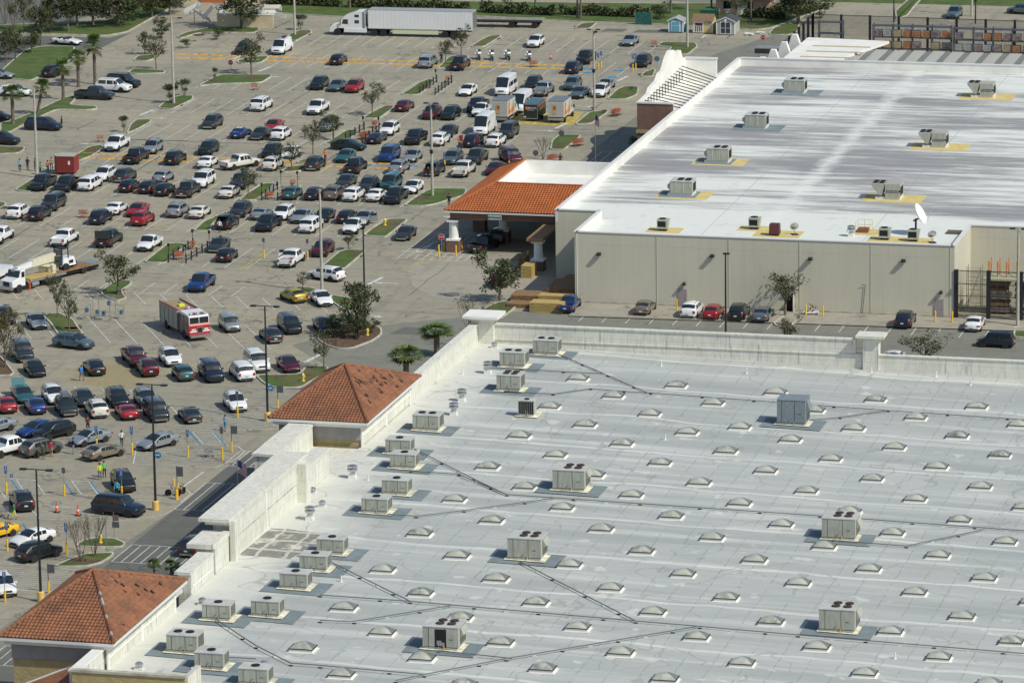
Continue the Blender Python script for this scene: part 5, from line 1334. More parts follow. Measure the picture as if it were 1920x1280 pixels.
m = MB(); m.box(-.85,.85,-.05,0,-.28,.28,mat('sign_pale',(.45,.52,.52),.6)); o = m.obj('sign_board', t); o.location = (-13.6+12.5, 44.78-56, 4.62); text('ENTRANCE', .33, (0,-.07,0), (pi/2,0,0), CLOTH['navy'], o)
m = MB(); m.box(-5.2,-3.25,45,72,0,4.6,mat('brick_red',(.22,.09,.07),.9,noise=.2,nscale=2)); PC(m, 'brick_wall'); m = MB(); m.box(-4.7,-3.9,44.94,44.99,1.2,3.2,GLASS); PC(m, 'window')
m = MB(); m.box(-4.8,-3.8,44.93,44.96,1.1,1.2,WHITE); PC(m, 'window_sill')
# far store roof plant
def ac2(k):
    t = empty('rooftop_unit'); m = MB(); m.box(-1.5,1.5,.1,2.3,0,.3,WCAP); m.obj('curb', t)
    if k == 'a':
        m = MB(); m.box(-1.2,1.5,0,2.4,.3,1.75,CAB); m.side([(-1.2,.5),(-1.6,1.0),(-1.6,1.3),(-1.2,1.6)], .2,2.2,CAB); m.box(-1.25,1.55,-.05,2.45,1.75,1.82,CABT)
        for x in (-.5,.4): m.box(x,x+.04,-.03,0,.4,1.6,WCAP)
        m.box(1.5,1.53,.5,2.0,.5,1.5,DARKH); m.obj('cabinet', t)
        for x, y in ((-.1,1.5),(.85,1.5),(-.1,.8),(.85,.8)):
            m = MB(); m.lathe([(.36,0),(.38,.1),(.2,.12)], (x,y,1.82), BLACK, 14); m.obj('fan', t)
    else:
        m = MB(); m.box(-.3,1.5,0,2.4,.3,.9,CAB); m.box(-.2,1.5,.1,2.3,.9,1.15,DARKH); m.box(-.3,1.5,0,2.4,1.15,1.9,CAB); m.box(-.2,1.4,-.06,0,.95,1.1,CABG); m.side([(-.35,1.9),(-2.0,1.9),(-1.95,1.65),(-1.0,.5),(-.7,.5)],0,2.4,CAB); m.box(1.5,1.53,.3,2.1,.5,1.5,DARKH); m.obj('cabinet', t)
        for x, y in ((-1.55,.7),(-.8,.7),(-1.55,1.7),(-.8,1.7)):
            m = MB(); m.lathe([(.32,0),(.34,.1),(.2,.12)], (x,y,1.9), BLACK, 14); m.obj('fan', t)
    return t
ol = ['furthest back in the left line','second from back in the left line','third from back in the left line','nearest in the left line']
def pad2(x, y, x0, x1, y0, y1, m, dz=0): P2(MB().box(x+x0,x+x1,y+y0,y+y1,ZR-.05,ZR+.02+dz,m), 'roof_pad')
for i, (x, y) in enumerate(B2AC):
    P.get('a2', lambda: ac2('a'), (x, y, ZR+.02), label=f'boxy rooftop unit {ol[i]} on the streaked roof', cat='air conditioner', group='air conditioners on the far store'); pad2(x, y, -2.9, 3.6, -1.6, 3.2, PADY if i > 1 else PADG, .001*i); pad2(x,y,-2.6,2.0,-.9,3.0,PADG,.01)
for i, (x, y) in enumerate(B2V):
    P.get('v2', lambda: ac2('v'), (x, y, ZR+.02), label=f'notched rooftop unit, {["furthest","middle","nearest"][i]} of three on the right of streaked roof', cat='air conditioner', group='air conditioners on the far store'); pad2(x, y, -3.0, 4.2, -1.4, 3.4, PADY)
def small_ac():
    t = empty('condenser_unit'); m = MB(); m.box(-.6,.6,0,1.1,.25,1.35,CAB); m.box(-.5,.45,-.02,0,.5,1.15,DARKH); m.side([(.6,.4),(.75,1.35),(.6,1.35)],0,1.1,CAB); m.obj('cabinet', t); m = MB(); m.lathe([(.4,0),(.42,.08),(.2,.1)], (0,.55,1.35), BLACK, 14); m.obj('fan', t); m = MB(); m.box(-.5,.5,.1,1,0,.25,DMETAL); m.obj('stand', t); return t
lab = {0:'small condenser leftmost on the front roof edge',1:'small condenser beside the maroon box',4:'small condenser beside the yellow railed hatch',5:'small condenser below the large dish'}
for i, (k, x, y) in enumerate(B2S):
    if k == 'u': P.get('sm', small_ac, (x, y, ZR+.04), label=lab[i], cat='condenser', group='small condensers on the far store'); pad2(x, y, -1.9, 2.2, -.7, 2.2, PADY, .002*i)
    elif k == 'm':
        t = empty('maroon_intake_box', (x,y,ZR+.03), label='maroon intake box near front roof edge', cat='vent box'); m = MB(); m.box(-.6,.6,0,1.1,.2,1.35,mat('maroon_metal',(.1,.025,.03),.6),taper=.92); m.obj('hood', t); m = MB(); m.box(-.5,.5,.1,1,0,.2,BLACK); m.obj('curb', t); pad2(x, y, -2.5, 3.0, -.6, 3.3, PADY, .004)
    elif k == 'v': t = vent_t(); t.location = (x,y,ZR); tag(t, 'round metal exhaust fan left of the yellow railed hatch', 'roof vent')
    elif k == 'h':
        t = empty('roof_hatch', (x,y,ZR), label='rust coloured roof hatch with yellow guard rail', cat='roof hatch'); m = MB(); m.box(-.6,.6,0,1.2,0,.5,mat('rust_red',(.25,.1,.06),.8)); m.obj('hatch', t); m = MB(); yy = mat('rail_yellow',(.7,.6,.25),.6)
        for z in (.7,1.3): m.path([(-.8,-.1,z),(-.8,1.5,z),(.9,1.5,z),(.9,-.1,z)], .035, yy)
        for p in ((-.8,-.1),(-.8,1.5),(.9,1.5),(.9,-.1),(0,1.5)): m.tube((*p,0),(*p,1.3),.035,yy,6)
        m.obj('guard_rail', t); pad2(x,y,-1.0,2.3,-1.0,2.2,PADY,.006)
    elif k == 'd':
        t = empty('small_dish', (x,y,ZR), 2.0, label='small grey dish antenna '+('beside the maroon box' if i == 7 else 'right of the condensers near roof corner'), cat='dish antenna'); m = MB(); m.tube((0,0,0),(0,0,.8),.05,METAL); m.box(-.5,.5,-.4,.4,0,.06,DMETAL); m.obj('mount', t)
        m = MB(); m.lathe([(.02,0),(.3,.05),(.5,.16),(.52,.16)], (0,0,0), METAL, 16, Matrix.Translation((0,0,.9)) @ Matrix.Rotation(1.1,4,'Y')); m.obj('reflector', t)
    elif k == 'D':
        t = empty('satellite_dish', (x,y,ZR), radians(-5), label='large white satellite dish on a post near the roof corner', cat='satellite dish'); m = MB(); m.tube((0,0,0),(0,0,1.9),.12,DMETAL,10); m.tube((-.3,0,1.6),(.3,0,1.9),.1,DMETAL,8); m.obj('post', t)
        m = MB(); X = Matrix.Translation((.25,.1,2.3)) @ Matrix.Rotation(radians(62),4,'Y'); m.lathe([(.02,0),(.5,.05),(.95,.19),(1.3,.4),(1.32,.4),(1.32,.36),(.95,.13),(.02,-.05)], (0,0,0), WHITE, 28, X); m.obj('reflector', t, smooth=.7)
        m = MB(); m.path([X @ Vector((1.25,0,.4)), X @ Vector((.35,0,1.5)), X @ Vector((.1,0,1.55))], .035, METAL); m.path([X @ Vector((-1.2,0,.4)), X @ Vector((.1,0,1.55))], .02, METAL); m.obj('feed_arm', t)
    elif k == 'k': pad2(x, y, -.9, .9, -.5, .8, mat('open_hatch_brown',(.12,.11,.09),.9), .25)
# garden centre roof, fences, racks
gc = empty('garden_centre', (0, 141, 0), label='white and louvred grey garden centre roof behind the far store', cat='garden centre')
def PG(mb, name, **k):
    o = mb.obj(name, gc, **k); o.location = (0,-141,0); return o
m = MB(); m.prism([(.3,140.3),(9,140.3),(9,158),(12.6,170.5),(.5,171.8)], 5.6, 6.0, WHITE); 
for k in range(4): m.box(2.5,10.0+.3*k,150.5+k*4.6,151.3+k*4.6,6.0,6.03,mat('ochre_strip',(.45,.38,.2),.8))
PG(m, 'white_deck')
LV1, LV2 = mat('louvre_pale',(.5,.5,.46),.6,noise=.1), mat('louvre_grey',(.2,.2,.18),.7,noise=.2)
m = MB(); m.box(9.1,120,140.3,165,5.5,5.6,LV2)
for k in range(400):
    x = 9.2+k*.25
    if (k%11) < 6: m.box(x,x+.13,140.4,165,5.6,5.68,LV1)
    elif k%11 == 10: m.box(x,x+.1,140.4,165,5.6,5.7,LV1)
PG(m, 'louvred_deck')
m = MB(); m.box(.3,9,171,171.3,0,5.6,WHITE); m.box(9,120,164.6,164.9,0,.3,KERB)
for k in range(14): m.box(9+8*k,9.3+8*k,164.4,164.7,0,5.5,WHITE)
PG(m, 'posts')
for i in range(4):
    y = 146.5+i*6.6; o = MB().side([(-1.3,5.0),(.9,5.0),(.15,7.25),(-.55,7.25)], 0, .9, WHITE).obj('a_frame_fin', label=f'white wedge fin on garden centre edge, {ORD[i]} from the viewer', cat='fin', group='white fins along garden centre'); o.location = (-1.0+.25*i, y, 0)
NET = mat('fence_mesh', (.02,.025,.025), .8)
def mesh_mat():
    m = bpy.data.materials.new('wire_mesh'); m.use_nodes = True; n_ = m.node_tree; b = n_.nodes['Principled BSDF']; b.inputs['Base Color'].default_value = (.02,.025,.025,1); t = NT(n_)
    tr = n_.nodes.new('ShaderNodeBsdfTransparent'); mx = n_.nodes.new('ShaderNodeMixShader'); ou = n_.nodes['Material Output']
    x, y, z = t.sep(t.geo); a = t.line(t.math('ADD', x, z), .15, .022); c = t.line(t.math('SUBTRACT', x, z), .15, .022); f = t.math('MAXIMUM', a, c)
    t.ln(f, mx.inputs[0]); t.ln(tr.outputs[0], mx.inputs[1]); t.ln(b.outputs[0], mx.inputs[2]); t.ln(mx.outputs[0], ou.inputs[0]); return m
WIRE = mesh_mat()
def fence(name, pts, h, step, rails, lab, r=.1):
    t = empty(name, (*pts[0],0), label=lab, cat='fence'); o0 = Vector((*pts[0],0)); mp = MB(); mr = MB(); mn = MB()
    for a, b in zip(pts, pts[1:]):
        a, b = Vector((*a,0))-o0, Vector((*b,0))-o0; n = max(1, round((b-a).length/step))
        for k in range(n+1):
            p = a.lerp(b, k/n); q = MB(); q.box(p.x-r,p.x+r,p.y-r,p.y+r,0,h,DMETAL); q.obj('post', t)
        for z in rails: mr.tube(a+Vector((0,0,z)), b+Vector((0,0,z)), .05, DMETAL, 6)
        mn.add([a, b, b+Vector((0,0,h-.1)), a+Vector((0,0,h-.1))], [(0,1,2,3)], WIRE)
    mr.obj('rail', t); mn.obj('mesh_panel', t); return t
fence('black_mesh_fence', [(46.3,21.2),(72,21.4)], 5.6, 3.55, (1.2,2.6,4.0,5.5), 'tall black mesh fence of the side yard beside the taupe wall', .22)
fence('black_mesh_fence', [(-3,172),(-3.5,196.5),(62,194)], 5.4, 4.4, (5.3,), 'tall black post fence round the far garden yard', .17)
SH = mat('shrink_wrap_tan',(.42,.33,.2),.4,noise=.2,nscale=2); SH2 = mat('wrap_orange',(.42,.19,.09),.4,noise=.2,nscale=2); SH3 = mat('wrap_mauve',(.2,.14,.16),.35,noise=.3,nscale=2,c2=(.4,.33,.32)); SH4 = mat('wrap_grey',(.4,.4,.38),.3,noise=.2,nscale=2); STEEL = mat('rack_steel',(.09,.11,.14),.5,.4)
def rack(x, y, n, lev, lab, pal=True, w=2.9, dh=1.7):
    t = empty('pallet_rack', (x,y,0), label=lab, cat='storage rack', group='pallet racks in the garden yard'); 
    for k in range(n+1):
        m = MB()
        for yy in (0,1.1): m.box(k*w-.06,k*w+.06,yy-.06,yy+.06,0,lev*dh+.2,STEEL)
        m.tube((k*w,0,.4),(k*w,1.1,2.2),.03,STEEL,5); m.tube((k*w,1.1,2.2),(k*w,0,4.0),.03,STEEL,5); m.obj('upright', t)
    for l in range(1, lev+1):
        m = MB(); m.box(.06,n*w-.06,-.05,.05,l*dh-.12,l*dh,STEEL); m.box(.06,n*w-.06,1.05,1.15,l*dh-.12,l*dh,STEEL); m.box(.06,n*w-.06,.05,1.05,l*dh-.06,l*dh-.03,STEEL); m.obj('shelf_beam', t)
    return t
PALC = {'tan':SH,'orange':SH2,'mauve':SH3,'grey':SH4}
def mk_pallet(c):
    t = empty('wrapped_pallet'); m = MB()
    for y in (0,.45,.9): m.box(-.55,.55,y,y+.1,0,.12,WOODD)
    m.obj('wooden_base', t); m = MB(); m.box(-.56,.56,-.03,1.03,.12,.98,PALC[c]); 
    for z in (.33,.55,.77): m.box(-.57,.57,-.04,1.04,z,z+.02,DARKH)
    m.obj('stacked_bags', t, bevel=.0); return t
ri = 0
for r_, (x, y, n, lev) in enumerate(((6.9,189.2,4,3),(19.0,188.4,4,3),(31.1,187.6,4,3))):
    rack(x, y, n, lev, f'steel pallet rack, {["left","middle","right"][r_]} of three full racks in the far yard')
    for l in (0,1,2):
        for k in range(8):
            if rnd.random() < .12: continue
            c = rnd.choice(['tan','orange','mauve','mauve','orange','tan','grey'] if l else ['grey','mauve','tan'])
            P.get('pal'+c, lambda c=c: mk_pallet(c), (x+.78+k*1.43, y+.05, l*1.7+.01), label=f'{c} wrapped pallet, {ORD[k]} from left on {["bottom","middle","top"][l]} shelf of {["left","middle","right"][r_]} far rack', cat='pallet', group='wrapped pallets on the far racks')
rack(-1.6, 191, 1, 3, 'empty steel rack at the left corner of the far yard', w=3.6)
for i in range(2): P.get('palgrey', lambda: mk_pallet('grey'), (3.2+1.5*i, 188.5, 0), scale=1.25, label=f'white wrapped pallet beside the empty rack, {["left","right"][i]} of the pair', cat='pallet')
# side yard stock behind front fence
def lumber_stack(x, y, w, d, h, m_, lab, rz=0):
    t = MB(); n = max(1, int(h/.16)); 
    for k in range(n):
        z = k*h/n; t.box(-w/2,w/2,0,d,z+.02,z+h/n-.015,m_)
        if k%3 == 0 and k: t.box(-w/2+.3,-w/2+.4,-.03,d+.03,z-.015,z+.02,DARKH)
    o = t.obj('lumber_stack', label=lab, cat='lumber stack', group='lumber stacks outside', loc=(x,y,0), rz=rz); return o
for i, (x, y, w, d, h, k) in enumerate(((-3.3,17.0,3.6,2.0,.5,0),(-.0,15.1,3.9,2.0,1.15,1),(.2,18.3,3.9,1.5,1.3,1),(-6.7,32.6,1.3,2.6,1.5,1),(-3.6,20.0,3.6,3.0,.8,0),(.2,22.5,4.0,5.0,1.3,0),(.2,28.6,3.2,2.8,1.0,0),(-8.4,37.2,.9,1.8,1.5,0))):
    lumber_stack(x, y, w, d, h, WOOD if k else WOODD, ['low dark board stack nearest the forecourt edge','pale yellow lumber stack beside the blue pickup','pale yellow stack behind the front yellow lumber stack','tall pale lumber stack beside the canopy column','dark board stack behind the low front stack','dark board stack against the taupe corner','deepest dark board stack in the wall shade','small brown board stack half hidden behind the broad oak'][i])
for k in range(4):
    x = 49.5+k*3.2; t = empty('timber_rack', (x,24.0,0), label=f'brown storage rack bay with lumber behind mesh fence, {ORD[k]} from left', cat='storage rack', group='timber racks behind the side fence')
    m = MB()
    for xx in (0,1.0,2.0): 
        m.box(xx,xx+.12,0,.15,0,6.1,mat('rack_orange',(.5,.2,.06),.6)); m.box(xx,xx+.12,1.8,1.95,0,6.1,MATS['rack_orange']); m.tube((xx+.06,0,4.7),(xx+.06,1.8,5.9),.06,MATS['rack_orange'],6)
    m.obj('frame', t); m = MB(); m.box(-.4,2.8,-1.2,1.9,4.1,4.3,mat('shelf_cream',(.5,.5,.35),.7)); m.obj('canopy_board', t); m = MB()
    for z in (.3,1.1,1.9,2.7,3.4): m.box(-.3+rnd.uniform(0,.4),2.6-rnd.uniform(0,.5),-.2,1.7,z,z+rnd.uniform(.25,.5),rnd.choice([WOOD,WOODD,SH3,METAL,SH4]))
    m.obj('stored_stock', t)
t = empty('scaffold_tower', (46.9,25,0), label='grey scaffold ladder tower behind the mesh fence', cat='scaffold'); m = MB()
for x in (0,1.6):
    for y in (0,1.2): m.tube((x,y,0),(x,y,5.2),.05,METAL,6)
for z in range(1,11): m.tube((0,0,z*.5),(1.6,0,z*.5),.03,METAL,5)
m.tube((0,0,.3),(1.6,0,5),.04,METAL,5); m.obj('frame', t)
# ---------------- vehicles ----------------
SPEC = dict(  # L W H  belt roof  cowl_x roof_front roof_rear back_base deck_z wheelR wb
 sedan=(4.75,1.84,.93,1.43,1.05,.2,-1.1,-1.95,1.05,.34,2.8), coupe=(4.65,1.88,.88,1.3,.75,.05,-1.0,-1.85,.98,.34,2.7), convertible=(4.75,1.9,.9,1.22,.7,.3,-.3,-1.0,.96,.34,2.7),
 hatch=(4.2,1.78,.97,1.5,1.15,.3,-1.2,-1.95,1.08,.33,2.6), suv=(4.7,1.88,1.06,1.66,1.2,.4,-1.6,-2.22,1.16,.37,2.75), bigsuv=(5.2,2.0,1.18,1.88,1.25,.7,-2.1,-2.5,1.2,.4,3.0),
 pickup=(5.75,2.0,1.15,1.86,1.35,.8,-.75,-1.0,1.15,.41,3.7), smallpickup=(5.2,1.85,1.05,1.7,1.1,.6,-.45,-.65,1.05,.36,3.2), minivan=(5.1,1.98,1.05,1.76,1.6,.75,-2.1,-2.4,1.1,.34,3.05),
 van=(5.9,2.05,1.25,2.65,2.35,1.7,-2.7,-2.9,1.3,.36,3.7), oldvan=(5.6,2.0,1.15,2.1,1.75,1.15,-2.5,-2.72,1.2,.37,3.4), boxy=(4.1,1.76,1.05,1.66,1.15,.75,-1.8,-2.0,1.1,.32,2.55))
def car(kind, paint, ex=''):
    L, Wd, belt, roof, cw, rf, rr, bb, dk, wr, wb = SPEC[kind]; h = L/2; w = Wd/2; t = empty('parked_'+{'pickup':'pickup_truck','smallpickup':'pickup_truck','van':'van','oldvan':'van','minivan':'minivan'}.get(kind, 'car')); pm = PAINT[paint]
    pick = 'pickup' in kind; hz = belt-(.2 if kind in ('sedan','coupe','hatch','convertible') else .15); tw = w*(.8 if kind not in ('van','boxy','bigsuv') else .88)
    st = []   # x, width, shoulder z, top z, top halfwidth
    st.append((h, w*.72, hz-.22, hz-.2, w*.6)); st.append((h-.1, w*.88, hz-.12, hz-.06, w*.7)); st.append((h-.35, w*.97, hz-.05, hz+.0, w*.75)); st.append(((h-.35+cw)/2, w, belt-.08, belt-.02, w*.78)); st.append((cw, w, belt, belt+.03, w*.8))
    st.append((cw*.55+rf*.45, w, belt, belt+(roof-belt)*.55, w*.84)); st.append((rf, w, belt, roof-.03, tw)); st.append((rf-.3, w, belt+.01, roof, tw)); 
    if kind == 'convertible': st[-3] = (cw-.05, w, belt, belt+.04, w*.8); st[-2] = (cw-.35, w, belt, belt-.0, w*.8); st[-1] = (cw-.5, w, belt, belt-.15, w*.8)
    st.append(((rf+rr)/2, w, belt+.02, roof+(.01 if kind != 'convertible' else -.05), tw*(1 if kind != 'convertible' else .9))); st.append((rr+.05, w, belt+.02, roof-.02, tw))
    if kind == 'convertible': st[-2] = (-.2, w, belt, belt-.15, w*.8); st[-1] = (-.85, w, belt, belt-.1, w*.8)
    st.append((bb, w, belt+.02, dk+.02, tw*.98))
    bed = []
    if pick:
        fl = belt-.5; cover = 'hatch open' in ex
        for x in (bb-.02, -h+.22): st.append((x, w, belt, fl if not cover else belt+.03, w*.84)); 
        st.append((-h+.2, w, belt, belt, w*.84)); st.append((-h+.04, w*.96, belt-.03, belt-.01, w*.84))
    elif kind in ('sedan','coupe','convertible'):
        st.append(((bb-h)/2, w*.98, dk-.06, dk, w*.76)); st.append((-h+.12, w*.9, dk-.1, dk-.03, w*.7)); st.append((-h, w*.78, dk-.28, dk-.25, w*.62))
    else: st.append((-h+.06, w*.95, belt-.12, dk-.08, tw)); st.append((-h, w*.86, belt-.3, belt-.28, w*.8))
    st.sort(key=lambda s_: -s_[0]); zb = .3 if not pick else .42
    m = MB(); rings = []
    for x, ww, sh, tp, thw in st:
        dip = .0
        pts = [(0,zb-.05),(ww*.8,zb-.03),(ww*.97,zb+.1),(ww,.62 if sh > .7 else sh*.7),(ww*.985,sh-.06),(ww*.95,sh),(thw,tp-(.07 if tp > belt+.3 else .02)),(thw*.88,tp+.0 if tp > belt+.1 else tp),(0,tp+(.05 if tp > belt+.1 else .03))]
        if pick and x < bb+.0 and x > -h+.21: pts = [(0,zb-.05),(ww*.8,zb-.03),(ww*.97,zb+.1),(ww,.62),(ww*.985,sh-.06),(ww*.96,sh),(ww*.88,sh),(ww*.87,tp if not ('hatch open' in ex) else sh),(0,tp)]
        ring = [(x,y,z) for y, z in pts]+[(x,-y,z) for y, z in pts[-2:0:-1]]; rings.append(ring)
    n = len(rings[0]); vs = [p for r in rings for p in r]; body = []; low = []
    for i in range(len(rings)-1):
        for j in range(n):
            f = (i*n+j, (i+1)*n+j, (i+1)*n+(j+1)%n, i*n+(j+1)%n); (low if j in (0,1,n-1,n-2) else body).append(f)
    m.add(vs, body, pm); m.add(vs, low, BLACK); m.add(rings[0], [tuple(range(n))], pm); m.add(rings[-1], [tuple(range(n-1,-1,-1))], pm)
    for x in (h-.02, -h+.02): m.box(x-.05,x+.05,-w*.7,w*.7,zb,zb+.17,BLACK if paint not in ('charcoal',) else CHROME)
    for s_ in (-1,1):
        for x in (wb/2,-wb/2): m.lathe([(wr+.06,0),(wr+.06,.01)],(0,0,0),BLACK,16,Matrix.Translation((x+.05,s_*(w*.985),wr)) @ Matrix.Rotation(pi/2*(-s_),4,'X'))
        if kind in ('suv','bigsuv') and kind != 'x': m.tube((rf-.2,s_*tw*.86,roof+.07),(rr+.1,s_*tw*.86,roof+.05),.022,BLACK,5)
    m.obj('body', t, smooth=.75)
    g = MB(); Z = lambda i: st[i]
    idx = {round(s_[0],3): k for k, s_ in enumerate(st)}
    def R_(i, j): return Vector(rings[i][j])
    def pane(a, b, c, d, k=.07, off=.014):
        cen = (a+b+c+d)/4; nn = (b-a).cross(d-a); nn.normalize()
        if nn.dot(cen-Vector((0,0,.7))) < 0: nn = -nn
        q_ = [p.lerp(cen, k)+nn*off for p in (a,b,c,d)]; g.add(q_, [(0,1,2,3)], GLASS)
    ic = [k for k, s_ in enumerate(st) if s_[0] == cw] or [4]; ic = 4
    if kind == 'convertible':
        g.add([(cw,-.7,belt+.03),(cw,.7,belt+.03),(cw-.55,.6,roof),(cw-.55,-.6,roof)], [(0,1,2,3)], GLASS); g.obj('windscreen', t)
        m = MB(); m.box(-.95,.25,-.68,.68,belt-.14,belt-.1,BLACK); m.box(-1.5,-.9,-.72,.72,belt-.02,belt+.12,BLACK,taper=.9); 
        for y in (-.36,.36): m.box(-.35,.0,y-.22,y+.22,belt-.1,belt+.22,BLACK,taper=.85)
        m.obj('cabin', t)
    else:
        # windscreen spans cowl->roof front ; rear glass roof rear->back base; sides
        for a, b in ((4,5),(5,6)):
            for j in (6,7,8,9): pane(R_(a,j), R_(a,j+1), R_(b,j+1), R_(b,j), .0, .012)
        irr = max(k for k in range(len(st)) if abs(st[k][0]-(rr+.05)) < 1e-6); ib = irr+1
        for j in (6,7,8,9): pane(R_(irr,j).lerp(R_(ib,j),.12), R_(irr,j+1).lerp(R_(ib,j+1),.12), R_(irr,j+1).lerp(R_(ib,j+1),.8), R_(irr,j).lerp(R_(ib,j),.8), .0, .012)
        seg_ = [(5,6),(6,7),(7,8),(8,irr)] if irr > 8 else [(5,6),(6,7),(7,8)]
        if kind in ('suv','bigsuv','minivan','hatch','boxy'): seg_.append((irr,ib))
        if kind == 'oldvan' or (kind == 'van' and 'red dot' in ex): seg_ = [(5,6),(6,7)]
        for a, b in seg_:
            for lo, hi in ((5,6),(n-5,n-6)):
                u = .1 if (a in (7,8) or a == irr) else .02; p0, p1, p2, p3 = R_(a,lo), R_(b,lo), R_(b,hi), R_(a,hi)
                tt = .48 if kind in ('van','oldvan') else .86; p2 = p1.lerp(p2, tt); p3 = p0.lerp(p3, tt)
                pane(p0.lerp(p1,u), p1.lerp(p0,.03), p2.lerp(p3,.03), p3.lerp(p2,u), .03, .016)
        g.obj('window_glass', t)
    zl = hz-.24
    for s_ in (-1,1):
        m = MB(); m.box(-.1,.03,-.2,.2,-.07,.08,LAMPW,Matrix.Rotation(s_*.35,4,'Z')); m.obj('headlight', t, loc=(h-.12, s_*w*.7, zl+.02))
        m = MB(); m.box(-.03,.1,-.11 if pick or kind in ('suv','bigsuv','minivan','van','oldvan','boxy') else -.2,.11 if kind != 'sedan' else .18,-.14 if kind not in ('sedan','coupe') else -.07,.16 if kind not in ('sedan','coupe') else .07,LAMPR,Matrix.Rotation(-s_*.2,4,'Z')); m.obj('tail_light', t, loc=(-h-.0, s_*w*.8, dk-.24 if kind in('sedan','coupe') else belt-.18))
        m = MB(); m.box(-.08,.08,0 if s_>0 else -.2,.2 if s_>0 else 0,-.07,.08,pm); m.obj('wing_mirror', t, loc=(cw-.25, s_*w*.98, belt+.07))
    m = MB(); m.box(-.02,.04,-w*.42,w*.42,-.1,.1,BLACK); m.box(.04,.05,-w*.42,w*.42,-.02,.0,CHROME); m.obj('grille', t, loc=(h-.03, 0, zl-.02))
    m = MB(); m.box(-.02,0,-.17,.17,-.07,.07,PLATE); m.obj('licence_plate', t, loc=(-h-.045, 0, dk-.42 if kind in ('sedan','coupe') else .72))
    for x in (wb/2+.05, -wb/2+.05):
        for s_ in (-1,1):
            m = MB(); X = Matrix.Rotation(pi/2,4,'X'); m.lathe([(wr*.62,-.1),(wr,-.1),(wr,.1),(wr*.62,.1)],(0,0,0),RUBBER,16,X); m.lathe([(wr*.62,-.095),(wr*.62,.095)],(0,0,0),RIM,12,X); m.lathe([(wr*.2,-.11),(wr*.2,.11)],(0,0,0),BLACK,8,X)
            m.obj('wheel', t, loc=(x, s_*(w-.1), wr))
    # extras
    if 'ladder rack' in ex:
        m = MB(); 
        for x in (.8,-.4,-1.6): m.tube((x,-.8,2.15),(x,-.8,2.3),.03,METAL,5); m.tube((x,.8,2.15),(x,.8,2.3),.03,METAL,5); m.tube((x,-.8,2.3),(x,.8,2.3),.03,METAL,5)
        for y in (-.5,-.1): m.tube((1.2,y,2.36),(-2.2,y,2.36),.035,METAL,5)
        for k in range(9): m.tube((1-.35*k,-.5,2.36),(1-.35*k,-.1,2.36),.02,METAL,5)
        m.box(-.9,.3,.1,.6,2.3,2.45,CLOTH['maroon']); m.obj('ladder_rack', t)
    if 'stripes' in ex:
        for y in (-.22,.22):
            m = MB(); m.box(rr,rf,y-.13,y+.13,roof+.04,roof+.055,PAINT['white']); m.obj('racing_stripe', t); m = MB(); m.box(-h+.25,bb-.1,y-.13,y+.13,dk+.02,dk+.035,PAINT['white']); m.obj('racing_stripe', t)
    if 'red dot' in ex: m = MB(); m.lathe([(.22,0),(.22,.02)],(0,0,0),PAINT['red'],16,Matrix.Translation((1.0,1.02,1.75)) @ Matrix.Rotation(-pi/2,4,'X')); m.obj('red_emblem', t)
    if 'roof box' in ex: m = MB(); m.box(-1.3,.3,-.45,.45,roof+.08,roof+.5,PAINT['grey'],taper=.85); m.obj('roof_box', t, bevel=.05)
    if 'hatch' in ex or 'boot lid' in ex or 'tailgate' in ex:
        zt = roof if 'hatch' in ex or 'tailgate' in ex else dk; xb = rr if 'boot' not in ex else bb-.2
        if pick: m = MB(); m.box(-h+.05,-h+.12,-w*.85,w*.85,belt+.1,belt+1.1,GLASS); m.box(-h+.04,-h+.13,-w*.9,-w*.82,belt,belt+1.15,pm); m.box(-h+.3,bb,-w*.8,w*.8,belt+.05,belt+.3,BLACK)
        else: m = MB(); m.box(-1.0,0,-w*.78,w*.78,-.03,.03,pm,Matrix.Translation((xb,0,zt)) @ Matrix.Rotation(radians(12 if 'boot' not in ex else 50),4,'Y'))
        m.obj('open_hatch', t)
    if 'door' in ex:
        m = MB(); m.box(-.95,.0,-.03,.03,-.55,.15,pm,Matrix.Rotation(radians(-58),4,'Z')); m.box(-.85,-.15,-.035,.035,.18,.52,GLASS,Matrix.Rotation(radians(-58),4,'Z')); m.obj('open_door', t, loc=(cw-.35, w, belt-.1))
    if 'loaded' in ex or 'tool bed' in ex:
        m = MB()
        for k in range(7): m.box(-.3,.3,-.2,.2,0,.25,rnd.choice([PAINT['grey'],PAINT['maroon'],WOODD,PAINT['taupe'],BLACK]),Matrix.Translation((rnd.uniform(-h+.5,bb-.4),rnd.uniform(-.55,.55),belt-.45+rnd.uniform(0,.2))) @ Matrix.Rotation(rnd.uniform(0,3),4,'Z'))
        m.obj('cargo', t)
    return t
for k, c, x, y, hd, lab, ex in CARS:
    key = 'car'+k+c+ex
    P.get(key, lambda k=k, c=c, ex=ex: car(k, c, ex), (x, y, .0), radians(hd+rnd.uniform(-1.2,1.2)), label=lab, cat={'pickup':'pickup truck','smallpickup':'pickup truck','van':'van','oldvan':'van','minivan':'minivan'}.get(k,'car'), group='vehicles standing in the parking lots')
def wheel(t, x, y, r, wd=.26, name='wheel'):
    m = MB(); X = Matrix.Rotation(pi/2,4,'X'); m.lathe([(r*.6,-wd/2),(r,-wd/2),(r,wd/2),(r*.6,wd/2)],(0,0,0),RUBBER,18,X); o = m.obj(name, t, loc=(x,y,r)); m = MB(); m.lathe([(r*.58,-wd/2+.03),(r*.58,wd/2-.03)],(0,0,0),RIM,12,X); m.lathe([(r*.2,-wd/2-.02),(r*.2,wd/2+.02)],(0,0,0),BLACK,8,X); m.obj('rim', o)
    return o
WP = PAINT['white']
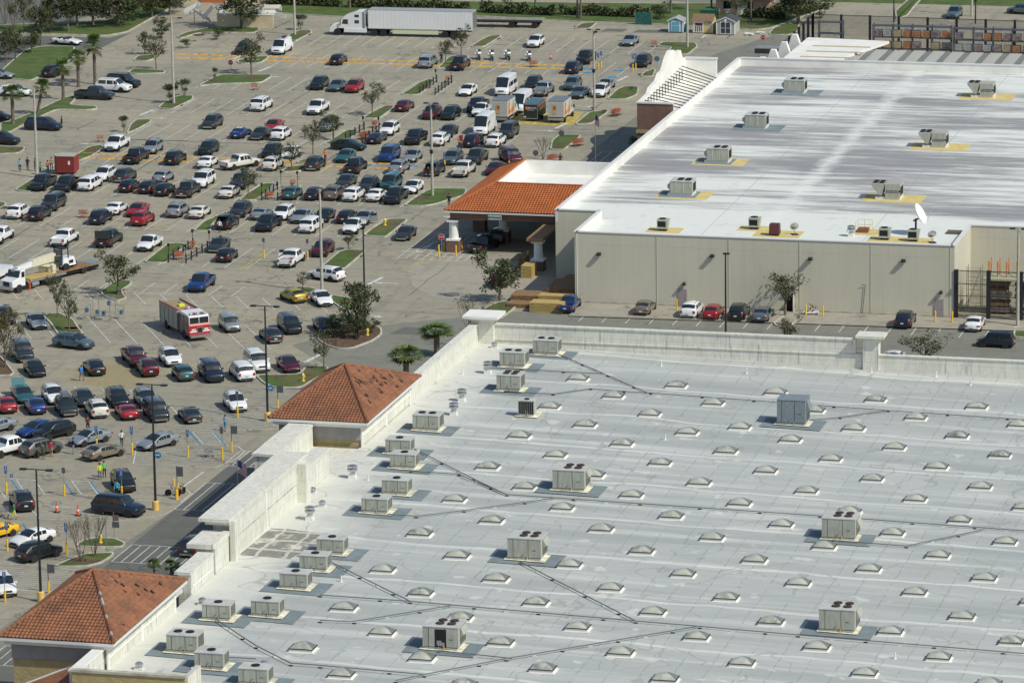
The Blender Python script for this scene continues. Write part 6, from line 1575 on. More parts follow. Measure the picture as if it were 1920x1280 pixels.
# semi tractor with box trailer, facing -X
def lp(p, q): return atan2(q[1]-p[1], q[0]-p[0])
(sx0, sy0), (sx1, sy1) = SEMI; sy0 += 1.4; sy1 = sy0+.6
t = empty('semi_tractor', (sx0, sy0, 0), lp((sx0,sy0),(sx1,sy1)), label='white sleeper cab tractor pulling the white box trailer', cat='truck')
m = MB(); m.side([(0,.5),(0,1.05),(.2,1.5),(1.5,1.75),(2.0,2.55),(2.5,3.1),(4.3,3.75),(5.2,3.8),(5.2,.9),(4.0,.6),(2.6,.55),(2.3,1.1),(1.2,1.1),(.95,.5)],-1.2,1.2,WP); m.side([(2.3,.5),(5.9,.5),(5.9,1.15),(2.3,1.15)],-1.25,-1.15,WP); m.side([(5.2,1.1),(5.7,1.1),(5.7,3.7),(5.2,3.8)],-1.22,-1.12,CABG); m.side([(5.2,1.1),(5.7,1.1),(5.7,3.7),(5.2,3.8)],1.12,1.22,CABG); m.obj('cab', t, bevel=.04)
m = MB(); m.side([(1.62,1.85),(1.98,2.45),(2.02,2.45),(1.66,1.85)],-1.0,1.0,GLASS); m.side([(1.98,1.8),(2.2,2.5),(2.95,2.5),(2.95,1.75)],-1.22,-1.2,GLASS); m.box(4.0,4.7,-1.22,-1.2,1.9,2.4,GLASS); m.box(4.0,4.7,-1.22,-1.2,2.85,3.25,GLASS); m.obj('window_glass', t)
m = MB(); m.box(-.05,.03,-.6,.6,.6,1.45,BLACK); m.obj('grille', t); m = MB(); m.box(5,8.6,-.5,.5,.6,.95,BLACK); m.box(7.1,8.4,-.6,.6,.95,1.1,BLACK); m.obj('chassis', t)
for s_ in (-1,1): m = MB(); m.box(.0,.25,s_*.85-.2,s_*.85+.2,.95,1.2,LAMPW); m.obj('headlight', t); m = MB(); m.box(1.7,1.9,s_*1.35-.1,s_*1.35+.1,1.7,2.5,CHROME); m.obj('wing_mirror', t)
for s_ in (-1,1): m = MB(); m.tube((5.5,s_*.9,1),(5.5,s_*.9,3.9),.1,CHROME,10); m.obj('exhaust_stack', t)
for x in (1.2,7.1,8.5):
    for s_ in (-1,1): wheel(t, x, s_*1.05, .52, .4)
t = empty('box_trailer', (sx0+6.2, sy0+.16, 0), lp((sx0,sy0),(sx1,sy1)), label='long white box trailer coupled behind the sleeper cab', cat='trailer')
m = MB(); m.box(0,16.4,-1.3,1.3,1.2,4.05,WP); m.box(-.02,16.45,-1.32,1.32,4.05,4.1,mat('trailer_top',(.3,.32,.33),.6))
for k in range(1,27): m.box(k*.61-.01,k*.61+.01,-1.312,-1.3,1.3,3.95,mat('rivet_grey',(.55,.56,.58),.6))
m.box(0,16.4,-1.33,-1.3,1.14,1.24,METAL); m.obj('box_body', t)
m = MB(); m.box(3.8,11.0,-1.28,-1.24,.45,1.15,mat('skirt_pale_green',(.62,.66,.42),.6)); m.obj('side_skirt', t); m = MB(); m.box(16.42,16.47,-1.2,-.02,1.3,3.95,METAL); m.box(16.42,16.47,.02,1.2,1.3,3.95,METAL); m.obj('rear_door', t)
m = MB(); m.box(.5,16,-.5,.5,.85,1.18,BLACK); m.obj('chassis', t)
for x in (12.0,13.4):
    for s_ in (-1,1): wheel(t, x, s_*1.05, .52, .45)
(fx0, fy0), (fx1, fy1) = FLAT
t = empty('flatbed_trailer', (fx0-3, fy0+1.2, 0), lp((fx0,fy0),(fx1,fy1)), label='empty dark flatbed trailer standing behind the white box trailer', cat='trailer'); L = 13.6
m = MB(); m.box(0,L,-1.25,1.25,1.15,1.3,mat('deck_grey_wood',(.25,.24,.22),.85,noise=.3,nscale=2)); m.box(0,L,-1.28,-1.25,1.0,1.3,mat('deck_edge',(.06,.05,.04),.8)); m.obj('deck', t); m = MB(); m.box(.5,L-.2,-.45,.45,.7,1.14,BLACK); m.obj('chassis', t)
for x in (L-4.8,L-1.2):
    for s_ in (-1,1): wheel(t, x, s_*1.0, .5, .45)
m = MB(); 
for s_ in (-1,1): m.box(L,L+.04,s_*1.0-.15,s_*1.0+.15,1.0,1.15,LAMPR)
m.obj('tail_light', t)
# fire truck
x, y, hd = FIRE; FR = mat('fire_red',(.42,.015,.02),.35,coat=.6); FG = mat('roller_grey',(.34,.34,.33),.5,.3); MUD = mat('dirty_red_grey',(.24,.17,.14),.7,noise=.4,nscale=1.5)
t = empty('fire_engine', (x,y,0), radians(hd), label='red and white fire engine with grey roller lockers in slanted lot', cat='fire engine')
m = MB(); m.side([(1.7,.55),(4.75,.55),(4.75,1.75),(4.6,1.95),(1.7,1.95)],-1.22,1.22,FR); m.side([(1.7,1.95),(4.6,1.95),(4.55,2.75),(4.2,2.9),(1.7,3.0)],-1.2,1.2,WP); m.box(1.72,4.2,-1.235,-1.22,.7,1.9,MUD); m.box(1.72,4.2,-1.22,-1.2,1.96,2.7,MUD); m.obj('cab', t, bevel=.05)
m = MB(); m.side([(4.62,2.0),(4.57,2.65),(4.6,2.65),(4.66,2.0)],-1.1,-.05,GLASS); m.side([(4.62,2.0),(4.57,2.65),(4.6,2.65),(4.66,2.0)],.05,1.1,GLASS); m.box(3.5,4.3,-1.25,-1.22,1.95,2.6,GLASS); m.box(2.3,2.9,-1.25,-1.22,1.8,2.6,GLASS); m.obj('window_glass', t)
m = MB(); m.box(-4.7,.9,-1.25,1.25,.6,2.75,FG); m.box(-4.7,.9,-1.27,-1.2,2.75,2.95,FR); m.box(-4.7,.9,1.2,1.27,2.75,2.95,FR)
for k in range(4): m.box(-4.4+k*1.35,-4.36+k*1.35,-1.27,-1.25,.9,2.6,DARKH)
m.obj('locker_body', t); m = MB(); m.box(-4.4,.6,-.9,.9,2.76,2.82,mat('hose_tan',(.3,.25,.14),.9,noise=.3,nscale=5)); m.box(-1.4,-.7,-.3,.35,2.82,3.05,mat('yellow_cover',(.8,.7,.05),.6)); m.box(-2.6,-1.5,.3,.7,2.82,3.0,MATS['hose_tan']); m.obj('hose_bed', t)
m = MB(); m.box(.9,1.7,-1.15,1.15,.6,2.6,mat('pump_dark',(.08,.07,.06),.7,noise=.4,nscale=6)); m.obj('pump_panel', t); m = MB(); m.lathe([(.55,0),(.6,.2),(.5,.4),(.15,.42)],(1.1,.1,2.6),FR,18); m.lathe([(.18,.4),(.14,.5)],(1.1,.1,2.6),WP,10); m.obj('hose_reel', t)
m = MB(); m.box(4.75,5.2,-1.25,1.25,.45,.75,CHROME); m.obj('front_bumper', t, bevel=.03); m = MB(); m.box(4.75,4.8,-.35,.35,.9,1.6,CHROME); m.box(4.78,4.81,-.28,.28,.95,1.5,BLACK); m.obj('grille', t); m = MB(); m.box(4.76,4.79,-1.2,1.2,1.02,1.16,WP); m.obj('reflective_stripe', t)
for s_ in (-1,1): m = MB(); m.box(4.76,4.82,s_*.75-.25,s_*.75+.25,1.2,1.4,LAMPW); m.obj('headlight', t)
m = MB(); m.box(4.1,4.4,-1.0,1.0,2.92,3.1,METAL); 
for k in range(5): m.box(4.08,4.42,-.95+k*.42,-.75+k*.42,2.95,3.14,LAMPR if k%2 else LAMPW)
m.obj('light_bar', t)
for px in (3.0,-2.6):
    for s_ in (-1,1): wheel(t, px, s_*1.08, .52, .35)
# boom truck
x, y, hd = CRANE; CRM = mat('crane_cream',(.66,.62,.46),.5,noise=.06)
t = empty('crane_truck', (x,y,0), radians(hd), label='white crane truck with cream boom folded over its wooden deck', cat='crane truck')
m = MB(); m.side([(2.2,.7),(4.3,.7),(4.35,1.45),(3.2,1.75),(2.9,2.6),(2.2,2.7)],-1.05,1.05,WP); m.obj('cab', t, bevel=.05); m = MB(); m.side([(3.22,1.8),(2.95,2.5),(2.99,2.52),(3.27,1.8)],-.95,.95,GLASS); m.box(2.35,2.85,-1.07,-1.05,1.75,2.4,GLASS); m.box(2.35,2.85,1.05,1.07,1.75,2.4,GLASS); m.obj('window_glass', t)
m = MB(); m.box(4.3,4.5,-1.1,1.1,.45,.75,CHROME); m.box(4.33,4.38,-.5,.5,.85,1.35,BLACK); m.obj('front_bumper', t); 
for s_ in (-1,1): m = MB(); m.box(4.3,4.37,s_*.8-.15,s_*.8+.15,.95,1.15,LAMPW); m.obj('headlight', t)
m = MB(); m.box(-4.3,2.0,-1.2,1.2,1.05,1.2,WOODD); m.box(-4.3,2.0,1.2,1.25,.95,1.2,METAL); m.box(-4.3,2.0,-1.25,-1.2,.95,1.2,METAL); m.box(-2.6,1.4,-.9,1.0,1.2,1.3,WOOD); m.obj('deck', t); m = MB(); m.box(-4.2,2.2,-.4,.4,.6,1.04,BLACK); m.tube((.2,1.0,.65),(1.3,1.0,.65),.28,METAL,12); m.obj('chassis', t)
m = MB(); m.lathe([(.55,1.2),(.5,1.7),(.35,1.8),(.35,2.3)],(-3.1,0,0),CRM,14); m.box(-3.7,-2.7,-.6,.6,1.5,2.2,CRM); m.obj('turret', t); m = MB(); m.side([(-3.7,2.6),(-3.5,3.5),(.2,3.2),(.2,2.45)],-.33,.33,CRM); m.side([(.2,2.5),(.2,3.12),(2.6,2.8),(2.7,2.3)],-.27,.27,WP); m.box(-3.9,-3.3,.4,1.0,2.0,3.2,GLASS); m.box(-3.0,-2.2,-.75,-.35,1.5,2.3,CRM); m.lathe([(.3,0),(.3,.25)],(0,0,0),CRM,14,Matrix.Translation((-2.0,-.55,1.75)) @ Matrix.Rotation(pi/2,4,'X')); m.side([(-3.0,2.1),(-2.2,2.55),(-.5,2.5),(-2.8,1.9)],-.15,.15,CRM); m.side([(2.6,2.7),(3.3,2.65),(3.3,2.4),(2.65,2.35)],-.2,.2,METAL); m.obj('boom', t)
for s_ in (-1,1): m = MB(); m.box(1.6,1.8,s_*1.15-.1,s_*1.15+.1,.15,1.2,mat('outrigger_red',(.5,.08,.04),.5)); m.obj('outrigger', t)
for px in (3.3,-1.9,-3.1):
    for s_ in (-1,1): wheel(t, px, s_*1.0, .5, .35)
x, y = CRANE2
t = empty('truck_forklift', (x,y,0), radians(64), label='white and red compact forklift carried behind the crane truck', cat='forklift'); m = MB(); m.box(-1.2,1.0,-.8,.8,1.3,2.3,WP,taper=.82); m.box(.95,1.15,-.55,.55,1.2,1.9,FR); m.box(-.2,.5,-.83,-.8,1.6,2.0,BLACK); m.obj('body', t, bevel=.06); m = MB()
for py in (-.65,.65):
    for px in (-1.2,-.2): m.box(px-.05,px+.05,py-.05,py+.05,2.2,3.4,BLACK)
m.box(-1.3,-.1,-.7,.7,3.4,3.48,BLACK); m.box(-1.25,-1.2,-.6,.6,2.4,3.3,GLASS); m.obj('cage', t)
for px, s_ in ((-.8,-1),(-.8,1),(1.3,0)): wheel(t, px, s_*.85, .5, .3).location.z = 1.2
m = MB(); m.box(-1.6,5.2,-1.15,1.15,.75,.92,WOODD); m.box(3.4,5.2,-1.15,1.15,.92,.94,CABG); m.box(-1.5,4.6,-.9,.9,.35,.75,BLACK); m.obj('carrier_deck', t)
for s_ in (-1,1): wheel(t, 2.0, s_*.95, .45, .3)
x, y, hd = BUCKET
t = empty('bucket_truck', (x-1.2,y+1.5,0), radians(hd), label='white bucket truck with blue buckets at the left frame edge', cat='bucket truck'); m = MB(); m.side([(2.0,.7),(3.9,.7),(3.9,1.5),(3.1,1.8),(2.8,2.5),(2.0,2.6)],-1,1,WP); m.obj('cab', t, bevel=.05); m = MB(); m.side([(3.12,1.85),(2.85,2.4),(2.9,2.42),(3.18,1.85)],-.9,.9,GLASS); m.obj('window_glass', t)
m = MB(); m.box(-3.2,1.8,-1.1,1.1,.8,1.6,WP); m.obj('service_body', t); m = MB(); m.tube((-1,0,1.6),(-1,0,2.6),.3,CRM); m.tube((-1,0,2.6),(2.6,.3,3.1),.22,CRM); m.tube((2.6,.3,3.1),(1.4,1.2,3.5),.15,BLACK); m.obj('boom', t)
for q in ((1.4,1.3,3.3),(2.6,1.9,2.7)): m = MB(); m.lathe([(.3,0),(.42,.2),(.45,.9),(.4,.9),(.3,.1)],q,mat('bucket_blue',(.0,.22,.42),.4),16); m.obj('bucket', t)
for px in (3.0,-1.6):
    for s_ in (-1,1): wheel(t, px, s_*.95, .48, .35)
# rental box trucks
PIC = [mat('picture_orange',(.6,.16,.05),.6), mat('picture_tan',(.55,.35,.16),.6), mat('picture_green',(.3,.4,.22),.6), mat('picture_cream',(.65,.62,.5),.6)]
def boxtruck():
    t = empty('box_truck'); m = MB(); m.box(-3.3,1.0,-1.15,1.15,.85,3.05,mat('box_off_white',(.55,.56,.52),.6)); m.box(-3.33,1.03,-1.18,1.18,3.05,3.12,mat('box_top_grey',(.16,.18,.2),.6)); m.box(-3.36,-3.3,-1.15,1.15,.9,3.0,mat('roller_pale',(.5,.52,.47),.6)); 
    for k in range(8): m.box(-3.37,-3.36,-1.05,1.05,.95+k*.25,.96+k*.25,DARKH)
    m.obj('cargo_box', t); m = MB()
    for s_ in (-1,): 
        for k, (a, b, c, d, q) in enumerate(((-3.0,-1.6,1.0,2.9,0),(-1.7,-.4,1.1,2.4,1),(-2.2,-1.2,1.6,2.9,3),(-.5,.6,1.3,2.8,2),(-.9,.2,1.0,1.9,0))): m.side([(a,c),(b,c+.2),((a+b)/2+.4,d),(a+.2,d-.2)], s_*1.152-.004*k, s_*1.15, PIC[q])
    m.side([(-3.0,1.0),(-2.2,2.9),(-1.9,2.9),(-2.5,1.0)], -1.17, -1.15, PIC[0]); m.box(-3.39,-3.37,-.1,.5,1.3,2.6,PIC[1]); m.box(-3.39,-3.37,.0,.35,1.9,2.4,PIC[0]); m.obj('side_picture', t)
    m = MB(); m.side([(1.1,.6),(3.1,.6),(3.15,1.2),(2.6,1.4),(2.0,2.1),(1.1,2.15)],-1.0,1.0,WP); m.obj('cab', t, bevel=.05); m = MB(); m.side([(2.58,1.45),(2.05,2.05),(2.1,2.08),(2.64,1.45)],-.85,.85,GLASS); m.box(1.4,2.0,-1.02,-1.0,1.4,1.95,GLASS); m.box(1.4,2.0,1.0,1.02,1.4,1.95,GLASS); m.obj('window_glass', t)
    m = MB(); m.box(-3.2,1.2,-.45,.45,.5,.84,BLACK); m.box(-3.5,-3.3,-1.1,1.1,.45,.75,METAL); m.obj('rear_step', t)
    for s_ in (-1,1): m = MB(); m.box(-3.38,-3.33,s_*1.0-.08,s_*1.0+.08,.78,.92,LAMPR); m.obj('tail_light', t); m = MB(); m.box(2.1,2.25,s_*1.25-.1,s_*1.25+.1,1.3,1.75,BLACK); m.obj('wing_mirror', t)
    for px in (2.3,-2.2):
        for s_ in (-1,1): wheel(t, px, s_*.95, .38, .3)
    return t
for i, (x, y, hd) in enumerate(BOX): P.get('boxtruck', boxtruck, (x,y,0), radians(hd), label=f'white rental box truck with orange picture, {["left of","right of"][i]} the dark rental trailer', cat='box truck', group='rental box trucks')
x, y, hd = TRAILER; t = empty('cargo_trailer', (x,y,0), radians(hd), label='black enclosed trailer lettered RENTAL with blue grey top', cat='trailer'); BK = mat('trailer_black',(.02,.024,.024),.5)
m = MB(); m.box(-2.5,2.2,-1.02,1.02,.45,2.45,BK); m.box(-2.53,2.23,-1.05,1.05,2.45,2.5,mat('trailer_blue_top',(.06,.14,.19),.5)); m.side([(1.2,2.45),(2.2,2.45),(2.2,2.2)],-1.06,-1.03,PIC[0]); m.box(-2.2,2.0,-1.035,-1.02,2.15,2.3,PIC[0]); m.box(-1.5,1.6,-1.03,-1.02,.9,2.0,mat('side_brown',(.14,.1,.07),.6,noise=.4,nscale=2)); m.obj('body', t)
m = MB(); m.box(-2.55,-2.5,-1.0,1.0,.42,.5,METAL); m.box(-2.54,-2.5,-1.02,-.97,.5,2.4,METAL); m.box(-2.54,-2.5,.97,1.02,.5,2.4,METAL); m.box(-2.54,-2.5,-1,1,2.38,2.43,METAL); m.obj('door_frame', t)
m = MB(); m.box(-2.53,-2.5,.35,.72,1.75,2.1,mat('orange_square',(.7,.2,.03),.6)); o = m.obj('orange_logo_square', t); text('RENTAL', .34, (-2.53,-.28,1.92), (pi/2,0,-pi/2), PAINT['white'], t); m = MB(); m.box(-2.53,-2.5,-.55,.5,1.62,1.66,WP); m.box(-2.53,-2.5,.65,.9,.6,.75,WP); m.obj('caption_bar', t)
for s_ in (-1,1): wheel(t, -.6, s_*1.15, .35, .2); m = MB(); m.box(-1.05,-.15,s_*1.15-.14,s_*1.15+.14,.72,.76,METAL); m.obj('mudguard', t)
x, y, hd = BOXF; P.get('x', lambda: car('van','white'), (x,y,0), radians(hd), label='white van between the rental trucks, nose towards viewer', cat='van')
x, y, hd = SHED_RED; t = empty('red_concession_trailer', (x,y,0), radians(4), label='dark red ribbed shed trailer with grey top beside black pickups', cat='trailer'); RR = mat('ribbed_red',(.24,.03,.03),.6)
m = MB(); m.box(-1.4,2.1,-1.2,1.2,.35,2.5,RR); m.prism([(-1.4,-1.2),(-1.4,1.2),(-2.1,.5),(-2.1,-.5)],.35,2.5,RR); m.box(-1.45,2.15,-1.25,1.25,2.5,2.56,CAB); m.prism([(-1.4,-1.25),(-1.4,1.25),(-2.15,.5),(-2.15,-.5)],2.5,2.56,CAB)
for k in range(12): m.box(-1.3+k*.28,-1.28+k*.28,-1.215,-1.2,.4,2.45,mat('red_rib',(.12,.015,.015),.7))
m.box(.9,1.3,-1.23,-1.2,1.4,1.9,WP); m.v = [(v[0]*.68+.1,v[1],v[2]) for v in m.v]; m.obj('body', t)
for s_ in (-1,1): wheel(t, .2, s_*1.0, .32, .2)
# motorcycles
def moto():
    t = empty('motorcycle'); 
    for px in (.78,-.72):
        m = MB(); X = Matrix.Rotation(pi/2,4,'X'); m.lathe([(.2,-.07),(.33,-.08),(.33,.08),(.2,.07)],(0,0,0),RUBBER,16,X); m.lathe([(.2,-.03),(.2,.03)],(0,0,0),RIM,10,X); m.obj('wheel', t, loc=(px,0,.33))
    m = MB(); m.side([(-.6,.55),(.1,.5),(.55,.9),(.35,1.05),(-.1,1.0),(-.5,.9)],-.17,.17,WP); m.side([(.45,.75),(.9,1.0),(.7,1.25),(.35,1.05)],-.28,.28,WP); m.obj('fairing', t, bevel=.04); m = MB(); m.box(-.4,.35,-.2,.2,.3,.6,METAL); m.obj('engine', t); m = MB(); m.side([(-.75,.9),(.0,.88),(.0,.98),(-.75,1.05)],-.16,.16,BLACK); m.obj('seat', t)
    m = MB(); m.side([(.62,1.15),(.7,1.2),(.5,1.6),(.44,1.58)],-.24,.24,GLASS); m.obj('windshield', t)
    for s_ in (-1,1): m = MB(); m.box(-1.0,-.45,s_*.34-.12,s_*.34+.12,.5,.9,WP); m.obj('pannier', t, bevel=.04); m = MB(); m.tube((.45,s_*.1,1.1),(.35,s_*.42,1.15),.03,BLACK,6); m.obj('handlebar', t)
    m = MB(); m.box(-1.05,-.7,-.22,.22,1.0,1.28,WP); m.obj('top_case', t, bevel=.05); m = MB(); m.tube((.7,.09,1.0),(.78,.09,.33),.03,CHROME,6); m.tube((.7,-.09,1.0),(.78,-.09,.33),.03,CHROME,6); m.obj('fork', t); return t
for i, (x, y) in enumerate(MOTO): P.get('moto', moto, (x,y,0), radians(-62+rnd.uniform(-4,4)), label=f'white touring motorcycle, {["leftmost of four near the wheel stops","second from left of four","third from left of four","rightmost of four, standing apart"][i]}', cat='motorcycle', group='white motorcycles by the wheel stops')
# ---------------- sheds ----------------
SB = mat('shed_blue',(.14,.36,.47),.8); SY = mat('shed_yellow',(.62,.5,.24),.8); SG = mat('shed_grey',(.38,.39,.35),.8); SHN = mat('shingle_dark',(.05,.06,.07),.9,noise=.3,nscale=8); SHB = mat('shingle_brown',(.22,.14,.08),.9,noise=.3,nscale=8)
def shed(x, y, w, d, h, rh, wall, roofm, lab, kind):
    t = empty('garden_shed', (x,y,0), 0, label=lab, cat='shed', group='display sheds at the back of the lot')
    m = MB(); yf = -d/2
    if kind == 'side': m.box(-w/2,w/2,yf,d/2,.1,h,wall); m.side([(0,0)]*0 or [(-w/2,h),(w/2,h),(w/2,h+.01)],yf,d/2,wall)
    else: m.side([(-w/2,.1),(w/2,.1),(w/2,h),(0,h+rh),(-w/2,h)],yf,d/2,wall)
    for sx in (-w/2+.06,w/2-.06): m.box(sx-.07,sx+.07,yf-.03,yf,.1,h,WHITE)
    m.box(w/2,w/2+.02,yf,yf+.12,.1,h,WHITE); m.obj('wall', t)
    m = MB()
    if kind == 'side':
        for a, b in ((yf-.2,h-.05),): m.add([(-w/2-.15,yf-.25,h-.05),(w/2+.15,yf-.25,h-.05),(w/2+.15,0,h+rh),(-w/2-.15,0,h+rh),(w/2+.15,d/2+.25,h-.05),(-w/2-.15,d/2+.25,h-.05)], [(0,1,2,3),(3,2,4,5)], roofm)
        m.add([(w/2,yf,h),(w/2,d/2,h),(w/2,0,h+rh)], [(0,1,2)], wall)
    else:
        for s_ in (-1,1): m.side([(s_*(w/2+.2),h-.12),(0,h+rh+.06),(0,h+rh+.14),(s_*(w/2+.2),h-.03)],yf-.15,d/2+.15,roofm)
        for s_ in (-1,1): m.side([(s_*(w/2+.2),h-.16),(0,h+rh+.0),(0,h+rh+.13),(s_*(w/2+.2),h-.04)],yf-.19,yf-.155,WHITE)
    m.obj('roof', t)
    m = MB(); dx = 0 if kind != 'side' else -w*.2; dw = w*.27 if kind != 'side' else w*.2; dm = {'blue':SB,'grey':CABG,'side':FR}[kind]
    m.box(dx-dw-.1,dx+dw+.1,yf-.05,yf-.02,.15,h-.1,WHITE)
    if kind == 'grey':
        for a in (-1,1):
            for z0, z1 in ((.3,1.05),(1.15,h-.2)): m.box(dx+(a*dw/2)-dw*.42,dx+(a*dw/2)+dw*.42,yf-.08,yf-.05,z0,z1,mat('door_dark_blue',(.03,.05,.07),.6))
    elif kind == 'blue': m.box(dx-dw+.03,dx+dw-.03,yf-.08,yf-.05,.25,1.05,dm); m.box(dx-dw+.03,dx+dw-.03,yf-.08,yf-.05,1.15,h-.2,dm)
    else:
        m.box(dx-dw+.05,dx+dw-.05,yf-.08,yf-.05,1.2,1.6,CLOTH['maroon'])
        for k in range(4): m.box(dx-dw+.08+k*dw*.5,dx-dw+.22+k*dw*.5,yf-.08,yf-.05,.3,1.1,CLOTH['maroon'])
    m.obj('door', t)
    m = MB(); 
    if kind == 'side': m.box(w*.25,w*.42,yf-.06,yf-.02,1.35,1.95,WHITE); m.box(w*.27,w*.33,yf-.07,yf-.06,1.4,1.9,CABG); m.box(w*.35,w*.4,yf-.07,yf-.06,1.4,1.9,CABG)
    elif kind == 'grey': m.lathe([(.22,0),(.22,.03)],(0,0,0),WHITE,12,Matrix.Translation((0,yf-.19,h+rh*.3)) @ Matrix.Rotation(pi/2,4,'X'))
    else: m.box(w/2,w/2+.04,-.35,.35,1.2,1.7,WHITE)
    m.obj('window', t); return t
(x0,y0,_),(x1,y1,_),(x2,y2,_) = SHEDS
shed(x0,y0,2.3,2.2,1.9,.4,SB,mat('shed_pale_top',(.3,.32,.32),.8),'small light blue shed with white trimmed double doors','blue'); shed(x1,y1,3.1,2.4,2.0,.85,SY,SHB,'pale yellow shed with brown shingle roof, middle of three','side'); shed(x2,y2,2.9,3.6,2.15,.55,SG,SHN,'grey shed with dark blue panelled doors, rightmost of three','grey')
for i, (x, y) in enumerate(((x2+3.6,y2-1.2),(x2+5.0,y2+.2))):
    m = MB(); 
    for k in range(6): m.box(-rnd.uniform(.3,.9),rnd.uniform(.3,.9),-.3,.3,.02+.05*k,.05+.05*k,WHITE,Matrix.Rotation(rnd.uniform(-.8,.8),4,'Z') @ Matrix.Rotation(rnd.uniform(-.1,.1),4,'X'))
    m.obj('sheet_debris', loc=(x,y,0), label=f'heap of torn white sheets right of the grey shed, {["nearer","further"][i]} heap', cat='debris', group='torn white sheets')
# ---------------- trees ----------------
def leaf_cluster(m, c, r, n, size, mt, flat=.7, rn=rnd):
    for _ in range(n):
        v = Vector((rn.gauss(0,1), rn.gauss(0,1), rn.gauss(0,1))); v.normalize(); v *= r*rn.uniform(.25,1)**.6; v.z *= flat; p = c+v; s_ = size*rn.uniform(.6,1.35)
        a = Vector((rn.gauss(0,1), rn.gauss(0,1), rn.gauss(0,.7))).normalized(); b = a.cross(Vector((rn.gauss(0,1),rn.gauss(0,1),rn.gauss(0,1)))).normalized()
        m.add([p-a*s_*.6, p-b*s_*.35, p+a*s_*.6, p+b*s_*.35], [(0,1,2,3)], mt)
def tree(kind, seed):
    rn = random.Random(seed); t = empty({'bare':'bare_tree','bush':'shrub'}.get(kind,'broadleaf_tree')); tr = MB(); cr = MB()   # unit: about 5 m tall, 4 m wide
    H_ = 5.0; th = {'oak':1.0,'young':1.15,'olive':1.0,'sparse':1.2,'bare':.5,'bush':.15}[kind]; mt = LEAF[{'oak':'oak_leaf','young':'young_leaf','olive':'olive_leaf','sparse':'young_leaf','bare':'olive_leaf','bush':'bush_leaf'}[kind]]
    tips = []
    stems = 1 if kind in ('oak','young','sparse','olive') else 5
    def grow(p, d, L, r, lev):
        q = p+d*L; mid = p+d*L*.5+Vector((rn.uniform(-.08,.08),rn.uniform(-.08,.08),0))*L; tr.tube(p, mid, r, BARK, 5, r*.85, False); tr.tube(mid, q, r*.85, BARK, 5, r*.62, False)
        if lev == 0: tips.append((q, d)); return
        n = rn.choice((2,3,3)) if kind != 'bare' else 3
        for k in range(n):
            a = rn.uniform(0,2*pi); sp = rn.uniform(.35,.85) if kind != 'bare' else rn.uniform(.15,.4); nd = (d+Vector((cos(a),sin(a),rn.uniform(-.15,.35)))*sp).normalized(); grow(q, nd, L*rn.uniform(.62,.85), r*.58, lev-1)
        if lev > 1: tips.append((q, d))
    if stems == 1:
        lean = Vector((rn.uniform(-.06,.06),rn.uniform(-.06,.06),1)); grow(Vector((0,0,0)), lean.normalized(), th, .13, 1) if 0 else None
        p = Vector((0,0,0)); q = lean*th; tr.tube(p, q*.5, .12, BARK, 8, .095); tr.tube(q*.5, q, .095, BARK, 8, .08)
        for k in range(5 if kind != 'sparse' else 6):
            a = k*2*pi/5+rn.uniform(-.4,.4); d = Vector((cos(a)*.75,sin(a)*.75,rn.uniform(.35,1.3))).normalized(); grow(q+Vector((0,0,rn.uniform(-.35,.5))), d, rn.uniform(.55,1.25), .07, 2 if rn.random() < .8 else 3)
        grow(q, Vector((.05,.05,1)).normalized(), .9, .08, 2)
    else:
        for k in range(6 if kind == 'bare' else 5):
            a = k*2*pi/5+rn.uniform(-.4,.4); d = Vector((cos(a)*.35,sin(a)*.35,1)).normalized(); grow(Vector((cos(a)*.12,sin(a)*.12,0)), d, 1.45 if kind == 'bare' else 1.1, .05, 3 if kind == 'bare' else 2)
    dens = {'oak':30,'young':20,'olive':22,'sparse':13,'bare':1.2,'bush':40}[kind]
    for q, d in tips:
        if rn.random() < {'oak':.04,'young':.14,'olive':.12,'sparse':.25,'bare':.3,'bush':.05}[kind]: continue
        leaf_cluster(cr, q, rn.uniform(.25,.65) if kind != 'bare' else .35, max(1,int(dens*rn.uniform(.5,1.5))), .165 if kind != 'bare' else .12, mt, .75, rn)
    if kind in ('oak','young','olive'):
        for _ in range(22 if kind == 'oak' else 9):
            a, rr0 = rn.uniform(0,6.28), rn.uniform(.3,1.35); leaf_cluster(cr, Vector((cos(a)*rr0,sin(a)*rr0,rn.uniform(th*.95,th+1.3))), rn.uniform(.3,.5), int(dens*.9), .165, mt, .8, rn)
    zmax = max(v[2] for v in cr.v); xs = sorted(hypot(v[0],v[1]) for v in cr.v); rr = xs[int(len(xs)*.96)]
    for mb in (tr, cr): mb.v = [(v[0]/rr*2, v[1]/rr*2, v[2]/zmax*5) for v in mb.v]
    tr.obj('trunk', t); cr.obj('crown', t); return t
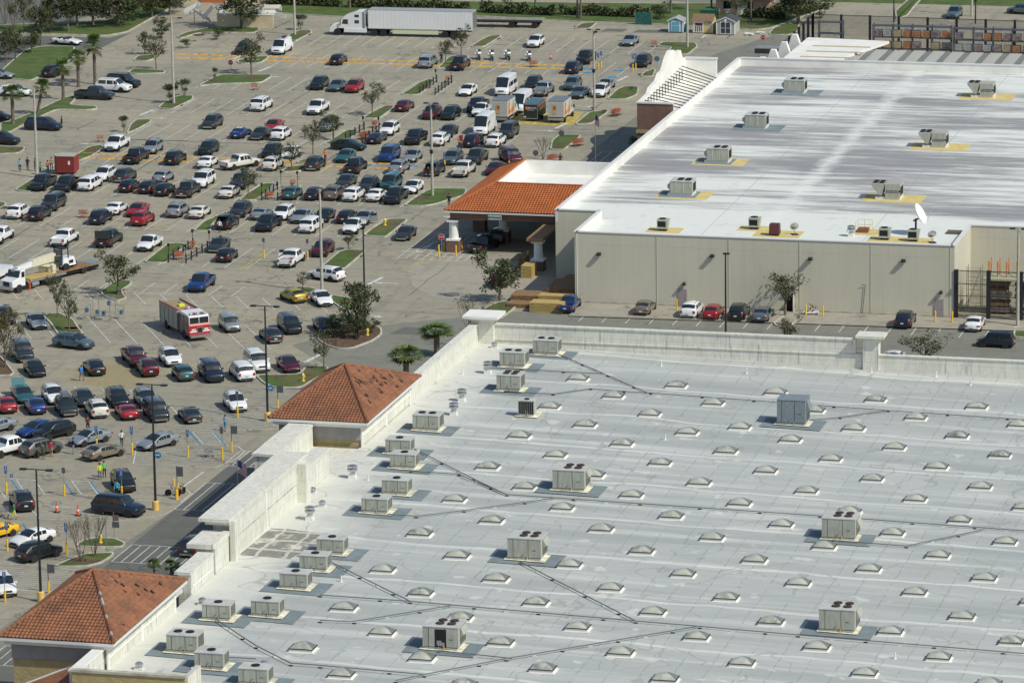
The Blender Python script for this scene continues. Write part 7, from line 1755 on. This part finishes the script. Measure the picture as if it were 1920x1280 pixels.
TL = ['bare tree at the top left beside the far road','thin bare tree right of the first, top left','small dark tree on the corner lawn edge','dark tree on the lawn behind the white convertible','dark leafy tree beside the far kerb, top left','storm bent dark tree on the top left verge','dense dark tree beside the road bend at top','dark tree behind the fallen one, top left','tall dark tree filling the top left verge',
 'small thin tree on the islet left of the lamp post','slim tree on the oblong island by the entry road','thin tree just behind the entry road lamp','rounded shrub at the foot of the left lamp','rounded shrub right of the lamp foot shrub','small upright shrub behind the white pickup','wide dark tree on the top island beside the road','little shrub beside the tall pole near the semi','leafy tree beside the stop sign in the upper lot','narrow shrub on the long island left of the stop sign','round topped young tree by the maroon sedan','young tree behind the cart corral, mid lot','young tree beside the dark green sedan','young tree over the white hatchback in mid lot',
 'small tree in front of the white box trailer','small leaning tree left of the pickup with loaded bed','broken bare sapling near the fenced kerb island','spreading tree on the round island, left of centre','leafy tree nearest the crane truck','slender leaning tree beside the blue trolley frame','large brownish tree at the left frame edge',
 'small tree on the island beside the left cart corral','small tree beside the yellow car','small tree on the island by the tall black lamp','full dark tree in the shrub bed beside the black lamp','leaning small tree at the shrub bed corner','broad tree in front of the lumber stacks','thin bare tree behind the store corner pier',
 'sparse tree against the taupe wall','sparse low tree behind the back parapet below the mulch bed','sparse tree behind the parapet near the parked navy car','left bare crape myrtle on the kerbed median','right bare crape myrtle on the kerbed median','wide dark tree behind the garden fence corner','pale tree behind the grey shed','dark tree with netting left of the blue shed','palmetto shrub left of the wide dark tree','palmetto shrub right of the wide dark tree','pale sapling along the hedge','bushy green tree along the hedge','olive tree over the top left building','dark tree behind the corner lawn shrubs','dense dark tree right of the awning wreck','dark tree directly over the awning wreck','dark tree on the verge left of the wreck','dark tree behind the corner lawn, second row','olive tree at the left end of the far verge','dark tree on the verge where the entry road bends','dark tree at the left frame edge on the lawn corner','dark tree behind the top grass strip left of the hedge','broad dark tree behind the garden fence corner tree','dark tree behind the pink enclosure','sparse tree behind the far road above the box trailer','dark tree beyond the far road above the upper lot']
for i, (k, x, y, h, w) in enumerate(TREES):
    key = k+str(i%3 if k in ('oak','young') else i%2)
    P.get('tree'+key, lambda k=k, i=i: tree(k, 100+(i%3 if k in ('oak','young') else i%2)+{'oak':0,'young':10,'olive':20,'sparse':30,'bare':40,'bush':50}[k]), (x,y,.08), rnd.uniform(0,6.28), (w/4.0,w/4.0,h/5.0), label=TL[i], cat='shrub' if k == 'bush' else 'tree')
def palm(seed, tall=True):
    rn = random.Random(seed); t = empty('palm_tree'); H_ = 4.0; m = MB(); zs = 9
    m.lathe([(.2,0)]+[(.15+.02*(k%2), H_*(k+1)/zs) for k in range(zs)]+[(.24,H_+.15)], (0,0,0), BARK, 9); m.obj('trunk', t)
    m = MB()
    for k in range(40):
        a = k*2.4; el = rn.uniform(-.8,1.35); d = Vector((cos(a)*cos(el),sin(a)*cos(el),sin(el)*1.5)); st_ = .5*rn.uniform(.8,1.2); p = Vector((0,0,H_+.1)); q = p+d*st_; m.tube(p, q, .02, LEAF['palm_leaf'], 4, .012, False)
        side_ = d.cross(Vector((0,0,1))); side_ = side_.normalized() if side_.length > .01 else Vector((1,0,0)); up = side_.cross(d)
        for j in range(9):
            f = (j-4)*.33; e = (d*cos(f)+side_*sin(f)).normalized(); L_ = .75*rn.uniform(.8,1.1)*(1-.1*abs(j-4)/4); w_ = d.cross(e) if abs(j-4)>0 else up; tip = q+e*L_+Vector((0,0,-.22*L_)); mid = q+e*L_*.55; n_ = e.cross(up).normalized()*.05
            m.add([q, mid-n_, tip, mid+n_], [(0,1,2,3)], LEAF['palm_leaf'] if el > -.25 else LEAF['olive_leaf'])
    m.obj('crown', t); return t
PL = ['tallest palm, rightmost of the row on the grass strip','palm second from right in the grass strip row','palm third from right on the grass strip','palm nearest the viewer on the left grass strip','short leaning palm on the left grass strip','fan palm behind the corner of the near store','fan palm beside the weathered tower','low palm left of the pair behind the near tower','low palm right of the pair behind the near tower','small palm at the foot of the brown tower']
for i, (x, y, h, w) in enumerate(PALMS):
    tl = max(h, 2.6) if i not in (7,8,9) else h+.6; o = P.get('palm'+str(i%2), lambda i=i: palm(i%2), (x,y,.05), i*1.3, (w/1.75, w/1.75, tl/4.9), label=PL[i], cat='palm tree')
    if i == 4: o.rotation_euler = (0, .22, 0)
for i, (x, y, h, w) in enumerate(TRUNKS):
    m = MB(); m.lathe([(.22,0),(.16,1),(.15,max(h,4)+3)], (0,0,0), BARK, 8); t = empty('palm_tree', (x,y,0), label=f'bare tall palm trunk rising out of frame along the top hedge, {ORD[i]} from left', cat='palm tree', group='tall palm trunks along the hedge'); m.obj('trunk', t)
    m = MB(); rn = random.Random(i)
    for k in range(20):
        a = k*2.4; d = Vector((cos(a),sin(a),rn.uniform(-.3,.8))).normalized(); q = Vector((0,0,max(h,4)+3)); m.add([q, q+d*.8+Vector((0,0,.1))-d.cross(Vector((0,0,1)))*.15, q+d*1.7-Vector((0,0,.3)), q+d*.8+d.cross(Vector((0,0,1)))*.15], [(0,1,2,3)], LEAF['palm_leaf'])
    m.obj('crown', t)
def hedge(a, b, h, w, lab, seed):
    rn = random.Random(seed); a, b = Vector((*a,0)), Vector((*b,0)); L_ = (b-a).length; m = MB(); t = empty('hedge', tuple(a), label=lab, cat='hedge'); cr = MB(); d = (b-a).normalized(); nn = Vector((-d.y,d.x,0))
    for k in range(int(L_*150)):
        u = rn.uniform(0,L_); hh = h*(.8+.16*sin(u*.9+seed)+.1*sin(u*2.7)); v = rn.uniform(-w/2,w/2); z = hh*rn.random()**.6*(1-.35*(abs(v)/(w/2))**3); leaf_cluster(cr, d*u+nn*v+Vector((0,0,z)), .15, 1, .38, LEAF['bush_leaf'] if rn.random() < .65 else LEAF['olive_leaf'], 1, rn)
    cr.obj('foliage', t)
    for k in range(int(L_/2)): m.tube(d*(k*2+1), d*(k*2+1)+Vector((0,0,h*.6)), .05, BARK, 5)
    m.obj('stem', t)
HL = ['dark clipped hedge left of the semi along the top','hedge behind the white box trailer','long clipped hedge right of the flatbed','hedge between flatbed and blue shed','low hedge behind the grey shed']
for i, (a, b) in enumerate(HEDGES): hedge(a, b, 1.9, 1.6, HL[i], i)
for i, (x, y, s_) in enumerate(((-21.2,3.0,1.9),(-20.4,.6,2.1),(-18.6,1.6,2.2),(-17.0,1.2,1.9),(-19.4,4.4,2.0),(-20.2,-2.0,1.9),(-17.6,-2.0,1.8),(-97,182,1.6),(-101,176,1.8),(-104,190,2.0),(-95,190,1.7),(-24,140.5,.7),(-22,139,.6),(-22.5,158,.6))):
    P.get('shrubA', lambda: tree('bush', 77), (x,y,.1), i*1.1, (s_*.36,s_*.36,s_*.17), label=['low shrub at the left end of the planted bed','low shrub second along the planted bed','low shrub under the full dark tree','low shrub right of the full dark tree','low shrub at the back of the planted bed','low shrub at the front left of the planted bed','low shrub beside the yellow hydrant in the planted bed','shrub clump at the corner lawn, nearest','shrub clump at the corner lawn, leftmost','shrub clump beside the far dark road','shrub clump behind the white convertible','tiny shrub at the foot of the double head lamp','tiny shrub right of the double head lamp foot','tiny shrub on the grass island by the fire lane'][i], cat='shrub')
# ---------------- lamps, signs, cones ----------------
plab = ['double head concrete lamp by the entry road','double head concrete lamp at far left beside the people','concrete pole rising out of frame near the semi cab','concrete lamp in the middle of the lot, nearest the dark tree','concrete lamp in mid lot beside the rounded bend','concrete lamp on the island beside the rental trucks','concrete pole in front of the sheds','concrete lamp at the right edge by the mesh fence','concrete pole in the far right lot','black lamp rising from the planted bed','black twin arm lamp beside the weathered tower','black twin arm lamp with yellow base, second from front','black twin arm lamp behind the near tower','black lamp in front of the taupe wall','short black post lamp left of the far fence','short black post lamp behind the far fence']
for i, (k, x, y, h) in enumerate(POLES):
    t = empty('lamp_post', (x,y,0), label=plab[i], cat='lamp post'); blk = k[:3] in ('blk','sho'); mm = DMETAL if blk else CONP; m = MB(); h = min(h, 12.6)
    zb = .95 if k == 'blk2' else 0
    r0 = .13 if blk else .2; m.tube((0,0,zb),(0,0,h),r0,mm,10,r0*.6); m.obj('pole', t)
    if k == 'blk2': m = MB(); m.lathe([(.33,0),(.33,.9),(.28,.97)],(0,0,0),mat('base_yellow',(.75,.5,.16),.8),16); m.obj('base', t)
    if k == 'short': m = MB(); m.lathe([(.05,-.1),(.25,.1),(.28,.25),(.1,.4)],(0,0,h),DMETAL,10); m.obj('lamp_head', t)
    elif k in ('blk2','con2','con'):
        for s_ in ((-1,1) if k != 'con' else (-1,1)):
            m = MB(); L_ = .95 if k != 'con' else .35; m.box(min(s_*.1,s_*L_),max(s_*.1,s_*L_),-.04,.04,h-.08,h,mm); a = s_*L_; m.box(min(a,a+s_*.6),max(a,a+s_*.6),-.22,.22,h-.12,h+.02,DMETAL); m.obj('lamp_head', t)
    else: m = MB(); m.box(-.25,.45,-.2,.2,h-.1,h+.05,DMETAL); m.obj('lamp_head', t)
    if k == 'con' and i in (4,5): m = MB(); m.box(-.2,.2,-.3,-.15,5.6,6.1,DMETAL); m.box(.1,.5,-.2,.2,h-.5,h-.25,DMETAL); m.obj('lower_lamp', t)
    if i in (10,11): m = MB(); m.lathe([(.34,0),(.34,.03)],(0,0,0),BLUEP,18,Matrix.Translation((.45,-.16,3.6 if i == 10 else 5.6)) @ Matrix.Rotation(pi/2,4,'X')); m.box(.25,.62,-.2,-.17,3.55 if i == 10 else 5.55,3.65 if i == 10 else 5.65,WP); m.obj('number_disc', t)
SGB = mat('sign_blue',(.03,.13,.35),.6); SGG = mat('sign_back_grey',(.1,.11,.12),.6); BOL = mat('bollard_yellow',(.8,.5,.03),.6)
def near_car(x, y):
    b = min(CARS, key=lambda c: hypot(c[2]-x, c[3]-y)); d = hypot(b[2]-x, b[3]-y); rel = 'right of' if x > b[2]+.8 else 'left of' if x < b[2]-.8 else 'beside'
    kn = {'suv':'suv','bigsuv':'large suv','pickup':'pickup','smallpickup':'pickup','hatch':'hatchback','oldvan':'van','boxy':'boxy car'}.get(b[0],b[0]); return f'{rel} the {b[1]} {kn}'
seen = {}
items = []
for k, x, y, h in SIGNS:
    kk = {'h':'blue accessible sign on yellow bollard','h0':'blue and white accessible sign on thin post','b':'blank backed sign on yellow bollard','sq':'dark square sign','bk':'brown backed sign on thin post','th':'thin bare sign post','y':'yellow steel bollard'}[k]
    items.append([k, x, y, h, kk+' '+near_car(x, y)])
cnt = {}
for it in items: cnt.setdefault(it[4], []).append(it)
for lab_, v in cnt.items():
    if len(v) > 1:
        v.sort(key=lambda q: q[1])
        for j, it in enumerate(v): it[4] = lab_+f', {ORD[j]} from left'
def mk_sign(k):
    t = empty({'y':'bollard'}.get(k,'sign_post'))
    if k in ('h','b','y'): m = MB(); m.lathe([(.1,0),(.1,1.02),(.06,1.12)],(0,0,0),BOL,12); m.obj('bollard' if k != 'y' else 'post', t)
    if k != 'y':
        m = MB(); m.tube((0,0,0),(0,0,2.75),.035,METAL if k not in ('sq',) else DMETAL,6); m.obj('post', t)
    if k in ('h','h0'):
        m = MB(); m.box(-.17,.17,-.06,-.04,2.2,2.75,SGB); m.obj('sign_plate', t); m = MB(); m.box(-.15,.15,-.065,-.06,2.0,2.17,WP if k == 'h0' else SGB); 
        m.lathe([(.05,0),(.05,.01)],(0,0,0),WP,10,Matrix.Translation((0,-.06,2.65)) @ Matrix.Rotation(pi/2,4,'X')); m.path([(0,-.066,2.6),(0,-.066,2.45),(.09,-.066,2.45),(.12,-.066,2.33)],.015,WP,4); m.path([(-.05,-.066,2.48),(-.1,-.066,2.38),(-.03,-.066,2.3),(.06,-.066,2.34)],.012,WP,4); m.obj('wheelchair_symbol', t)
    elif k == 'b': m = MB(); m.box(-.17,.17,-.06,-.04,2.2,2.75,SGG); m.obj('sign_plate', t)
    elif k == 'sq': m = MB(); m.box(-.05,.65,-.06,-.03,1.9,2.7,SGG); m.obj('sign_plate', t); m = MB(); m.lathe([(.1,0),(.1,1.1)],(.0,0,0),BOL,10); m.obj('bollard', t)
    elif k == 'bk': m = MB(); m.box(-.1,.5,-.06,-.03,1.9,2.5,mat('sign_back_brown',(.16,.13,.11),.7)); m.box(-.15,.55,-.07,-.04,1.2,1.8,SGG); m.obj('sign_plate', t)
    return t
for k, x, y, h, lab_ in items: P.get('sign'+k, lambda k=k: mk_sign(k), (x,y,.0), 0, (1,1,max(.6,min(1.5,h/(1.1 if k == 'y' else 2.75)))), label=lab_, cat='bollard' if k == 'y' else 'sign', group={'y':'yellow bollards','h':'accessible bay signs'}.get(k))
sl_ = ['red stop sign at the front of the orange tiled canopy','red stop sign beside the upper left island tree','red stop sign at the road behind the far store','back of a stop sign beside the canopy','back of a stop sign on the fenced island','blue grey back of a stop sign beside the shaped white front']
for i, (x, y, h, a) in enumerate(STOPS):
    fr = a < 0; t = empty('stop_sign', (x,y,0), 0, label=sl_[i], cat='stop sign'); m = MB(); m.tube((0,0,0),(0,0,h),.04,METAL,6); m.obj('post', t)
    m = MB(); X = Matrix.Translation((0,-.06,h-.35)) @ Matrix.Rotation(pi/2,4,'X') @ Matrix.Rotation(pi/8,4,'Z'); m.lathe([(.42,0),(.42,.015)],(0,0,0),(WP if fr else SGG if i != 5 else mat('sign_back_blue',(.07,.15,.22),.5)),8,X)
    if fr: m.lathe([(.39,.016),(.39,.02)],(0,0,0),FR,8,X)
    m.obj('sign_plate', t)
    if fr: text('STOP', .27, (0,-.085,h-.35), (pi/2,0,0), WP, t)
def cone():
    t = empty('traffic_cone'); m = MB(); m.box(-.28,.28,-.28,.28,0,.06,BLACK); m.obj('base', t); m = MB(); C1 = mat('cone_orange',(.75,.12,.06),.6); m.lathe([(.17,.06),(.13,.45)],(0,0,0),C1,14); m.lathe([(.13,.45),(.11,.62)],(0,0,0),WP,14); m.lathe([(.11,.62),(.05,1.1),(.02,1.12)],(0,0,0),C1,14); m.obj('cone', t); return t
for i, (x, y, h) in enumerate(CONES): P.get('cone', cone, (x,y,.02), 0, min(1.25,h/1.1), label=['tall orange cone left of two on the striped area','tall orange cone right of two, beside bare trees','small orange cone beside the motorcycles'][i], cat='traffic cone')
def hydrant():
    t = empty('fire_hydrant'); m = MB(); m.lathe([(.17,0),(.17,.05),(.11,.08),(.11,.5),(.15,.52),(.15,.56),(.1,.7),(.03,.76)],(0,0,0),mat('hydrant_yellow',(.8,.6,.08),.5),14); m.obj('barrel', t); m = MB(); m.lathe([(.11,.56),(.1,.7),(.03,.78)],(0,0,.004),WP,12); m.obj('bonnet', t)
    for s_ in (-1,1): m = MB(); m.tube((s_*.1,0,.42),(s_*.2,0,.42),.06,MATS['hydrant_yellow'],8); m.obj('outlet', t)
    return t
for i, (x, y) in enumerate(HYD): P.get('hyd', hydrant, (x,y,.1), 0, 1.15, label=['yellow hydrant on the kerbed median behind bare trees','yellow hydrant on the lawn behind the weathered tower','yellow hydrant in the planted bed','yellow hydrant on the grass by the silver sedan with open door'][i], cat='fire hydrant')
# ---------------- corrals, carts ----------------
cl_ = ['left rail of the cart corral nearest the crane truck side','right rail of the cart corral nearest the crane truck side','left rail of the corral by the teal hatchback','right rail of the corral by the teal hatchback','left rail of the mid lot corral with cart heap','right rail of the mid lot corral with cart heap','left rail of the corral nearest the motorcycles','right rail of the corral nearest the motorcycles']
for i, (a, b) in enumerate(CORRAL):
    t = empty('corral_rail', (*a,0), label='black '+cl_[i], cat='cart corral', group='cart corral rails'); d = Vector((b[0]-a[0],b[1]-a[1],0)); n = max(3, round(d.length/2.0))
    for k in range(n+1): q = d*(k/n); m = MB(); m.box(q.x-.07,q.x+.07,q.y-.07,q.y+.07,0,1.15,DMETAL); m.obj('post', t)
    m = MB()
    for z in (.35,.8): m.tube((0,0,z),(d.x,d.y,z),.045,DMETAL,6)
    m.obj('rail', t)
for i, (x, y, h) in enumerate(CPOSTS):
    t = empty('corral_sign_post', (x,y,0), label=f'dark corral post with box sign {near_car(x,y)}, {ORD[i]} of twelve', cat='sign post', group='corral sign posts'); m = MB(); m.tube((0,0,0),(0,0,h),.04,DMETAL,6); m.obj('post', t); m = MB(); m.box(-.13,.13,-.06,.06,h-.4,h,DMETAL); m.obj('sign_box', t)
CO = mat('cart_orange',(.46,.14,.065),.6)
def cart(n, c):
    t = empty('shopping_cart'); mt = CO if c == 'o' else METAL
    for k in range(n):
        m = MB(); o = k*.32
        for z in (.55,.75,.95): m.path([(o-.4,-.25,z),(o+.4,-.2,z),(o+.4,.2,z),(o-.4,.25,z),(o-.4,-.25,z)],.022,mt,4)
        for px in (-.4,-.2,0,.2,.4):
            for py in (-.24,.24): m.tube((o+px,py,.5),(o+px,py,.98),.018,mt,4)
        m.box(o-.4,o+.4,-.22,.22,.5,.53,mt); m.obj('basket', t)
        m = MB(); m.path([(o-.5,-.26,1.02),(o-.5,.26,1.02)],.03,mt,5); m.obj('handle', t)
        m = MB()
        for py in (-.22,.22): m.path([(o-.45,py,.95),(o-.3,py,.16),(o+.42,py,.16)],.022,METAL if c != 'o' else mt,4); m.box(o-.38,o-.28,py-.03,py+.03,0,.14,BLACK); m.box(o+.34,o+.44,py-.03,py+.03,0,.14,BLACK)
        m.obj('undercarriage', t)
    return t
cartlab = ['two orange carts left loose near the black suv','pair of orange carts inside the left corral','single orange cart behind the left corral','orange cart lying by the upper lot centre','heap of five orange carts in mid lot corral','orange cart pair in the corral by the teal hatchback','single orange cart behind the corral by the teal hatchback','tipped orange cart pair by the wheel stops','train of five orange carts on the road by the brown tower','train of four orange carts beside the fenced island','train of four orange carts behind the tiled canopy','lone orange cart near the sheds','silver cart on the striped area by the near store','orange cart left of the white pickup','silver cart by the person in green','orange cart by the corral nearest the motorcycles','two orange carts beside the mid lot corral post']
for i, (x, y, h, n, c) in enumerate(CARTS): P.get(f'cart{n}{c}', lambda n=n, c=c: cart(n, c), (x,y,0), radians(h), label=cartlab[i], cat='shopping cart', group='shopping carts')
t = empty('trolley_frame', (-60.5+11.6, 2.6, 0), label='open blue and grey pipe frame stand beside the grassy island', cat='frame stand'); m = MB()
for px in (-2,-1,1,2):
    for py in (-1,1): m.tube((px,py,0),(px,py,2.6 if abs(px) < 2 else 1.5),.04,METAL,6)
for z in (.6,2.6): m.path([(-1,-1,z),(1,-1,z),(1,1,z),(-1,1,z),(-1,-1,z)],.035,METAL,5)
m.path([(-2,-1,1.5),(-2,1,1.5)],.035,METAL,5); m.path([(2,-1,1.5),(2,1,1.5)],.035,METAL,5); m.obj('frame', t); m = MB(); 
for px, py, z in ((-1.9,-.6,.9),(-1.0,.4,.5),(1.9,.4,.6),(.9,-.9,1.9),(0,-.2,.5)): m.box(px-.15,px+.15,py-.25,py+.25,z,z+.45,mat('panel_blue_grey',(.07,.14,.22),.7))
m.obj('blue_panels', t)
for i, (x, y) in enumerate(((-16.6,-71.0),(-15.9,-70.5))):
    t = empty('bicycle', (x,y,0), .4+i, label=f'dark bicycle leaning at the yellow bollards, {["left","right"][i]} one', cat='bicycle'); 
    for px in (-.5,.5): m = MB(); X = Matrix.Rotation(pi/2,4,'X'); m.lathe([(.3,-.02),(.34,-.02),(.34,.02),(.3,.02),(.3,-.02)],(0,0,0),RUBBER,18,X); m.obj('wheel', t, loc=(px,0,.34))
    m = MB(); m.path([(-.5,0,.34),(-.15,0,.8),(.35,0,.82),(.5,0,.34)],.02,CLOTH['maroon'],5); m.path([(-.15,0,.8),(0,0,.32),(.35,0,.82)],.02,CLOTH['maroon'],5); m.path([(-.5,0,.34),(0,0,.32)],.02,BLACK,4); m.obj('frame', t); m = MB(); m.box(-.28,-.05,-.06,.06,.9,.95,BLACK); m.obj('saddle', t); m = MB(); m.path([(.35,-.22,1.0),(.35,.22,1.0)],.018,BLACK,5); m.tube((.35,0,.82),(.35,0,1.0),.018,BLACK,5); m.obj('handlebar', t)
for i, (x, y, c) in enumerate(((-12,173,'r'),(-12.6,176.5,'r'),(-34,92,'r'))): pass
for i, (px, py, lab_) in enumerate(((-34.9,86.2,'red topped signal post left of two behind the white van'),(-32.5,86.0,'red topped signal post right of two behind the white van'))):
    t = empty('portable_sign', (px+.9,py+19.8,0), label=lab_, cat='sign'); m = MB(); m.tube((0,0,.1),(0,0,2.6),.05,DMETAL,6); m.obj('post', t); m = MB(); m.lathe([(.45,0),(.4,.12),(.1,.2)],(0,0,0),BLACK,16); m.obj('base', t); m = MB(); m.box(-.22,.22,-.06,.06,1.9,2.7,SGG); m.box(-.18,.18,-.08,-.06,2.15,2.65,FR); m.obj('sign_plate', t)
# junk by the taupe wall
t = empty('scrap_pallet', (29.9,19.6,.12), .1, label='broken white cart with scrap by the open wall door', cat='scrap'); m = MB(); m.box(-.9,.9,-.4,.4,.15,.3,WP); m.obj('deck', t); m = MB()
for k in range(9): m.box(-.4,.4,-.05,.05,0,.06,rnd.choice([CLOTH['maroon'],BLACK,WOODD,METAL]),Matrix.Translation((rnd.uniform(-.6,.6),rnd.uniform(-.2,.2),.3+.1*k)) @ Matrix.Rotation(rnd.uniform(0,3),4,'Z') @ Matrix.Rotation(rnd.uniform(-.7,.7),4,'Y'))
m.obj('scrap', t)
# ---------------- people ----------------
def person(top, bot, stride):
    t = empty('person'); V = []; E = []; Rr = []
    def v(p, r): V.append(p); Rr.append(r); return len(V)-1
    f = .22 if stride else .05
    pel = v((0,0,.93),.15); wst = v((0,0,1.08),.135); ch = v((0,0,1.3),.155); nk = v((0,0,1.48),.06); E += [(pel,wst),(wst,ch),(ch,nk)]
    hd = v((.02,0,1.6),.085); tp = v((.0,0,1.72),.08); E += [(nk,hd),(hd,tp)]
    for s_ in (-1,1):
        hp = v((0,s_*.1,.88),.1); kn = v((s_*f*.6+.03,s_*.11,.5),.062); an = v((s_*f-.02,s_*.11,.09),.042); to = v((s_*f+.15,s_*.12,.04),.035); E += [(pel,hp),(hp,kn),(kn,an),(an,to)]
        sh = v((0,s_*.2,1.4),.065); el = v((-s_*f*.4,s_*.27,1.13),.045); wr = v((-s_*f*.6+.14,s_*.25,.9),.033); hn = v((-s_*f*.6+.19,s_*.24,.83),.035); E += [(ch,sh),(sh,el),(el,wr),(wr,hn)]
        for q in range(3): fg = v((-s_*f*.6+.2+.015*q,s_*(.225+.012*q),.76),.011); E.append((hn,fg))
        th = v((-s_*f*.6+.235,s_*.22,.82),.012); E.append((hn,th))
    me = bpy.data.meshes.new('body'); me.from_pydata(V, E, []); o = link('body', me, t); sk_ = o.modifiers.new('s','SKIN'); ly = me.skin_vertices[0].data
    for i, r in enumerate(Rr): ly[i].radius = (r, r)
    ly[0].use_root = True; o.modifiers.new('d','SUBSURF').levels = 1
    dg = bpy.context.evaluated_depsgraph_get(); m2 = bpy.data.meshes.new_from_object(o.evaluated_get(dg)); o.modifiers.clear(); o.data = m2
    m2.materials.clear()
    for mm in (SKIN, CLOTH[top], CLOTH[bot], BLACK): m2.materials.append(mm)
    for p in m2.polygons:
        c = p.center; z = c.z; p.use_smooth = True
        p.material_index = 3 if z < .09 else 2 if z < .98 and abs(c.y) < .21 and (z > .4 or bot not in ('yellow','tan')) else 0 if z > 1.47 else 1 if (abs(c.y) < .21 or z > 1.08) and z > .9 else 0
    m = MB(); m.lathe([(.1,-.02),(.108,.05),(.08,.13),(.02,.155)],(-.012,0,1.61),HAIR,12); m.obj('hair', t, smooth=1)
    m = MB(); m.box(.09,.115,-.012,.012,1.6,1.635,SKIN); 
    for s_ in (-1,1): m.box(.082,.095,s_*.032-.01,s_*.032+.01,1.635,1.648,BLACK)
    m.box(.085,.096,-.02,.02,1.57,1.577,CLOTH['maroon']); m.obj('face', t); return t
PP = ['person in yellow high visibility top and grey trousers','person in green top beside the yellow jacket','person in cyan shirt between suv and yellow bollard','person in green shirt and yellow shorts walking with a cart','person in blue shirt crossing near the yellow stained bays','person in maroon shirt behind the silver sedans','person with white backpack walking between cars','person in navy top and pale jeans by the silver sedan','person in olive clothes at the open suv door','person in red shirt at the open suv door','person in pale blue standing on the striped area','person in white shirt at an open rear hatch','person in dark clothes beside the charcoal suv','person in dark clothes by the teal hatchback','person in orange vest beside the navy suv','person loading the charcoal suv behind the tall lamp','person in dark clothes beside the black pickup bed','person in dark clothes among the rental trucks','person walking alone toward the far store','person in pale blue, leftmost of the group at left edge','person in black, second in the group at left edge','person in charcoal beside the far left lamp','person in orange vest beside the red trailer','person in dark green kneeling side of the group','person in tan top behind the red trailer','person in black at the navy minivan nose','person in orange and black by the dark green sedan','person in black behind the canopy corner']
for i, (x, y, (a, b), hd, st) in enumerate(PEOPLE): P.get(f'p{a}{b}{st}', lambda a=a, b=b, st=st: person(a, b, st), (x,y,.01), radians(hd), label=PP[i], cat='person')
# ---------------- far buildings along the top ----------------
def house(x, y, w, d, h, wall, roofm, lab, rz=0, hip=True):
    t = empty('building', (x,y,0), rz, label=lab, cat='building'); m = MB(); m.box(0,w,0,d,0,h,wall); m.obj('wall', t)
    m = MB(); m.add([(-.6,-.6,h),(w+.6,-.6,h),(w+.6,d+.6,h),(-.6,d+.6,h),(d*.4,d/2,h+d*.25),(w-d*.4,d/2,h+d*.25)], [(0,1,5,4),(1,2,5),(2,3,4,5),(3,0,4)], roofm); m.obj('roof', t)
    for k in range(int(w/3.5)):
        m = MB(); m.box(1.2+k*3.5,2.4+k*3.5,-.03,0,.9,2.1,GLASS); o = m.obj('window', t); m = MB(); m.box(1.1+k*3.5,2.5+k*3.5,-.06,-.03,.8,.9,WHITE); m.obj('sill', o)
    m = MB(); m.box(w*.4,w*.4+1.6,-.06,-.02,0,2.4,ORNG if wall is CREAM else WHITE); m.obj('door', t); return t
t = house(-118, 224, 26, 14, 4.4, CREAM, TILE1, 'cream and orange building behind the trees at top left', .05)
m = MB(); m.box(9.5,13.5,-.25,-.05,0,4.3,ORNG); m.box(-.3,3,-.25,-.05,0,4.3,ORNG); m.obj('orange_bay', t)
m = MB(); m.box(0,9,0,.3,0,2.0,CREAM); m.box(-.1,9.1,-.05,.35,2.0,2.12,WHITE); m.obj('screen_wall', loc=(-98.5,201.5,0), rz=.04, label='low cream wall half hidden by storm bent trees, top left', cat='wall')
t = empty('awning_wreck', (-96,204,0), label='collapsed white awning sheets behind the top left trees', cat='debris'); m = MB(); rn = random.Random(4)
for k in range(14): m.box(-1.4,1.4,-.04,.04,-.3,.3,WHITE,Matrix.Translation((rn.uniform(-8,7),rn.uniform(-1.5,1.5),rn.uniform(1.2,3.2))) @ Matrix.Rotation(rn.uniform(-.5,.5),4,'Z') @ Matrix.Rotation(rn.uniform(-.9,.9),4,'Y') @ Matrix.Rotation(rn.uniform(-.5,.9),4,'X'))
m.obj('torn_sheets', t); m = MB()
for k in range(4): m.tube((-7+4*k,0,0),(-7+4*k,0,2.6),.08,METAL,6)
m.obj('post', t)
house(-30, 262, 22, 12, 3.6, PINK, TILE1, 'pinkish house behind the bend road at top centre'); house(-24.5, 226, 8.5, 5, 2.6, PINK, mat('flat_pink_top',(.5,.36,.28),.9), 'low pink enclosure behind the sheds')
m = MB(); m.box(-1.2,1.2,-.8,.8,.15,1.4,mat('bin_green',(.02,.13,.07),.5)); m.side([(-1.25,1.4),(1.25,1.4),(1.25,1.5),(-1.25,1.55)],-.85,.85,MATS['bin_green']); m.box(-1.3,-1.2,-.2,.2,.7,.9,BLACK); m.box(1.2,1.3,-.2,.2,.7,.9,BLACK); m.obj('dumpster', loc=(-24.5,221.5,0), label='green waste container behind the yellow shed', cat='dumpster')
m = MB(); m.box(-1.3,1.3,-.06,.06,0,1.9,mat('teal_screen',(.02,.11,.1),.7,noise=.3)); 
for px in (-1.3,0,1.3): m.tube((px,0,0),(px,0,2.1),.05,METAL,6)
m.obj('screen_fence', loc=(-33.5,214.5,0), label='teal screen panel behind the blue shed', cat='screen')
t = empty('cart_shelter', (-7.3,183.5,0), label='grey covered cart shelter left of the garden fence', cat='shelter'); m = MB(); m.box(-2.2,2.4,-1.2,1.2,2.3,2.42,mat('shelter_grey',(.22,.25,.27),.6)); m.obj('roof', t); m = MB(); m.box(-2.2,2.4,-1.22,-1.2,1.6,2.3,GLASS); m.obj('panel', t); m = MB()
for px in (-2.1,2.3):
    for py in (-1.1,1.1): m.tube((px,py,0),(px,py,2.3),.05,METAL,6)
m.obj('frame', t)
